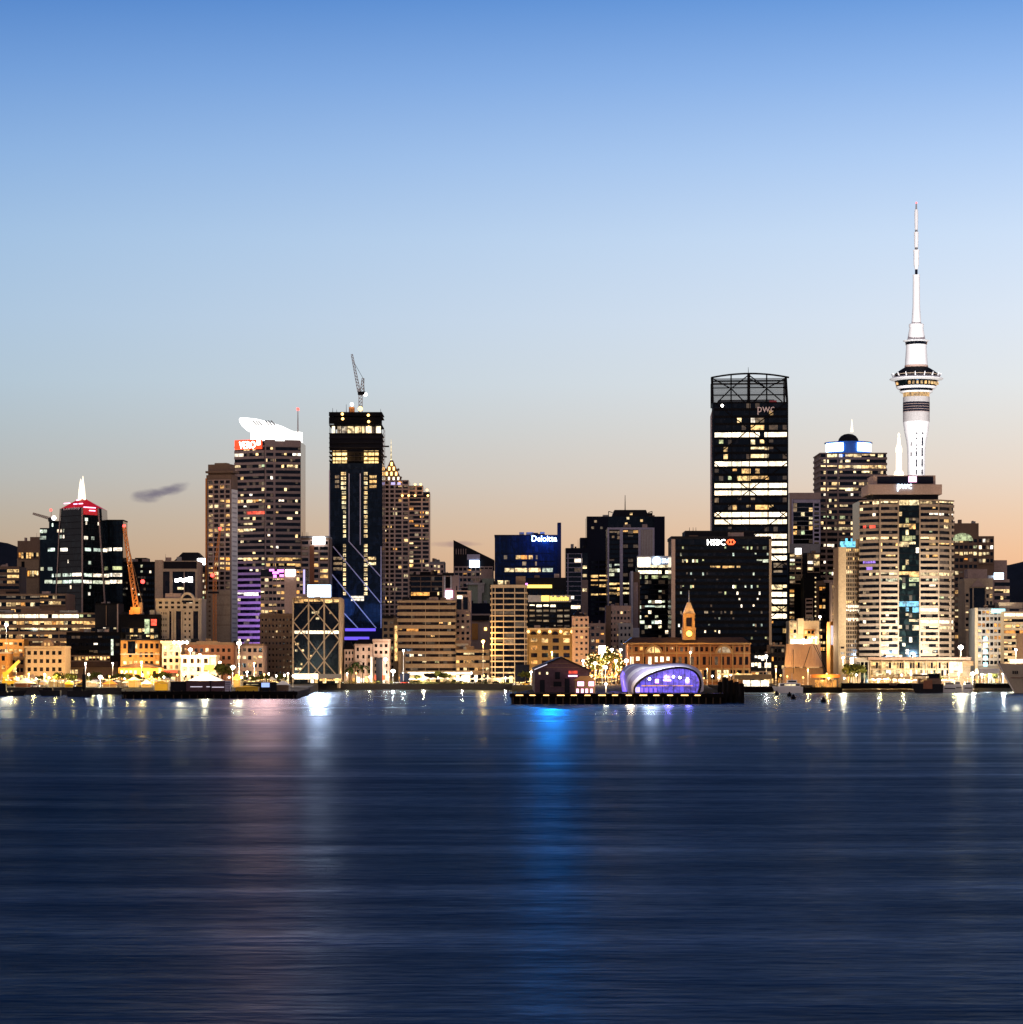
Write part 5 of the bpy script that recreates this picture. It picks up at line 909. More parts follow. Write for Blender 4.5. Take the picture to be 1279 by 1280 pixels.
# water
m, nt, out = new_mat('harbour_water')
geo = N(nt, 'ShaderNodeNewGeometry'); sx = N(nt, 'ShaderNodeSeparateXYZ'); L(nt, geo.outputs['Position'], sx.inputs[0])
def noise(sc, scale, det, rough=.6):
    mp = N(nt, 'ShaderNodeMapping'); mp.inputs['Scale'].default_value = sc; L(nt, geo.outputs['Position'], mp.inputs['Vector'])
    n = N(nt, 'ShaderNodeTexNoise', Scale=scale, Detail=det, Roughness=rough); L(nt, mp.outputs[0], n.inputs['Vector']); return n
def mapr(src, a, b_, c, d, clamp=True):
    r = N(nt, 'ShaderNodeMapRange'); r.clamp = clamp
    for i, v in enumerate((a, b_, c, d)): r.inputs[i + 1].default_value = v
    L(nt, src, r.inputs[0]); return r.outputs[0]
def mth(op, a, b_):
    n = N(nt, 'ShaderNodeMath', operation=op)
    for i, v in enumerate((a, b_)):
        if isinstance(v, (int, float)): n.inputs[i].default_value = v
        else: L(nt, v, n.inputs[i])
    return n.outputs[0]
nA = noise((.004, .011, 1), 1., 4.)       # broad cat's-paws of wind
nB = noise((.03, .11, 1), 1., 5., .65)    # long swell streaks
nE = noise((.006, .045, 1), 1., 4., .55)   # slick lanes and old wakes
nC = noise((.16, .7, 1), 1., 4., .6)      # chop
nD = noise((.4, 1.5, 1), 1., 3., .6)      # fine grain
ht = mth('ADD', mth('MULTIPLY', nB.outputs[0], 1.6), mth('MULTIPLY', nC.outputs[0], .5))
bp = N(nt, 'ShaderNodeBump', Strength=.6, Distance=.6); L(nt, ht, bp.inputs['Height'])
calm = mapr(sx.outputs[1], 330, 1000, 0, 1)      # sheltered water towards the shore; also raises gloss for a brighter reflection band
ro = mth('ADD', mapr(nA.outputs[0], .35, .65, .30, .42), mth('MULTIPLY', calm, -.14))
gl = N(nt, 'ShaderNodeBsdfGlossy', distribution='GGX'); gl.inputs['Color'].default_value = (.66, .84, 1, 1); L(nt, ro, gl.inputs['Roughness']); L(nt, bp.outputs[0], gl.inputs['Normal'])
df = N(nt, 'ShaderNodeBsdfDiffuse'); df.inputs['Color'].default_value = (.001, .019, .058, 1)
streak = mth('MULTIPLY', mth('MULTIPLY', mapr(nB.outputs[0], .36, .66, .62, 1.42), mapr(nD.outputs[0], .36, .64, .72, 1.3)), mapr(sx.outputs[0], -90, 110, .75, 1.6))  # rightward ramp raises gloss to put a brighter reflection on that side
fac = mth('MULTIPLY', mth('ADD', mth('MULTIPLY', mth('ADD', mapr(nA.outputs[0], .32, .68, .03, .11), mapr(nE.outputs[0], .52, .70, 0., .075)), streak), mth('MULTIPLY', calm, .24)), 1.)
mx = N(nt, 'ShaderNodeMixShader'); L(nt, fac, mx.inputs[0]); L(nt, df.outputs[0], mx.inputs[1]); L(nt, gl.outputs[0], mx.inputs[2]); L(nt, mx.outputs[0], out.inputs[0])
M['water'] = m
sheet('water', MB().add([(-4000, -300, 0), (4000, -300, 0), (4000, 1700, 0), (-4000, 1700, 0)], [(0, 1, 2, 3)]), 'water')
# city ground with its sea wall
q = [(-3000, 1190), (X(150, 1190), 1190), (X(385, 1190), 1190), (X(398, 1390), 1390), (X(640, 1390), 1390), (X(640, 1302), 1302), (3000, 1302), (3000, 6000), (-3000, 6000)]
M['ground'] = wall('dark_asphalt_quay', (.045, .042, .04), .9); sheet('ground', MB().prism(q, -2, GZ), 'ground')
# distant hills
def hill(name, pts, D, dep):
    mb = MB(); n = len(pts); vs = []
    for j, (f_, dy) in enumerate(((0., 0), (.35, .22), (.75, .5), (1., .65), (.6, 1.), (0, 1.4))):
        for i, (px, y) in enumerate(pts): vs.append((X(px, D), D + dep * (dy - .65), 2 + (Z(y, D) - 2) * f_ * (1 if f_ == 1 else .95 + .1 * math.sin(i * 2.1 + j))))
    mb.add(vs, [(j * n + i, j * n + i + 1, (j + 1) * n + i + 1, (j + 1) * n + i) for j in range(5) for i in range(n - 1)])
    o = smooth(mb.build(name, 'hillm'), 180); o['kind'] = 'structure'
M['hillm'] = wall('dark_wooded_hill', (.018, .020, .024), .95, .4, scale=.02)
hill('hill', [(-700, 720), (-500, 668), (-250, 650), (-120, 662), (-40, 671), (10, 679), (40, 690), (90, 720), (150, 770)], 3600, 1500)
hill('hill', [(1150, 775), (1200, 740), (1236, 709), (1262, 706), (1279, 702), (1400, 690), (1600, 684), (1900, 700), (2200, 760)], 3300, 1400)
hill('hill', [(-700, 800), (-300, 770), (0, 756), (200, 745), (420, 752), (600, 742), (800, 750), (1000, 745), (1200, 752), (1500, 780), (1900, 810)], 2900, 900)
# ---------------------------------------------------------------- wharves
def wharf(label, px0, px1, D0, D1, zt, piles=14, px0b=None, px1b=None):
    r = empty('wharf', (X((px0 + px1) / 2, D0), D0, 0), label, 'wharf')
    a = [(X(px0, D0), D0), (X(px1, D0), D0), (X(px1b or px1, D1), D1), (X(px0b or px0, D1), D1)]
    MB().prism(a, zt - 1.4, zt).build('deck', 'wharf', r)
    MB().prism([(a[0][0] + .6, D0 + 1), (a[1][0] - .6, D0 + 1), (a[2][0] - .6, D1 - .5), (a[3][0] + .6, D1 - .5)], -1, zt - 1.4).build('under_deck', 'wharf', r)
    for i in range(piles):
        xx = a[0][0] + (a[1][0] - a[0][0]) * (i + .5) / piles; MB().bar((xx, D0 + .3, -1), (xx, D0 + .3, zt + .4), .55, k=8).build('fender_pile', 'timber', r)
    return r
wA = wharf('long low black wharf carrying the white tent, left side', 152, 372, 1062, 1191, 2.9, 22, 152, 388)
wB = wharf('black wharf jutting furthest forward, carrying the gabled shed and purple lit shell hall', 637, 905, 926, 1303, 3.7, 30, 700, 880)
for k in range(14):  # dashes of a passing boat's light, put in as wharf edge lamps
    q = 645 + k * 17.2
    if q < 880: ubox('edge_lamp', 'e_amber', Frame(600, 926, 900, 926), Frame(600, 926, 900, 926).u(q), Frame(600, 926, 900, 926).u(q + 7 + 2 * (k % 3 == 0)), Z(869.6, 926), Z(868.6, 926), .05, .35, wB)
PILE = MB(); PILE.lathe(0, 0, [(.42, -1.5), (.45, 0), (.42, 8.2), (.3, 8.6)], 10)
pm = None
for k, (q, D, y, w) in enumerate(((905.5, 950, 846, 1.0), (908, 962, 848, 1.), (911.5, 955, 851, 1.), (914, 968, 850, 1.), (918.5, 950, 853, 1.), (921, 962, 852, 1.1), (927, 945, 854, 1.2), (900, 960, 852, 1.))):
    if pm is None: pm = PILE.build('mooring_pile', 'wharf'); o = pm
    else: o = pm.copy(); col.objects.link(o)
    o.location = (X(q, D), D, 0); o.scale = (1.9 * w, 1.9 * w, Z(y, D) / 8.6)
    tag(o, 'black timber mooring pile in the cluster beside the shell hall wharf', 'mooring pile', 'mooring piles at the wharf corner')
# ---------------------------------------------------------------- gabled shed
D0 = 962.
r = empty('wharf_shed', (X(702, D0), D0, 3.7), 'dark purple gabled brick shed on the front wharf, left of the shell hall', 'shed')
zz = lambda y: Z(y, D0)
fs = Frame(668, D0, 737, D0)
gp = [(X(668.5, D0), zz(868)), (X(668.5, D0), zz(837)), (X(702, D0), zz(823)), (X(736, D0), zz(838)), (X(736, D0), zz(868))]
mb = MB(); mb.add([(x, y, z) for y in (D0, D0 + 110) for x, z in gp], [(0, 1, 2, 3, 4), (9, 8, 7, 6, 5), (0, 5, 6, 1), (4, 3, 8, 9), (1, 6, 7, 2), (2, 7, 8, 3)]); mb.build('wall', 'purpleshed', r)
def slope(a, c, nm, mt):
    (x0, z0), (x1, z1) = a, c; mb = MB(); mb.add([(x0, D0 - .8, z0 + .1), (x1, D0 - .8, z1 + .1), (x1, D0 - .8, z1 + .6), (x0, D0 - .8, z0 + .6), (x0, D0 + 111, z0 + .1), (x1, D0 + 111, z1 + .1), (x1, D0 + 111, z1 + .6), (x0, D0 + 111, z0 + .6)], [(0, 1, 2, 3), (4, 5, 6, 7), (0, 1, 5, 4), (2, 3, 7, 6), (0, 3, 7, 4), (1, 2, 6, 5)]); mb.build(nm, mt, r)
slope((X(667.3, D0), zz(837.6)), gp[2], 'roof_slope', 'roof'); slope(gp[2], (X(737.5, D0), zz(838.8)), 'roof_slope', 'roof')
mb = MB(); mb.bar((X(668, D0), D0 - .95, zz(837)), (X(684, D0), D0 - .95, zz(830.4)), .3); mb.build('eave_light', 'e_pale', r)
for q in (673.5, 683): ubox('lit_window', 'w_cream', fs, fs.u(q), fs.u(q + 2.2), zz(843), zz(840), 0, .1, r)
for q0, q1, y0, y1 in ((694, 700, 840, 849), (692, 702, 852, 858), (675, 681, 850, 866), (706, 712, 848, 866)): ubox('door' if y1 > 860 else 'shutter', 'dark', fs, fs.u(q0), fs.u(q1), zz(y1), zz(y0), 0, .12, r)
for y in (829, 834, 857.5): ubox('brick_band', 'brown', fs, fs.u(690 if y < 832 else 680 if y < 840 else 688), fs.u(713 if y < 832 else 724 if y < 840 else 714), zz(y + .5), zz(y), 0, .1, r)
ubox('ridge_vent', 'grey', fs, fs.u(700), fs.u(703.5), zz(823.5), zz(820.5), -8, -2, r)
# kiosk
D1 = 945.
r = empty('wharf_kiosk', (X(731, D1), D1, 3.7), 'small kiosk with an orange hipped roof and pink lit windows beside the purple shed', 'kiosk')
fk = Frame(719, D1, 744, D1); kz = lambda y: Z(y, D1)
ubox('wall', 'brown', fk, 0, fk.len, 3.7, kz(850.5), -7, 0, r)
mb = MB(); mb.prism([(X(717, D1), D1 - 1), (X(745, D1), D1 - 1), (X(745, D1), D1 + 8, ), (X(717, D1), D1 + 8)], kz(850.5), kz(845), [(X(726, D1), D1 + 2), (X(736, D1), D1 + 2), (X(736, D1), D1 + 5), (X(726, D1), D1 + 5)]).build('hip_roof', 'orange', r)
for q, w in ((722, 8), (736, 6.5)): ubox('lit_window', 'e_pink', fk, fk.u(q), fk.u(q + w), kz(857.5), kz(852), 0, .1, r)
for q in (720.5, 726.5, 732, 738): ubox('lit_door', 'e_pink', fk, fk.u(q), fk.u(q + 3), kz(866), kz(861), 0, .1, r)
ubox('wall_sign', 'w_red', Frame(711, 961, 723, 961), 0, 3.2, Z(842, 961), Z(838.5, 961), 0, .3, r); ubox('wall_sign', 'e_pink', Frame(710.5, 961, 722, 961), 0, 3.3, Z(845.8, 961), Z(844, 961), 0, .3, r)
# ---------------------------------------------------------------- shell shaped hall
D0 = 950.
r = empty('shell_hall', (X(826, D0), D0, 3.7), 'white ribbed shell hall with an arched glass front glowing violet, on the front wharf', 'event hall')
S0 = [(793.5, 867), (793, 860.5), (797.5, 853.5), (807, 846), (819, 840.5), (833, 836.5), (848, 834.6), (861, 836.2), (870, 841), (875, 849), (875.5, 858), (873, 867)]
S1 = [(787, 867), (786, 856), (789, 848), (797, 840.5), (808, 836), (822, 834.6), (840, 832), (857, 832.5), (868, 837), (875, 845), (877, 857), (875, 867)]
S2 = [(783, 867), (780, 854), (781, 845), (787, 837), (797, 832.2), (813, 832.5), (833, 830.6), (852, 830.6), (866, 834.5), (875, 843), (878, 856), (877, 867)]
S3 = [(781, 867), (777, 853), (776.5, 844), (781, 836), (792, 831), (808, 831.4), (828, 832.2), (848, 831.2), (864, 834), (874, 843), (878, 856), (878, 867)]
secs = [(S0, 950), (S1, 966), (S2, 985), (S3, 1005), (S3, 1060), (S2, 1110)]
def cat(S, n=4):
    P = [Vector(p) for p in S]; o = []
    for i in range(len(P) - 1):
        p0, p1, p2, p3 = P[max(i - 1, 0)], P[i], P[i + 1], P[min(i + 2, len(P) - 1)]
        for k in range(n):
            t = k / n; o.append(.5 * ((2 * p1) + (-p0 + p2) * t + (2 * p0 - 5 * p1 + 4 * p2 - p3) * t * t + (-p0 + 3 * p1 - 3 * p2 + p3) * t ** 3))
    return o + [P[-1]]
c3 = [[(X(p.x, D), D, Z(p.y, 950)) for p in cat(S)] for S, D in secs]
k = len(c3[0])
def lerp(a, b_, t): return [tuple(u + (v - u) * t for u, v in zip(p, q)) for p, q in zip(a, b_)]
bands = []
for j in range(5):
    n_ = 2 if j < 3 else 3
    for i in range(n_): bands.append((lerp(c3[j], c3[j + 1], i / n_), lerp(c3[j], c3[j + 1], (i + 1) / n_)))
for bi, (a, c) in enumerate(bands):
    grow = lambda P, g: [(X(826, y) + (x - X(826, y)) * g, y, Z(867, 950) + (z - Z(867, 950)) * g) for x, y, z in P]
    mb = MB(); g0, g1 = (1.0, 1.025) if bi % 2 else (1.012, 1.012)
    A_, C_, A2, C2 = grow(a, g0), grow(c, g1), grow(a, g0 - .02), grow(c, g1 - .02)
    mb.add(A_ + C_ + A2 + C2, [f for i in range(k - 1) for f in ((i, i + 1, k + i + 1, k + i), (2 * k + i, 2 * k + i + 1, 3 * k + i + 1, 3 * k + i), (i, i + 1, 2 * k + i + 1, 2 * k + i), (k + i, k + i + 1, 3 * k + i + 1, 3 * k + i))])
    smooth(mb.build('roof_rib', 'tent' if bi % 2 == 0 else 'lilac', r), 50)
rim = MB()
for i in range(k - 1): rim.bar(Vector(c3[0][i]) + Vector((0, -.3, 0)), Vector(c3[0][i + 1]) + Vector((0, -.3, 0)), .75)
rim.build('arch_rim', 'dark', r)
inner = [(x, 958., z) for x, y, z in c3[0]]
mb = MB(); mb.add(inner + [(x, 958.4, z) for x, y, z in inner], [tuple(range(k)), tuple(range(k, 2 * k))] + [(i, i + 1, k + i + 1, k + i) for i in range(k - 1)])
M['hall_glass'] = lit('violet_hall_interior', (.20, .10, 1.), .95, .85, (.1, .12, 1.)); mb.build('glass_front', 'hall_glass', r)
fh = Frame(780, 957.5, 880, 957.5, 950)
ubox('mezzanine_beam', 'e_pink2', fh, fh.u(802), fh.u(866), Z(858, 950), Z(856.7, 950), 0, .3, r) if 'e_pink2' in M else ubox('mezzanine_beam', 'w_amber', fh, fh.u(802), fh.u(866), Z(858, 950), Z(856.7, 950), 0, .3, r)
ubox('mezzanine_floor', 'dark', fh, fh.u(815), fh.u(866), Z(849.2, 950), Z(848.4, 950), 0, .4, r)
for q in range(800, 872, 7): ubox('mullion', 'navy', fh, fh.u(q) - .08, fh.u(q) + .08, 3.7, Z(852 - min(16, (q - 797) * .55) if q < 866 else 846, 950), 0, .2, r)
for q, w in ((796, 3), (801, 3), (806, 4), (812, 3.5), (818, 3)): ubox('lit_booth', 'e_violet', fh, fh.u(q), fh.u(q + w), 3.8, Z(860, 950), .2, .5, r)
ubox('lit_booth', 'e_lilacstrip', fh, fh.u(794), fh.u(800), 3.8, Z(859, 950), .1, .6, r); ubox('screen', 'e_pink', fh, fh.u(819), fh.u(823.5), Z(854, 950), Z(849, 950), .1, .4, r); ubox('screen', 'e_lilacstrip', fh, fh.u(829), fh.u(839), Z(851.5, 950), Z(849.8, 950), .1, .4, r)
for q, y in ((812, 848.6), (859.5, 849), (842, 846), (850, 847)): ball(r, q, y, 950, .45, 'e_lamp', 'spot_lamp')
sidep = [(X(776.5, 950), 1004, 3.7), (X(786, 950), 966, 3.7)]
MB().add([(X(q_, 1001 - (q_ - 775) * 3), 1001 - (q_ - 775) * 3, Z(y_, 950)) for q_, y_ in ((775.2, 846), (778.5, 838.5), (781, 843), (779.6, 853), (784, 866.5), (778, 866.5))] + [(X(q_, 1002 - (q_ - 775) * 3), 1002 - (q_ - 775) * 3, Z(y_, 950)) for q_, y_ in ((775.2, 846), (778.5, 838.5), (781, 843), (779.6, 853), (784, 866.5), (778, 866.5))], [(0, 1, 2, 3, 4, 5), (6, 7, 8, 9, 10, 11)] + [(i_, (i_ + 1) % 6, 6 + (i_ + 1) % 6, 6 + i_) for i_ in range(6)]).build('side_light_panel', 'e_violet', r)
point(0, 0, 0, (.35, .22, 1.), 9000, 1., r, 'hall_light', (X(836, 950), 954, 9.)); point(0, 0, 0, (.3, .2, 1.), 6000, 1., r, 'hall_light', (X(862, 950), 954, 8.)); point(0, 0, 0, (1., .62, .36), 16000, 1., r, 'hall_light', (X(786, 950), 936, 7)); point(0, 0, 0, (.8, .8, 1.), 22000, 1., r, 'hall_light', (X(815, 950), 955, 24)); point(0, 0, 0, (.35, .25, 1.), 4000, 1., r, 'hall_light', (X(773, 950), 985, 6))

# ---------------------------------------------------------------- trees
def leafclump(seed, R, Hh, n, squash=1.):
    rr = random.Random(seed); mb = MB(); cl = [(rr.uniform(-.6, .6) * R, rr.uniform(-.6, .6) * R, rr.uniform(-.3, .55) * Hh, rr.uniform(.28, .5)) for _ in range(9)]
    for _ in range(n):
        c = rr.choice(cl); v = Vector((rr.gauss(0, 1), rr.gauss(0, 1), rr.gauss(0, 1))).normalized() * rr.uniform(.5, 1.05)
        p = Vector((c[0] + v.x * R * c[3], c[1] + v.y * R * c[3], c[2] + v.z * Hh * c[3])); s_ = rr.uniform(.28, .6)
        a = Vector((rr.uniform(-1, 1), rr.uniform(-1, 1), rr.uniform(-1, 1))).normalized(); u_ = a.orthogonal().normalized() * s_; w_ = a.cross(u_)
        mb.add([p - u_, p - w_ * .6, p + u_, p + w_ * .6], [(0, 1, 2, 3)])
    return mb
M['leaf'] = wall('tree_leaves', (.075, .085, .022), .7, .5, scale=1.5); M['bark'] = wall('tree_bark', (.06, .045, .03), .9); M['palmleaf'] = wall('palm_fronds', (.03, .05, .016), .6, .4, scale=1.2)
crowns = []
for i in range(4):
    mb = leafclump(i, 3.2, 2.6, 420); crowns.append(mb)
trm = {}
def tree(px, ybase_unused, D, h, label, group=None, var=0, wide=1.):
    r = empty('tree', (X(px, D), D, GZ if D > 1185 else 2.9), label, 'tree', group)
    key = ('c', var)
    if key not in trm:
        o = crowns[var].build('crown', 'leaf'); trm[key] = o.data; bpy.data.objects.remove(o)
        mb = MB(); mb.bar((0, 0, 0), (.05, 0, .62), .07, .045, k=7)
        for i in range(4):
            a = i * 1.6 + var; mb.bar((.05, 0, .5 + .03 * i), (.05 + .2 * math.cos(a), .2 * math.sin(a), .78), .035, .012, k=5)
        o = mb.build('trunk', 'bark'); trm[('t', var)] = o.data; bpy.data.objects.remove(o)
    c = bpy.data.objects.new('crown', trm[key]); c.parent = r; s_ = h / 7.; c.location = (0, 0, h * .66); c.scale = (s_ * wide, s_ * wide, s_); col.objects.link(c)
    tk = bpy.data.objects.new('trunk', trm[('t', var)]); tk.parent = r; tk.scale = (h, h, h); col.objects.link(tk)
    return r
TL = [(86, 'low golden lit shrub right of the flat yellow awning'), (112, 'low golden lit shrub left of the star bright lamp'), (150, 'low golden lit shrub at the left end of the curved roof hall'), (170, 'golden lit tree before the middle of the curved roof hall'), (205, 'golden lit tree below the red awning, right of the curved roof hall'), (306, 'golden lit tree right of the rounded yellow tent'), (330, 'golden lit tree above the pale blue screen'), (48, 'small rounded tree in front of the four storey beige building'), (72, 'low tree near the dark boat, left waterfront'), (93, 'small tree between the dark tug mast and the black hall'), (120, 'small tree beside the white star lamp'), (137, 'tree left of the curved roof orange hall'), (160, 'tree in front of the curved roof orange hall, left side'), (178, 'tree in front of the curved roof orange hall, right side'), (196, 'tree beside the red awning'), (268, 'tree behind the right edge of the white tent'), (277, 'taller tree above the white tent against the brick warehouse'), (318, 'low tree right of the white tent'), (352, 'tree at the foot of the plain brown block'), (522, 'bushy tree on the quay below the wide ribbon windowed block'), (548, 'bushy tree on the quay below the dark awning'), (560, 'low tree at the right end of the dark awning'), (656, 'small tree behind the left end of the front wharf'), (1062, 'dark rounded tree left of the long waterfront hall'), (1071, 'dark tree touching the left block of the waterfront hall'), (1176, 'planted tree on the terrace by the bright star lamp'), (1240, 'small tree at the foot of the teal lit apartment block')]
for i, (px, lb) in enumerate(TL):
    D = 1215 + 22 * (i % 4) if px < 210 else (1225 if px < 385 else 1396 if px < 640 else 1312)
    h = [6.5, 5, 7, 6, 7.5, 5.5][i % 6] if px not in (1062, 1071, 277) else 11
    tree(px, 0, D, h, lb, 'waterfront trees', i % 4, 1.1)
for i, (px, lb) in enumerate(((437, 'leftmost dark palm like tree in front of the cream hotel'), (444, 'tallest dark palm like tree in front of the cream hotel'), (453, 'rightmost dark palm like tree in front of the cream hotel'))):
    r = empty('palm_tree', (X(px, 1397), 1397, GZ), lb, 'palm tree', 'palms in front of the cream hotel'); h = (8, 11, 9)[i]
    mb = MB(); p = Vector((X(px, 1397), 1397, GZ)); mb.bar(p, p + Vector((.4, 0, h)), .7, .4, k=8); mb.build('trunk', 'bark', r)
    rr = random.Random(i); mb = MB(); top = p + Vector((.4, 0, h))
    for f_ in range(26):
        a = rr.uniform(0, 6.28); ln = rr.uniform(2.6, 3.8); up = rr.uniform(-.2, 1.1); prev = top
        for s_ in range(1, 6):
            t = s_ / 5; q = top + Vector((math.cos(a) * ln * t, math.sin(a) * ln * t, ln * (up * t - .95 * t * t))); d = (q - prev).normalized(); sd = d.cross(Vector((0, 0, 1))).normalized() * (.55 * (1 - .6 * t))
            mb.add([prev - sd, q - sd * .8 - Vector((0, 0, .25)), q, prev], [(0, 1, 2, 3)]); mb.add([prev + sd, prev, q, q + sd * .8 - Vector((0, 0, .25))], [(0, 1, 2, 3)]); prev = q
    mb.build('crown', 'palmleaf', r)

# ---------------------------------------------------------------- lamps
def lamp(px, ytop, D, label, c=WARM, w=9000, r=.8, group='street lamps along the waterfront', zb=GZ, head='e_lamp', arms=0):
    z = Z(ytop, D); R = empty('street_lamp', (X(px, D), D, zb), label, 'street lamp', group)
    MB().bar((X(px, D), D, zb), (X(px, D), D, z - r * .6), .32, .2, k=8).build('pole', 'steel', R)
    if arms:
        mb = MB(); mb.bar((X(px, D) - arms, D, z), (X(px, D) + arms, D, z), .3); mb.build('cross_arm', 'steel', R)
        for s_ in (-1, -.35, .35, 1): ball(R, CX + (X(px, D) + arms * s_) * F / D, ytop, D - .3, r * .75, head, 'lamp_head')
    else: ball(R, px, ytop, D, r, head, 'lamp_head', .8)
    point(0, 0, 0, c, w, .5, R, 'lamp_light', (X(px, D), D - r - .8, z - .6)); return R
LAMPS = [
 (8, 781, 1400, 'tall white lamp mast in front of the yellow lit annex, near the left photo edge', WARM, 60000, 1.6), (20, 829, 1310, 'low amber lamp between the two small shop fronts at the far left', SOD, 9000, .7),
 (36, 842, 1312, 'amber lamp at the left foot of the four storey beige building', SOD, 16000, .7), (56, 843, 1312, 'lamp at the centre foot of the four storey beige building', WARM, 20000, .7), (76, 843, 1312, 'amber lamp at the right foot of the four storey beige building', SOD, 16000, .7),
 (107, 829, 1300, 'slim white lamp beside the tug mast', WHT, 9000, .7), (125.5, 846, 1215, 'star bright white lamp low on the quay left of the curved roof hall', WHT, 15000, 1.5), (141, 829, 1340, 'wall lamp at the right end of the black hall', WARM, 6000, .6),
 (156, 842, 1310, 'orange lamp at the left side of the curved roof hall', SOD, 14000, .7), (177, 827, 1312, 'white lamp rising above the curved roof hall', SOD, 30000, .8), (192, 844, 1312, 'orange lamp at the right side of the curved roof hall', SOD, 14000, .7),
 (206, 842, 1330, 'lamp below the narrow cream fronted building', WARM, 12000, .7), (226, 803, 1318, 'tall floodlight mast left of the white tent', WARM, 60000, 1.5), (238, 812, 1330, 'bright lamp glowing before the brick warehouse', WARM, 22000, 1.6), (250, 818, 1325, 'smaller lamp right of the glowing lamp on the brick warehouse', WARM, 9000, .9),
 (275, 828, 1318, 'lamp on a short pole before the brick warehouse right end', WARM, 22000, 1.1), (291, 834, 1314, 'broad white lamp right of the brick warehouse', WHT, 22000, 1.9), (299, 804, 1316, 'tall floodlight mast right of the white tent', WARM, 60000, 1.9), (309, 840, 1312, 'low lamp at the foot of the right tall floodlight mast', WARM, 12000, .8), (318, 829, 1312, 'amber lamp below the plain brown three storey building', SOD, 16000, .8), (336, 842, 1310, 'lamp on the quay left of the plain brown block', WARM, 12000, .7), (360, 842, 1330, 'lamp by the left column of the cross braced building', WARM, 12000, .7),
 (434, 842, 1392, 'lamp under the palms before the cream hotel', WARM, 16000, .7), (462, 846, 1392, 'lamp right of the palms before the cream hotel', WARM, 16000, .7), (482, 824, 1393, 'white lamp on the right corner of the cream hotel', WHT, 26000, 1.6), (491.5, 839, 1392, 'dazzling white lamp between the cream hotel and the wide ribbon windowed block', WHT, 120000, 1.9),
 (504.5, 813, 1395, 'single armed white lamp at the left edge of the wide ribbon windowed block', WHT, 9000, .7), (530, 846, 1393, 'lamp on the quay below the wide ribbon windowed block', WARM, 12000, .6), (578, 846, 1393, 'lamp on the quay before the tan annex shops', WARM, 14000, .7), (604, 801.5, 1396, 'tall amber glowing lamp left of the white gridded tower', SOD, 36000, 1.6), (632, 847, 1395, 'lamp at the foot of the white gridded tower', WARM, 8000, .6), (664, 840, 1330, 'amber lamp behind the left corner of the gabled shed', WARM, 20000, .9), (690, 815, 1400, 'hidden amber lamp above the gabled shed roof before the golden arched building', SOD, 30000, .7),
 (729, 826, 1330, 'lamp at the foot of the slim white stone tower', WARM, 30000, 1.1), (744, 829, 1310, 'cream lamp right of the slim white stone tower in the glittering cluster', WARM, 16000, 1.4), (757, 834, 1308, 'lowest broad lamp of the glittering cluster', WARM, 18000, 1.5), (770, 826, 1306, 'star shaped lamp right of the bright sign pylon', WARM, 20000, 1.3), (776, 812, 1330, 'lamp at the left corner of the clock tower terminal', WARM, 22000, 1.1), (783, 826, 1310, 'white lamp behind the shell hall left end', WHT, 26000, 1.7),
 (757.5, 855, 940, 'low starry lamp between the kiosk and the shell hall', WARM, 5000, .8), (765, 812, 1345, 'upper lamp of the glittering cluster left of the clock tower terminal', WARM, 22000, 1.3),
 (800, 835, 1312, 'lamp before the left arch of the clock tower terminal', SOD, 26000, .7), (838, 836, 1312, 'lamp before the middle of the clock tower terminal', SOD, 16000, .7), (863, 815.5, 1325, 'small white lamp high before the clock tower terminal', WARM, 12000, .8), (884, 836, 1312, 'lamp before the right arch of the clock tower terminal', SOD, 22000, .7), (922, 842, 1310, 'amber lamp at the right end of the clock tower terminal', SOD, 22000, .7), (958, 820, 1335, 'white lamp on the dark wharf building beside the terminal', WHT, 9000, 1.2), (970, 836, 1310, 'small lamp left of the brown sail canvas', SOD, 12000, .6), (1010, 836.5, 1306, 'small lamp under the brown sail canvas', SOD, 9000, .6), (1004, 800, 1430, 'lamp among the bright cream podium buildings above the sail', WARM, 22000, 1.2), (1020, 797, 1440, 'second lamp among the bright cream podium buildings, right side', WARM, 30000, .9), (1025, 771, 1470, 'round lamp on the dark sliver block', WARM, 4000, 1.2),
 (1036, 846, 1304, 'glowing orange lamp over the ferry pontoon', SOD, 26000, 1.7), (1054, 822, 1330, 'lamp at the foot of the slim beige tower', WARM, 40000, 1.), (1098, 850, 1306, 'lamp left of centre before the waterfront hall', WARM, 14000, .8), (1130, 850, 1306, 'lamp at the centre before the waterfront hall', WARM, 14000, .8), (1168, 849, 1306, 'lamp before the right part of the waterfront hall', WARM, 16000, .9), (1201, 809, 1345, 'dazzling starry lamp on the terrace right of the tiered tower', WARM, 60000, 2.2), (1216, 842, 1308, 'white lamp over the yacht berths', WHT, 22000, 1.6), (1236, 838, 1306, 'white lamp by the teal lit apartment block', WHT, 26000, 1.5), (1254, 842, 1304, 'lamp near the bow of the grey ship', WHT, 20000, .9), (1270, 812, 1350, 'amber lamp before the terraced hotel', WARM, 30000, 1.)]
def PW(px): return .22 if 780 < px < 930 else .16 if 425 < px < 500 else .2 if px == 360 else .5 if 700 < px < 780 else 1.7 if 60 <= px < 199 else .9 if px < 60 or 199 < px < 320 else 1.7 if px > 1080 else 1.
for (px, y, D, lb, c, w, r) in LAMPS:
    lamp(px, y, D, lb, c, w * PW(px), r * .62, head='e_amber' if c is SOD else 'e_lamp', arms=(3.2 if px == 226 else 0), zb=3.7 if D < 1000 else GZ)
ql = None  # rows of small glowing lamps added to brighten the waterfront
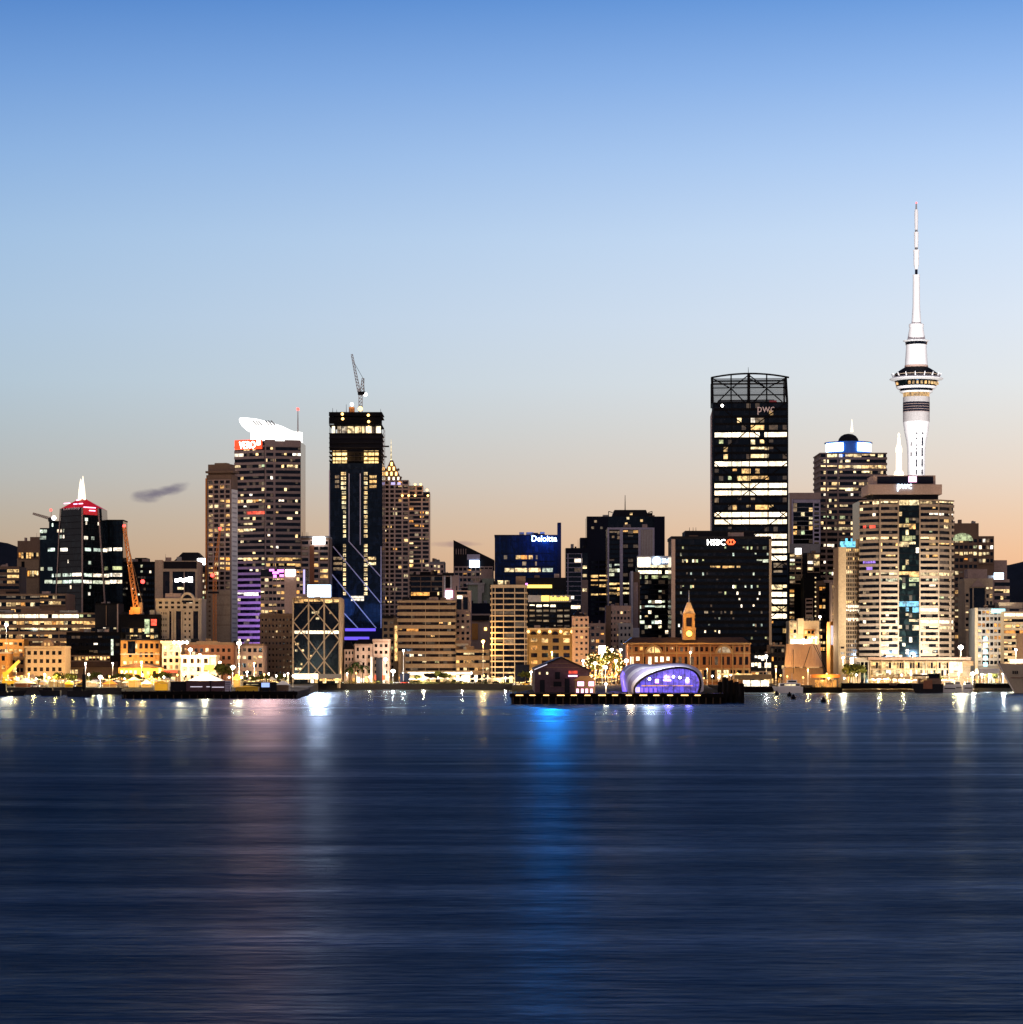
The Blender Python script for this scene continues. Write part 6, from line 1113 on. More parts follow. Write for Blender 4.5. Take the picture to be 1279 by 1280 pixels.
for lb, gp, D, qs in (('small round added quay lamp in the row along the left quay edge', 'added quay lamps, left', 1200, [4 + 13.5 * i for i in range(28)]), ('small round added quay lamp in the row along the central quay edge', 'added quay lamps, centre', 1393, [402 + 14.5 * i for i in range(16)]), ('small round added quay lamp in the row along the right hand quay edge', 'added quay lamps, right', 1305, [932 + 14 * i for i in range(24)]), ('small round added lamp in the row before the orange clock tower terminal', 'added terminal lamps', 1308, [880 + 9 * i for i in range(6)])):
    rr = random.Random(int(D))
    for q in qs:
        q += rr.uniform(-4, 4); dd = D + rr.uniform(0, 22)
        if ql is None:
            a_ = MB().bar((0, 0, 0), (0, 0, 3.6), .16, .12, k=8).build('pole', 'steel'); c_ = smooth(MB().lathe(0, 0, [(.03, 3.5), (.3, 3.65), (.36, 3.9), (.3, 4.15), (.03, 4.3)], 10).build('globe', 'e_lamp'), 60); ql = (a_.data, c_.data); e_ = c_.data.copy(); e_.materials[0] = M['e_amber']; bpy.data.objects.remove(a_); bpy.data.objects.remove(c_)
        r = empty('added_quay_lamp', (X(q, dd), dd, GZ), lb, 'lamp', gp); h_ = rr.uniform(.8, 1.5)
        for nm, me in (('pole', ql[0]), ('globe', ql[1] if rr.random() < .55 else e_)): o = bpy.data.objects.new(nm, me); o.parent = r; o.scale = (1.15, 1.15, h_); col.objects.link(o)
# lit ground floor windows added to brighten the waterfront
for b_ in BLD:
    if 1300 < b_.D < 1440 and b_.hasbody and b_.root.get('category') == 'building' and not (840 < b_.px0 < 842) and b_.px1 - b_.px0 < 90:
        rr = random.Random(int(b_.px0 + 500)); n_ = max(2, int((b_.px1 - b_.px0) / 5)); W = b_.fr.len / n_
        for k_ in range(n_):
            if rr.random() < .62: b_._put('shop_window', rr.choice(('w_warm', 'w_bright', 'w_cream', 'w_hot', 'w_amber')), b_.fr, W * k_ + .25, W * (k_ + 1) - .25, GZ + .5, GZ + rr.uniform(2.6, 4.2), .75, .9)
# bright sign pylon in the glitter
t = empty('sign_pylon', (X(752.5, 1350), 1350, GZ), 'tall blank white glowing sign pylon in the glittering street left of the clock tower terminal', 'sign')
fp = Frame(749, 1350, 757, 1350); ubox('sign', 'e_white', fp, 0, fp.len, fp.z(824.5), fp.z(807.5), -.6, 0, t); ubox('pole', 'steel', fp, fp.len / 2 - .3, fp.len / 2 + .3, GZ, fp.z(824.5), -.5, -.1, t)
point(752, 816, 1346, WHT, 30000, .6, t, 'sign_light')
# fairy lit trees
for i, (px, D, lb) in enumerate(((742, 1318, 'tree strung with amber fairy lights beside the slim white stone tower'), (749, 1330, 'tree strung with fairy lights under the bright sign pylon'), (762, 1316, 'tallest tree strung with fairy lights right of the bright sign pylon'), (772, 1322, 'tree strung with fairy lights beside the clock tower terminal'))):
    h = 15 + 2 * (i % 3); t = tree(px, 0, D, h, lb, 'fairy lit trees', i, .75)
    rr = random.Random(50 + i); mb = MB()
    for _ in range(70):
        v = Vector((rr.gauss(0, 1), -abs(rr.gauss(0, 1)), rr.gauss(0, 1.2))).normalized(); p = Vector((X(px, D), D, GZ + h * .62)) + Vector((v.x * h * .34, v.y * h * .34, v.z * h * .42)); s_ = rr.uniform(.12, .3)
        mb.box(p.x - s_, p.x + s_, p.y - s_, p.y + s_, p.z - s_, p.z + s_)
    mb.build('fairy_lights', 'e_fairy' if i % 2 else 'e_fairyw', t)['kind'] = 'stuff'
# ---------------------------------------------------------------- cranes left
t = empty('tower_crane', (X(172, 1404), 1404, Z(768, 1404)), 'leaning orange lattice crane beside the black gabled glass tower', 'crane')
mb = MB(); lattice(mb, (X(171.5, 1404), 1404, Z(766, 1404)), (X(155.5, 1404), 1404, Z(659, 1404)), 2.6, 1.3, 16, .42); mb.build('jib', 'craneo', t)
fc = Frame(160, 1404, 180, 1404); ubox('machine_deck', 'craneo', fc, fc.u(164), fc.u(176), fc.z(767.5), fc.z(759), -2, 2, t); ubox('cab', 'craneo', fc, fc.u(163), fc.u(167), fc.z(768), fc.z(763), 2, 3.6, t); ubox('counterweight', 'brown', fc, fc.u(174.5), fc.u(178.5), fc.z(767), fc.z(753), -1.5, 1.5, t)
mb = MB(); mb.bar((X(178, 1404), 1404, Z(754, 1404)), (X(156.5, 1404), 1404, Z(664, 1404)), .22); mb.build('stay_cable', 'brown', t)
ball(t, 155.3, 657.5, 1404, .9, 'e_red', 'beacon'); point(170, 758, 1396, SOD, 5000, .6, t)
b = Bld('parking_building', 'black flat roofed block carrying the leaning orange crane', 149, 200, 768, 1408, 18, 'black')
b.grid(152, 198, 784, 800, 2, 9, 'dark', .2, .4, .4, p=.6, mix='gold'); b.box('green_sign', 'w_green', 181, 187, 774, 792, .2, .6); b.box('red_sign', 'w_red', 189, 196, 774, 782, .2, .6); b.done()
t = empty('tower_crane', (X(62, 1582), 1582, Z(652, 1582)), 'small brown crane jib with a red light, left of the black gabled glass tower', 'crane')
mb = MB(); lattice(mb, (X(63.5, 1582), 1582, Z(648.5, 1582)), (X(41.5, 1582), 1582, Z(642, 1582)), 1.5, 1., 10, .35); mb.build('jib', 'crane', t)
fc = Frame(58, 1582, 72, 1582); ubox('machine_deck', 'dark', fc, fc.u(61), fc.u(68), fc.z(652), fc.z(647.5), -2, 2, t); mast(t, 64.2, 638.5, 649, 1582, .5, 'crane'); ball(t, 63.7, 637.5, 1582, .8, 'e_red', 'beacon'); ball(t, 67.5, 647.5, 1579, 1.3, 'e_white', 'work_lamp')
b.box('mast_foot', 'dark', 0, 1, 900, 901) if 0 else None
t = empty('tower_crane', (X(268, 1490), 1490, GZ), 'thin red orange tower crane mast in front of the slim balcony tower', 'crane')
mb = MB(); lattice(mb, (X(268.5, 1490), 1490, GZ), (X(268.5, 1490), 1490, Z(716, 1490)), 1.7, 1.7, 34, .3); mb.build('mast', 'craneo', t)
mb = MB(); lattice(mb, (X(268.5, 1490), 1490, Z(716, 1490)), (X(275, 1490), 1490, Z(662, 1490)), 1.4, .8, 10, .25); mb.build('jib', 'craneo', t); ball(t, 275, 661, 1490, .9, 'e_red', 'beacon'); ball(t, 265.5, 719, 1489, 1.1, 'e_red', 'beacon')
fc = Frame(260, 1490, 278, 1490); ubox('machine_deck', 'dark', fc, fc.u(260.5), fc.u(274), fc.z(742), fc.z(739.5), .9, 2.4, t)
t = empty('mobile_crane', (X(8, 1262), 1262, GZ), 'yellow mobile crane with its box boom raised, far left quay', 'crane')
fm = Frame(4, 1262, 18, 1262); MB().bar((X(8, 1262), 1262, Z(842, 1262)), (X(24.5, 1262), 1262, Z(826, 1262)), 1.7, 1.3).build('boom', 'yellow', t); ubox('cab', 'yellow', fm, fm.u(4), fm.u(10), fm.z(852), fm.z(840), -1.4, 1.4, t); ubox('carrier', 'yellow', fm, fm.u(3), fm.u(22), GZ + .9, fm.z(851), -1.4, 1.4, t)
for q in (5, 9, 16, 20): MB().bar((X(q, 1262), 1260.2, GZ + .6), (X(q, 1262), 1261.4, GZ + .6), 1.2, k=12).build('wheel', 'black', t)
point(14, 832, 1252, WARM, 9000, .5, t)
for px, lb in ((270, 'thin red mast light'),): pass
t = empty('light_mast', (X(177.5, 1500), 1500, GZ), 'thin pole with a single red light right of the leaning orange crane', 'mast'); mast(t, 178.5, 727, 800, 1500, .4, 'dark', 'pole', .3); ball(t, 178.5, 727, 1500, 1.2, 'e_red', 'beacon')
# ---------------------------------------------------------------- tents, sheds and kiosks on the left quay
def tent(px0, px1, ytop, yeave, yb, D, label, mat='tent', wallm='dark', name='marquee'):
    r = empty(name, (X((px0 + px1) / 2, D), D, max(2.9 if D < 1191 else GZ, 0)), label, 'tent'); f_ = Frame(px0, D, px1, D); zb = 2.9 if D < 1191 else GZ
    d = (X(px1, D) - X(px0, D)) * .7; a, c = X(px0, D), X(px1, D); m_ = (a + c) / 2
    MB().prism([(a, D), (c, D), (c, D + d), (a, D + d)], f_.z(yeave), f_.z(ytop), [(m_ - .3, D + d * .4), (m_ + .3, D + d * .4), (m_ + .3, D + d * .6), (m_ - .3, D + d * .6)]).build('canopy', mat, r)
    for xx, yy in ((a + .2, D + .2), (c - .2, D + .2), (c - .2, D + d - .2), (a + .2, D + d - .2)): MB().bar((xx, yy, zb), (xx, yy, f_.z(yeave)), .2).build('pole', 'steel', r)
    if wallm: ubox('side_wall', wallm, f_, .4, f_.len - .4, zb, f_.z(yeave) - .1, -d + .3, -.5, r)
    return r
t = tent(231, 281, 841, 852.5, 866, 1085, 'large white pyramid tent blazing with light on the left wharf'); spot((X(256, 1072), 1070, 21), (X(256, 1085), 1092, 8), WARM, 30000, 80, t); point(256, 838, 1078, WARM, 22000, .6, t)
r = empty('wharf_building', (X(248, 1066), 1072, 2.9), 'low black shed with thin white light strips under the white pyramid tent', 'shed')
fw = Frame(213, 1070, 281, 1070); ubox('wall', 'dark', fw, 0, fw.len * .27, 2.9, fw.z(852), -9, 0, r); ubox('wall', 'purpleshed', fw, fw.len * .27, fw.len, 2.9, fw.z(851), -9, -.3, r)
for q0, q1, y in ((238, 253, 858), (258, 263, 858), (265, 280, 858.5)): ubox('light_strip', 'e_pale', fw, fw.u(q0), fw.u(q1), fw.z(y + .9), fw.z(y), -.3, 0, r)
for q in (231.5, 262.5): ubox('wall_joint', 'black', fw, fw.u(q), fw.u(q + 1), 2.9, fw.z(851.2), -.3, .05, r)
r = empty('ticket_tower', (X(284, 1066), 1066, 2.9), 'narrow pale grid fronted booth at the right end of the low black shed', 'booth'); fw = Frame(281.5, 1066, 288, 1066); ubox('wall', 'lilac', fw, 0, fw.len, 2.9, fw.z(851), -3, 0, r)
for k_ in range(4): ubox('shelf', 'dark', fw, .1, fw.len - .1, 2.9 + .9 * k_ + .8, 2.9 + .9 * k_ + 1., 0, .1, r)
for i, a in enumerate(((17, 42, 848, 854, 861, 1215, 'cream peaked tent over a dark red stall, far left quay', 'tent', 'brick'), (35, 46, 843, 848, 858, 1240, 'small salmon pink canopy before the four storey beige building', 'sail', 'brown'), (60, 80, 846, 850, 860, 1232, 'flat yellow awning right of the salmon pink canopy', 'yellow', 'olive'), (80, 92, 851, 855, 861, 1205, 'low yellow stall near the dark tug', 'yellow', 'yellow'), (128, 146, 850, 855, 862, 1208, 'brown roofed market stall right of the star bright lamp', 'craneo', 'brown'), (160, 174, 846, 850, 862, 1204, 'pale green tent left of two yellow stalls', 'tent', 'olive'), (176, 190, 850, 855, 862, 1200, 'white tent among the market stalls, middle of the row', 'tent', 'olive'), (192, 211, 851, 854, 863, 1100, 'yellow flat roofed stall touching the low black shed', 'yellow', 'yellow'), (291, 301, 843, 850, 860, 1200, 'rounded yellow tent right of the white pyramid tent', 'yellow', 'olive'), (293, 324, 857, 859, 866, 1075, 'long yellow stall at the right end of the low black shed', 'yellow', 'yellow'), (344, 362, 851, 856, 862, 1085, 'small grey and white tent at the tip of the left wharf', 'tent', 'brown'))):
    tent(*a[:6], a[6], a[7], a[8], 'market_stall')
rr = random.Random(21); k_ = 0
PAR = None; UL = 'cream cafe parasol on the central quay below the wide ribbon windowed block and its annex'; UR = 'cream cafe parasol on the quay before the long glass fronted hall'; ULL = 'cream parasol among the market stalls on the left quay'
for q, D, lb, gp in [(516 + 8.6 * i, 1393.5 + rr.uniform(-1, 1.5), UL, 'parasols on the central quay') for i in range(13)] + [(1090 + 9 * i, 1309 + rr.uniform(-1, 2), UR, 'parasols before the glass hall') for i in range(12)] + [(30 + 11.5 * i + rr.uniform(-3, 3), 1212 + rr.uniform(-8, 40), ULL, 'parasols on the left quay') for i in range(17)]:
    if PAR is None:
        PAR = MB().lathe(0, 0, [(1.9, 2.4), (1.95, 2.3), (1.0, 2.95), (.1, 3.25)], 8).build('canopy', 'tent'); PP = MB().bar((0, 0, 0), (0, 0, 2.6), .12).build('pole', 'steel'); pc, pp = PAR.data, PP.data; bpy.data.objects.remove(PAR); bpy.data.objects.remove(PP); PAR = 1
    r = empty('parasol', (X(q, D), D, GZ), lb, 'parasol', gp)
    for nm, me in (('canopy', pc), ('pole', pp)): o = bpy.data.objects.new(nm, me); o.parent = r; o.scale = (1.1, 1.1, rr.uniform(.9, 1.15)); col.objects.link(o)
def car(px, D, mat, label, face=1):
    r = empty('parked_car', (X(px, D), D, GZ), label, 'car', 'cars parked along the quays'); x, z = X(px, D), GZ
    MB().prism([(x - 2.1, D, z + .35), (x + 2.1, D, z + .35), (x + 2.1, D + 1.7, z + .35), (x - 2.1, D + 1.7, z + .35)], 0, 0, [(x - 2.05, D + .05, z + .9), (x + 2.05, D + .05, z + .85), (x + 2.05, D + 1.65, z + .85), (x - 2.05, D + 1.65, z + .9)]).build('body', mat, r)
    MB().prism([(x - 1.4, D + .1, z + .9), (x + 1.2, D + .1, z + .88), (x + 1.2, D + 1.6, z + .88), (x - 1.4, D + 1.6, z + .9)], 0, 0, [(x - .9, D + .3, z + 1.45), (x + .6, D + .3, z + 1.45), (x + .6, D + 1.4, z + 1.45), (x - .9, D + 1.4, z + 1.45)]).build('cabin', 'blackglass', r)
    for dx in (-1.3, 1.3): MB().bar((x + dx, D - .05, z + .33), (x + dx, D + .15, z + .33), .66, k=12).build('wheel', 'black', r)
    MB().box(x + face * 2.0, x + face * 2.15, D - .02, D + .3, z + .6, z + .78).build('headlight', 'e_white', r)
for i, (q, D, m_, lb) in enumerate(((412, 1392, 'white', 'white car parked left of the palms, front of the cream hotel'), (424, 1392, 'dark', 'dark car parked at the left edge of the cream hotel'), (497, 1391.5, 'steel', 'silver car parked beside the dazzling white lamp'), (506, 1391.5, 'red', 'red car parked under the single armed lamp'), (590, 1391.5, 'white', 'white car parked left of the tall amber lamp'), (620, 1391.5, 'dark', 'dark car parked at the foot of the white gridded tower'), (648, 1304, 'steel', 'silver car parked left of the gabled shed'), (658, 1304, 'yellow', 'yellow car parked just left of the gabled shed'), (1064, 1304, 'white', 'white car parked under the dark rounded tree'), (1078, 1304, 'steel', 'silver car parked before the left block of the waterfront hall'), (1210, 1304, 'white', 'white car parked beside the yacht berths'), (946, 1304, 'red', 'red car parked behind the bright floating jetty'), (100, 1196, 'yellow', 'yellow car parked behind the dark tug'), (44, 1196, 'white', 'white car parked behind the low black moored boat'))): car(q, D, m_, lb, 1 if i % 2 else -1)
for i, a in enumerate(((2, 14, 847, 851, 858, 1290, 'cream tent at the foot of the narrow corner building, photo edge', 'tent', 'orange'), (92, 104, 848, 852, 860, 1255, 'orange peaked stall behind the dark tug mast', 'orange', 'olive'), (106, 122, 849, 853, 861, 1235, 'white peaked stall left of the star bright lamp', 'tent', 'sand'), (146, 158, 845, 849, 858, 1262, 'yellow peaked stall before the left end of the curved roof hall', 'yellow', 'sand'), (200, 213, 844, 848, 858, 1240, 'white peaked stall below the red awning', 'tent', 'sand'), (302, 314, 846, 850, 859, 1230, 'white peaked stall right of the rounded yellow tent', 'tent', 'sand'), (316, 330, 846, 850, 859, 1236, 'orange peaked stall behind the dark stage box', 'orange', 'sand'), (334, 345, 846, 850, 859, 1225, 'cream peaked stall left of the tip tent', 'tent', 'olive'))):
    tent(*a[:6], a[6], a[7], a[8], 'market_stall')
r = empty('screen_truck', (X(330, 1080), 1080, 2.9), 'dark stage box with a pale blue screen on the left wharf right end', 'stage'); fw = Frame(304, 1080, 345, 1080)
ubox('body', 'dark', fw, 0, fw.len, 2.9, fw.z(853), -4, 0, r); ubox('screen', 'e_paleblue', fw, fw.u(327), fw.u(337), fw.z(859), fw.z(853.5), 0, .3, r); ubox('light_strip', 'w_cream', fw, fw.u(308), fw.u(323), fw.z(856), fw.z(855), 0, .3, r)
# ---------------------------------------------------------------- festoon strings, added in place of lamp glare
def px_ok(q): return True
FE = [(2, 30, 846, 843, 1228, 'added festoon string above the dark red stall, far left quay'), (30, 58, 845, 848, 1222, 'added festoon string from the salmon pink canopy to the flat yellow awning'), (58, 84, 848, 852, 1216, 'added festoon string over the flat yellow awning'), (84, 104, 853, 850, 1210, 'added festoon string behind the dark tug'), (108, 128, 850, 852, 1212, 'added festoon string under the star bright lamp'), (128, 150, 848, 846, 1206, 'added festoon string over the brown roofed market stall'), (150, 172, 847, 849, 1203, 'added festoon string over the pale green tent'), (170, 192, 848, 846, 1202, 'added festoon string over the white market tent'), (190, 214, 847, 850, 1198, 'added festoon string ending above the low black shed'), (284, 304, 846, 843, 1202, 'added festoon string right of the white pyramid tent'), (304, 332, 850, 848, 1200, 'added festoon string above the dark stage box'), (332, 366, 848, 853, 1198, 'added festoon string at the tip of the left wharf'),
 (738, 760, 842, 846, 1290, 'added festoon string between the kiosk and the shell hall, upper'), (745, 776, 852, 848, 1285, 'added festoon string between the kiosk and the shell hall, lower'), (642, 668, 852, 849, 1295, 'added festoon string left of the gabled shed'), (1086, 1112, 851, 849, 1300, 'added festoon string left end of the glass hall front'), (1112, 1140, 849, 851, 1300, 'added festoon string middle of the glass hall front'), (1176, 1204, 848, 845, 1300, 'added festoon string over the yacht berths'), (1204, 1226, 846, 848, 1300, 'added festoon string right of the yacht berths')]
for i, (q0, q1, y0, y1, D, lb) in enumerate(FE):
    rr = random.Random(i); r = empty('added_festoon_lights', (X((q0 + q1) / 2, D), D, GZ), lb, 'string lights', 'added festoon strings on the waterfront'); a, c = Vector((X(q0, D), D, Z(y0, D))), Vector((X(q1, D), D, Z(y1, D))); mb = MB(); mw = MB(); prev = a
    for p_ in (a, c): mw.bar((p_.x, p_.y, GZ), p_, .15)
    for k_ in range(1, 12):
        t_ = (k_ + rr.uniform(-.3, .3)) / 12; p = a.lerp(c, t_) - Vector((0, 0, 3.2 * t_ * (1 - t_))); s_ = rr.uniform(.07, .22); mb.box(p.x - s_, p.x + s_, p.y - s_, p.y + s_, p.z - 2 * s_, p.z); mw.bar(prev, p, .06); prev = p
    mw.build('wire_and_posts', 'steel', r); mb.build('bulbs', 'e_fairyw' if i % 3 else 'e_fairy', r)['kind'] = 'stuff'
    if px_ok(q0): point(0, 0, 0, (1., .66, .2), 7000, .5, r, 'stall_fill_light', ((a + c) / 2 + Vector((0, -5, 1.5))))  # added point light that yellows the stalls
# ---------------------------------------------------------------- boats
def hull(root, px0, px1, D, yd, mat, bow=1, beam=4., name='hull', sheer=.5, rake=.12):
    """boat hull between two columns; bow = +1 to the right, -1 to the left"""
    x0, x1 = (px0, px1) if bow > 0 else (px1, px0); xs, xb = X(x0, D), X(x1, D); L_ = xb - xs; zd = Z(yd, D); n = 10; mb = MB(); ring = []
    for i in range(n + 1):
        t = i / n; w = beam / 2 * (1 if t < .55 else max(.03, math.cos((t - .55) / .45 * math.pi / 2) ** .8)); zz_ = zd + sheer * max(0, t - .4) ** 2 * 2.8
        xt = xs + L_ * t; xw = xs + L_ * (t * (1 - rake))
        ring += [(xt, D - w, zz_), (xw, D - w * .82, .0), (xw, D, -.7), (xw, D + w * .82, .0), (xt, D + w, zz_)]
    mb.add(ring, [(i * 5 + j, i * 5 + (j + 1) % 5, (i + 1) * 5 + (j + 1) % 5, (i + 1) * 5 + j) for i in range(n) for j in range(5)] + [(0, 1, 2, 3, 4), tuple(n * 5 + j for j in range(5))[::-1]])
    return smooth(mb.build(name, mat, root), 30)
def bbox(root, name, mat, px0, px1, y0, y1, D, n0, n1):
    f_ = Frame(px0, D, px1, D); return ubox(name, mat, f_, 0, f_.len, f_.z(y1), f_.z(y0), n0, n1, root)
r = empty('tug_boat', (X(101, 1120), 1120, 0), 'dark moored tug boat with a black mast, left of the long black wharf', 'boat'); hull(r, 85, 118, 1120, 863.5, 'hulldark', 1, 4.5); bbox(r, 'wheelhouse', 'dark', 92, 103, 858, 864, 1120, -1.5, 1.5); mast(r, 105, 836, 864, 1120, .9, 'dark', 'mast', .5); bbox(r, 'sail_cover', 'dark', 103, 107.5, 843, 862, 1120, -.5, .5)
r = empty('moored_boat', (X(62, 1150), 1150, 0), 'low black moored boat left of the dark tug', 'boat'); hull(r, 48, 76, 1150, 863, 'hulldark', -1, 4.); bbox(r, 'cabin', 'dark', 54, 66, 859.5, 863.5, 1150, -1.2, 1.2)
r = empty('moored_boat', (X(17, 1150), 1150, 0), 'dark pontoon boat cut close to the left photo edge', 'boat'); hull(r, -6, 34, 1150, 864, 'hulldark', 1, 4.5); bbox(r, 'cabin', 'navy', -3, 8, 854, 864, 1150, -1.5, 1.5)
r = empty('ferry', (X(982, 1255), 1255, 0), 'sleek silver and orange hulled ferry berthed below the brown sail canvas', 'ferry'); hull(r, 965, 1003, 1255, 858.5, 'hull', -1, 6, sheer=.3); bbox(r, 'main_cabin', 'hull', 974, 1000, 854, 858.6, 1255, -2.4, 2.4); bbox(r, 'window_band', 'blackglass', 975, 999, 855.2, 857, 1255, -2.5, 2.5); bbox(r, 'bridge', 'hull', 984, 996, 850, 854, 1255, -1.8, 1.8); bbox(r, 'bridge_window', 'blackglass', 985, 995, 851, 852.6, 1255, -1.9, 1.9); bbox(r, 'lit_window', 'w_cream', 980, 994, 855.5, 856.8, 1255, 2.5, 2.6); mast(r, 990, 841, 850, 1255, .3, 'steel', 'radar_mast')
r = empty('ferry_pontoon', (X(1020, 1262), 1262, 0), 'black ferry pontoon with an orange lit shelter, right of the silver ferry', 'pontoon'); bbox(r, 'deck', 'wharf', 998, 1052, 859, 867, 1262, -6, 3); bbox(r, 'shelter_roof', 'craneo', 1014, 1050, 843, 847, 1262, -5, 1); bbox(r, 'lit_wall', 'w_amber', 1020, 1047, 850, 859, 1262, -4.2, -4)
for q in (1016, 1024, 1032, 1040, 1048): bbox(r, 'shelter_post', 'brown', q, q + .9, 847, 859, 1262, .3, .8)
point(1034, 849, 1258, SOD, 7000, .5, r)
r = empty('ferry_pontoon', (X(950, 1280), 1280, 0), 'low floating jetty with a bright white lit shelter, right of the mooring piles', 'pontoon'); bbox(r, 'deck', 'wharf', 925, 966, 858.5, 866, 1280, -6, 2); bbox(r, 'lit_shelter', 'w_bright', 930, 962, 850.5, 858, 1280, -5, -3); bbox(r, 'shelter_roof', 'olive', 918, 965, 843, 849, 1280, -6, 1); bbox(r, 'roof_edge_light', 'w_warm', 900, 940, 842, 843.6, 1280, 1.05, 1.2)
for q in (926, 938, 950, 963): bbox(r, 'shelter_post', 'brown', q, q + .8, 849, 859, 1280, .3, .8)
r = empty('wharf', (X(1100, 1285), 1285, 0), 'black floating wharf before the long glass fronted hall', 'wharf'); bbox(r, 'deck', 'wharf', 1051, 1142, 854, 860.5, 1285, -8, 2); bbox(r, 'shore_reflection_strip', 'tan', 1052, 1222, 861.5, 866, 1290, -8, 1)  # tan strip added for the bright reflections along the waterline
r = empty('footbridge', (X(1118, 1283), 1283, 2.), 'dark tilted gangway frame rising from the floating wharf', 'gangway'); mb = MB()
for q0, y0, q1, y1 in ((1112, 856, 1117, 844), (1117, 844, 1124, 843.5), (1124, 843.5, 1121, 856), (1112, 856, 1121, 856)): mb.bar((X(q0, 1283), 1283, Z(y0, 1283)), (X(q1, 1283), 1283, Z(y1, 1283)), .4)
mb.build('frame', 'brown', r)
r = empty('motor_cruiser', (X(1157, 1262), 1262, 0), 'dark round fronted launch moored before the glass hall', 'boat'); hull(r, 1139, 1178, 1262, 855, 'hulldark', -1, 6); bbox(r, 'cabin', 'brown', 1147, 1176, 848, 855, 1262, -2.2, 2.2); bbox(r, 'canopy', 'brown', 1141, 1160, 843, 845.5, 1262, -2, 2); bbox(r, 'upper_cabin', 'dark', 1160, 1174, 842, 848, 1262, -2, 2); bbox(r, 'window_band', 'blackglass', 1161, 1173, 843.6, 846, 1262, -2.05, 2.05); bbox(r, 'tender', 'brick', 1153, 1164, 850, 861, 1262, 3, 3.6); bbox(r, 'lit_window', 'w_warm', 1150, 1158, 849.5, 852.5, 1262, 2.2, 2.3)
for k_, (q0, q1, D, yd, lb, mt) in enumerate(((1178, 1196, 1266, 857, 'white motor yacht right of the dark round fronted launch', 'hull'), (1190, 1204, 1280, 856, 'small white yacht behind the first white motor yacht', 'hull'), (1203, 1217, 1262, 856.5, 'cream hulled boat with a dark stripe beside the white yachts', 'hull'))):
    r = empty('yacht', (X((q0 + q1) / 2, D), D, 0), lb, 'yacht', 'yachts at the right hand berths'); hull(r, q0, q1, D, yd, mt, -1 if k_ % 2 else 1, 3.6); bbox(r, 'cabin', 'hull', q0 + 3, q1 - 4, yd - 4, yd, D, -1.2, 1.2); bbox(r, 'window_band', 'blackglass', q0 + 3.5, q1 - 4.5, yd - 3, yd - 1.6, D, -1.25, 1.25); mast(r, (q0 + q1) / 2, yd - 16, yd - 3, D, .3, 'steel', 'mast'); bbox(r, 'stripe', 'dark', q0 + 2, q1 - 2.5, yd + 3, yd + 4.2, D, 1.66, 1.75)
r = empty('wharf', (X(1240, 1285), 1285, 0), 'black landing stage under white canopies, left of the grey ship bow', 'wharf'); bbox(r, 'deck', 'wharf', 1218, 1262, 854, 860, 1285, -8, 2); bbox(r, 'canopy', 'tent', 1222, 1249, 836, 842, 1295, -6, 1)
for q in (1223, 1231, 1240, 1248): bbox(r, 'canopy_post', 'steel', q, q + .6, 842, 855, 1295, .2, .5)
D = 1245.
r = empty('ship', (X(1290, D), D, 0), 'large khaki grey ship with a raked bow entering at the right photo edge', 'ship')
mb = MB(); zd = Z(829, D); pr_ = []
for i in range(13):
    t_ = i / 12; xw = X(1268 + 130 * t_, D); xt = X(1246 + 152 * t_, D); w = 6.5 * min(1, (t_ + .004) ** .5 * 1.6); zz_ = zd - 1.2 * min(1, t_ * 3)
    pr_ += [(xt, D - w * 1.05, zz_), (xw + (xt - xw) * .45, D - w * .8, zz_ * .45), (xw, D - w * .55, 0), (xw, D, -1), (xw, D + w * .55, 0), (xw + (xt - xw) * .45, D + w * .8, zz_ * .45), (xt, D + w * 1.05, zz_)]
mb.add(pr_, [(i * 7 + j, i * 7 + (j + 1) % 7, (i + 1) * 7 + (j + 1) % 7, (i + 1) * 7 + j) for i in range(12) for j in range(7)] + [tuple(range(7)), tuple(84 + j for j in range(7))[::-1]]); smooth(mb.build('hull', 'greyhull', r), 30)
bbox(r, 'deck_house', 'greyhull', 1290, 1345, 812, 830, D, -4, 4); bbox(r, 'bulwark_light', 'w_bright', 1263, 1300, 824, 829, D + 6, -1, 0)
mb = MB(); mb.bar((X(1247.5, D), D - .9, Z(828.7, D)), (X(1268, D), D - .5, .3), .35); mb.build('bow_edge', 'hull', r); mast(r, 1248, 808, 829, D, .3, 'steel', 'jackstaff')
for q in (1266.5, 1269, 1271.5): bbox(r, 'hull_number', 'dark', q - .9, q + .9, 838.5, 842.5, D - 5.4, 0, .4)
bbox(r, 'hull_stripe', 'brown', 1263, 1300, 846.5, 848, D - 6, 0, .6)
MB_B = MB(); MB_B.lathe(0, 0, [(.3, -.5), (1.0, -.2), (1.05, .9), (.6, 1.2), (.35, 1.9), (.05, 2.0)], 12); bm_ = None
for q, y in ((971, 867.8), (987, 869.6), (992, 873), (1029.5, 877)):
    D = H * F / (y + 1 - YH); o = MB_B.build('mooring_buoy', 'black') if bm_ is None else bm_.copy()
    if bm_ is None: bm_ = o
    else: col.objects.link(o)
    o.location = (X(q, D), D, 0); tag(o, {971: 'leftmost black mooring buoy, just below the silver ferry', 987: 'black mooring buoy just above and left of its closest neighbour', 992: 'black mooring buoy lower of the close pair', 1029.5: 'lone black mooring buoy nearest the camera, below the orange pontoon'}[q], 'buoy', 'mooring buoys off the ferry berth')
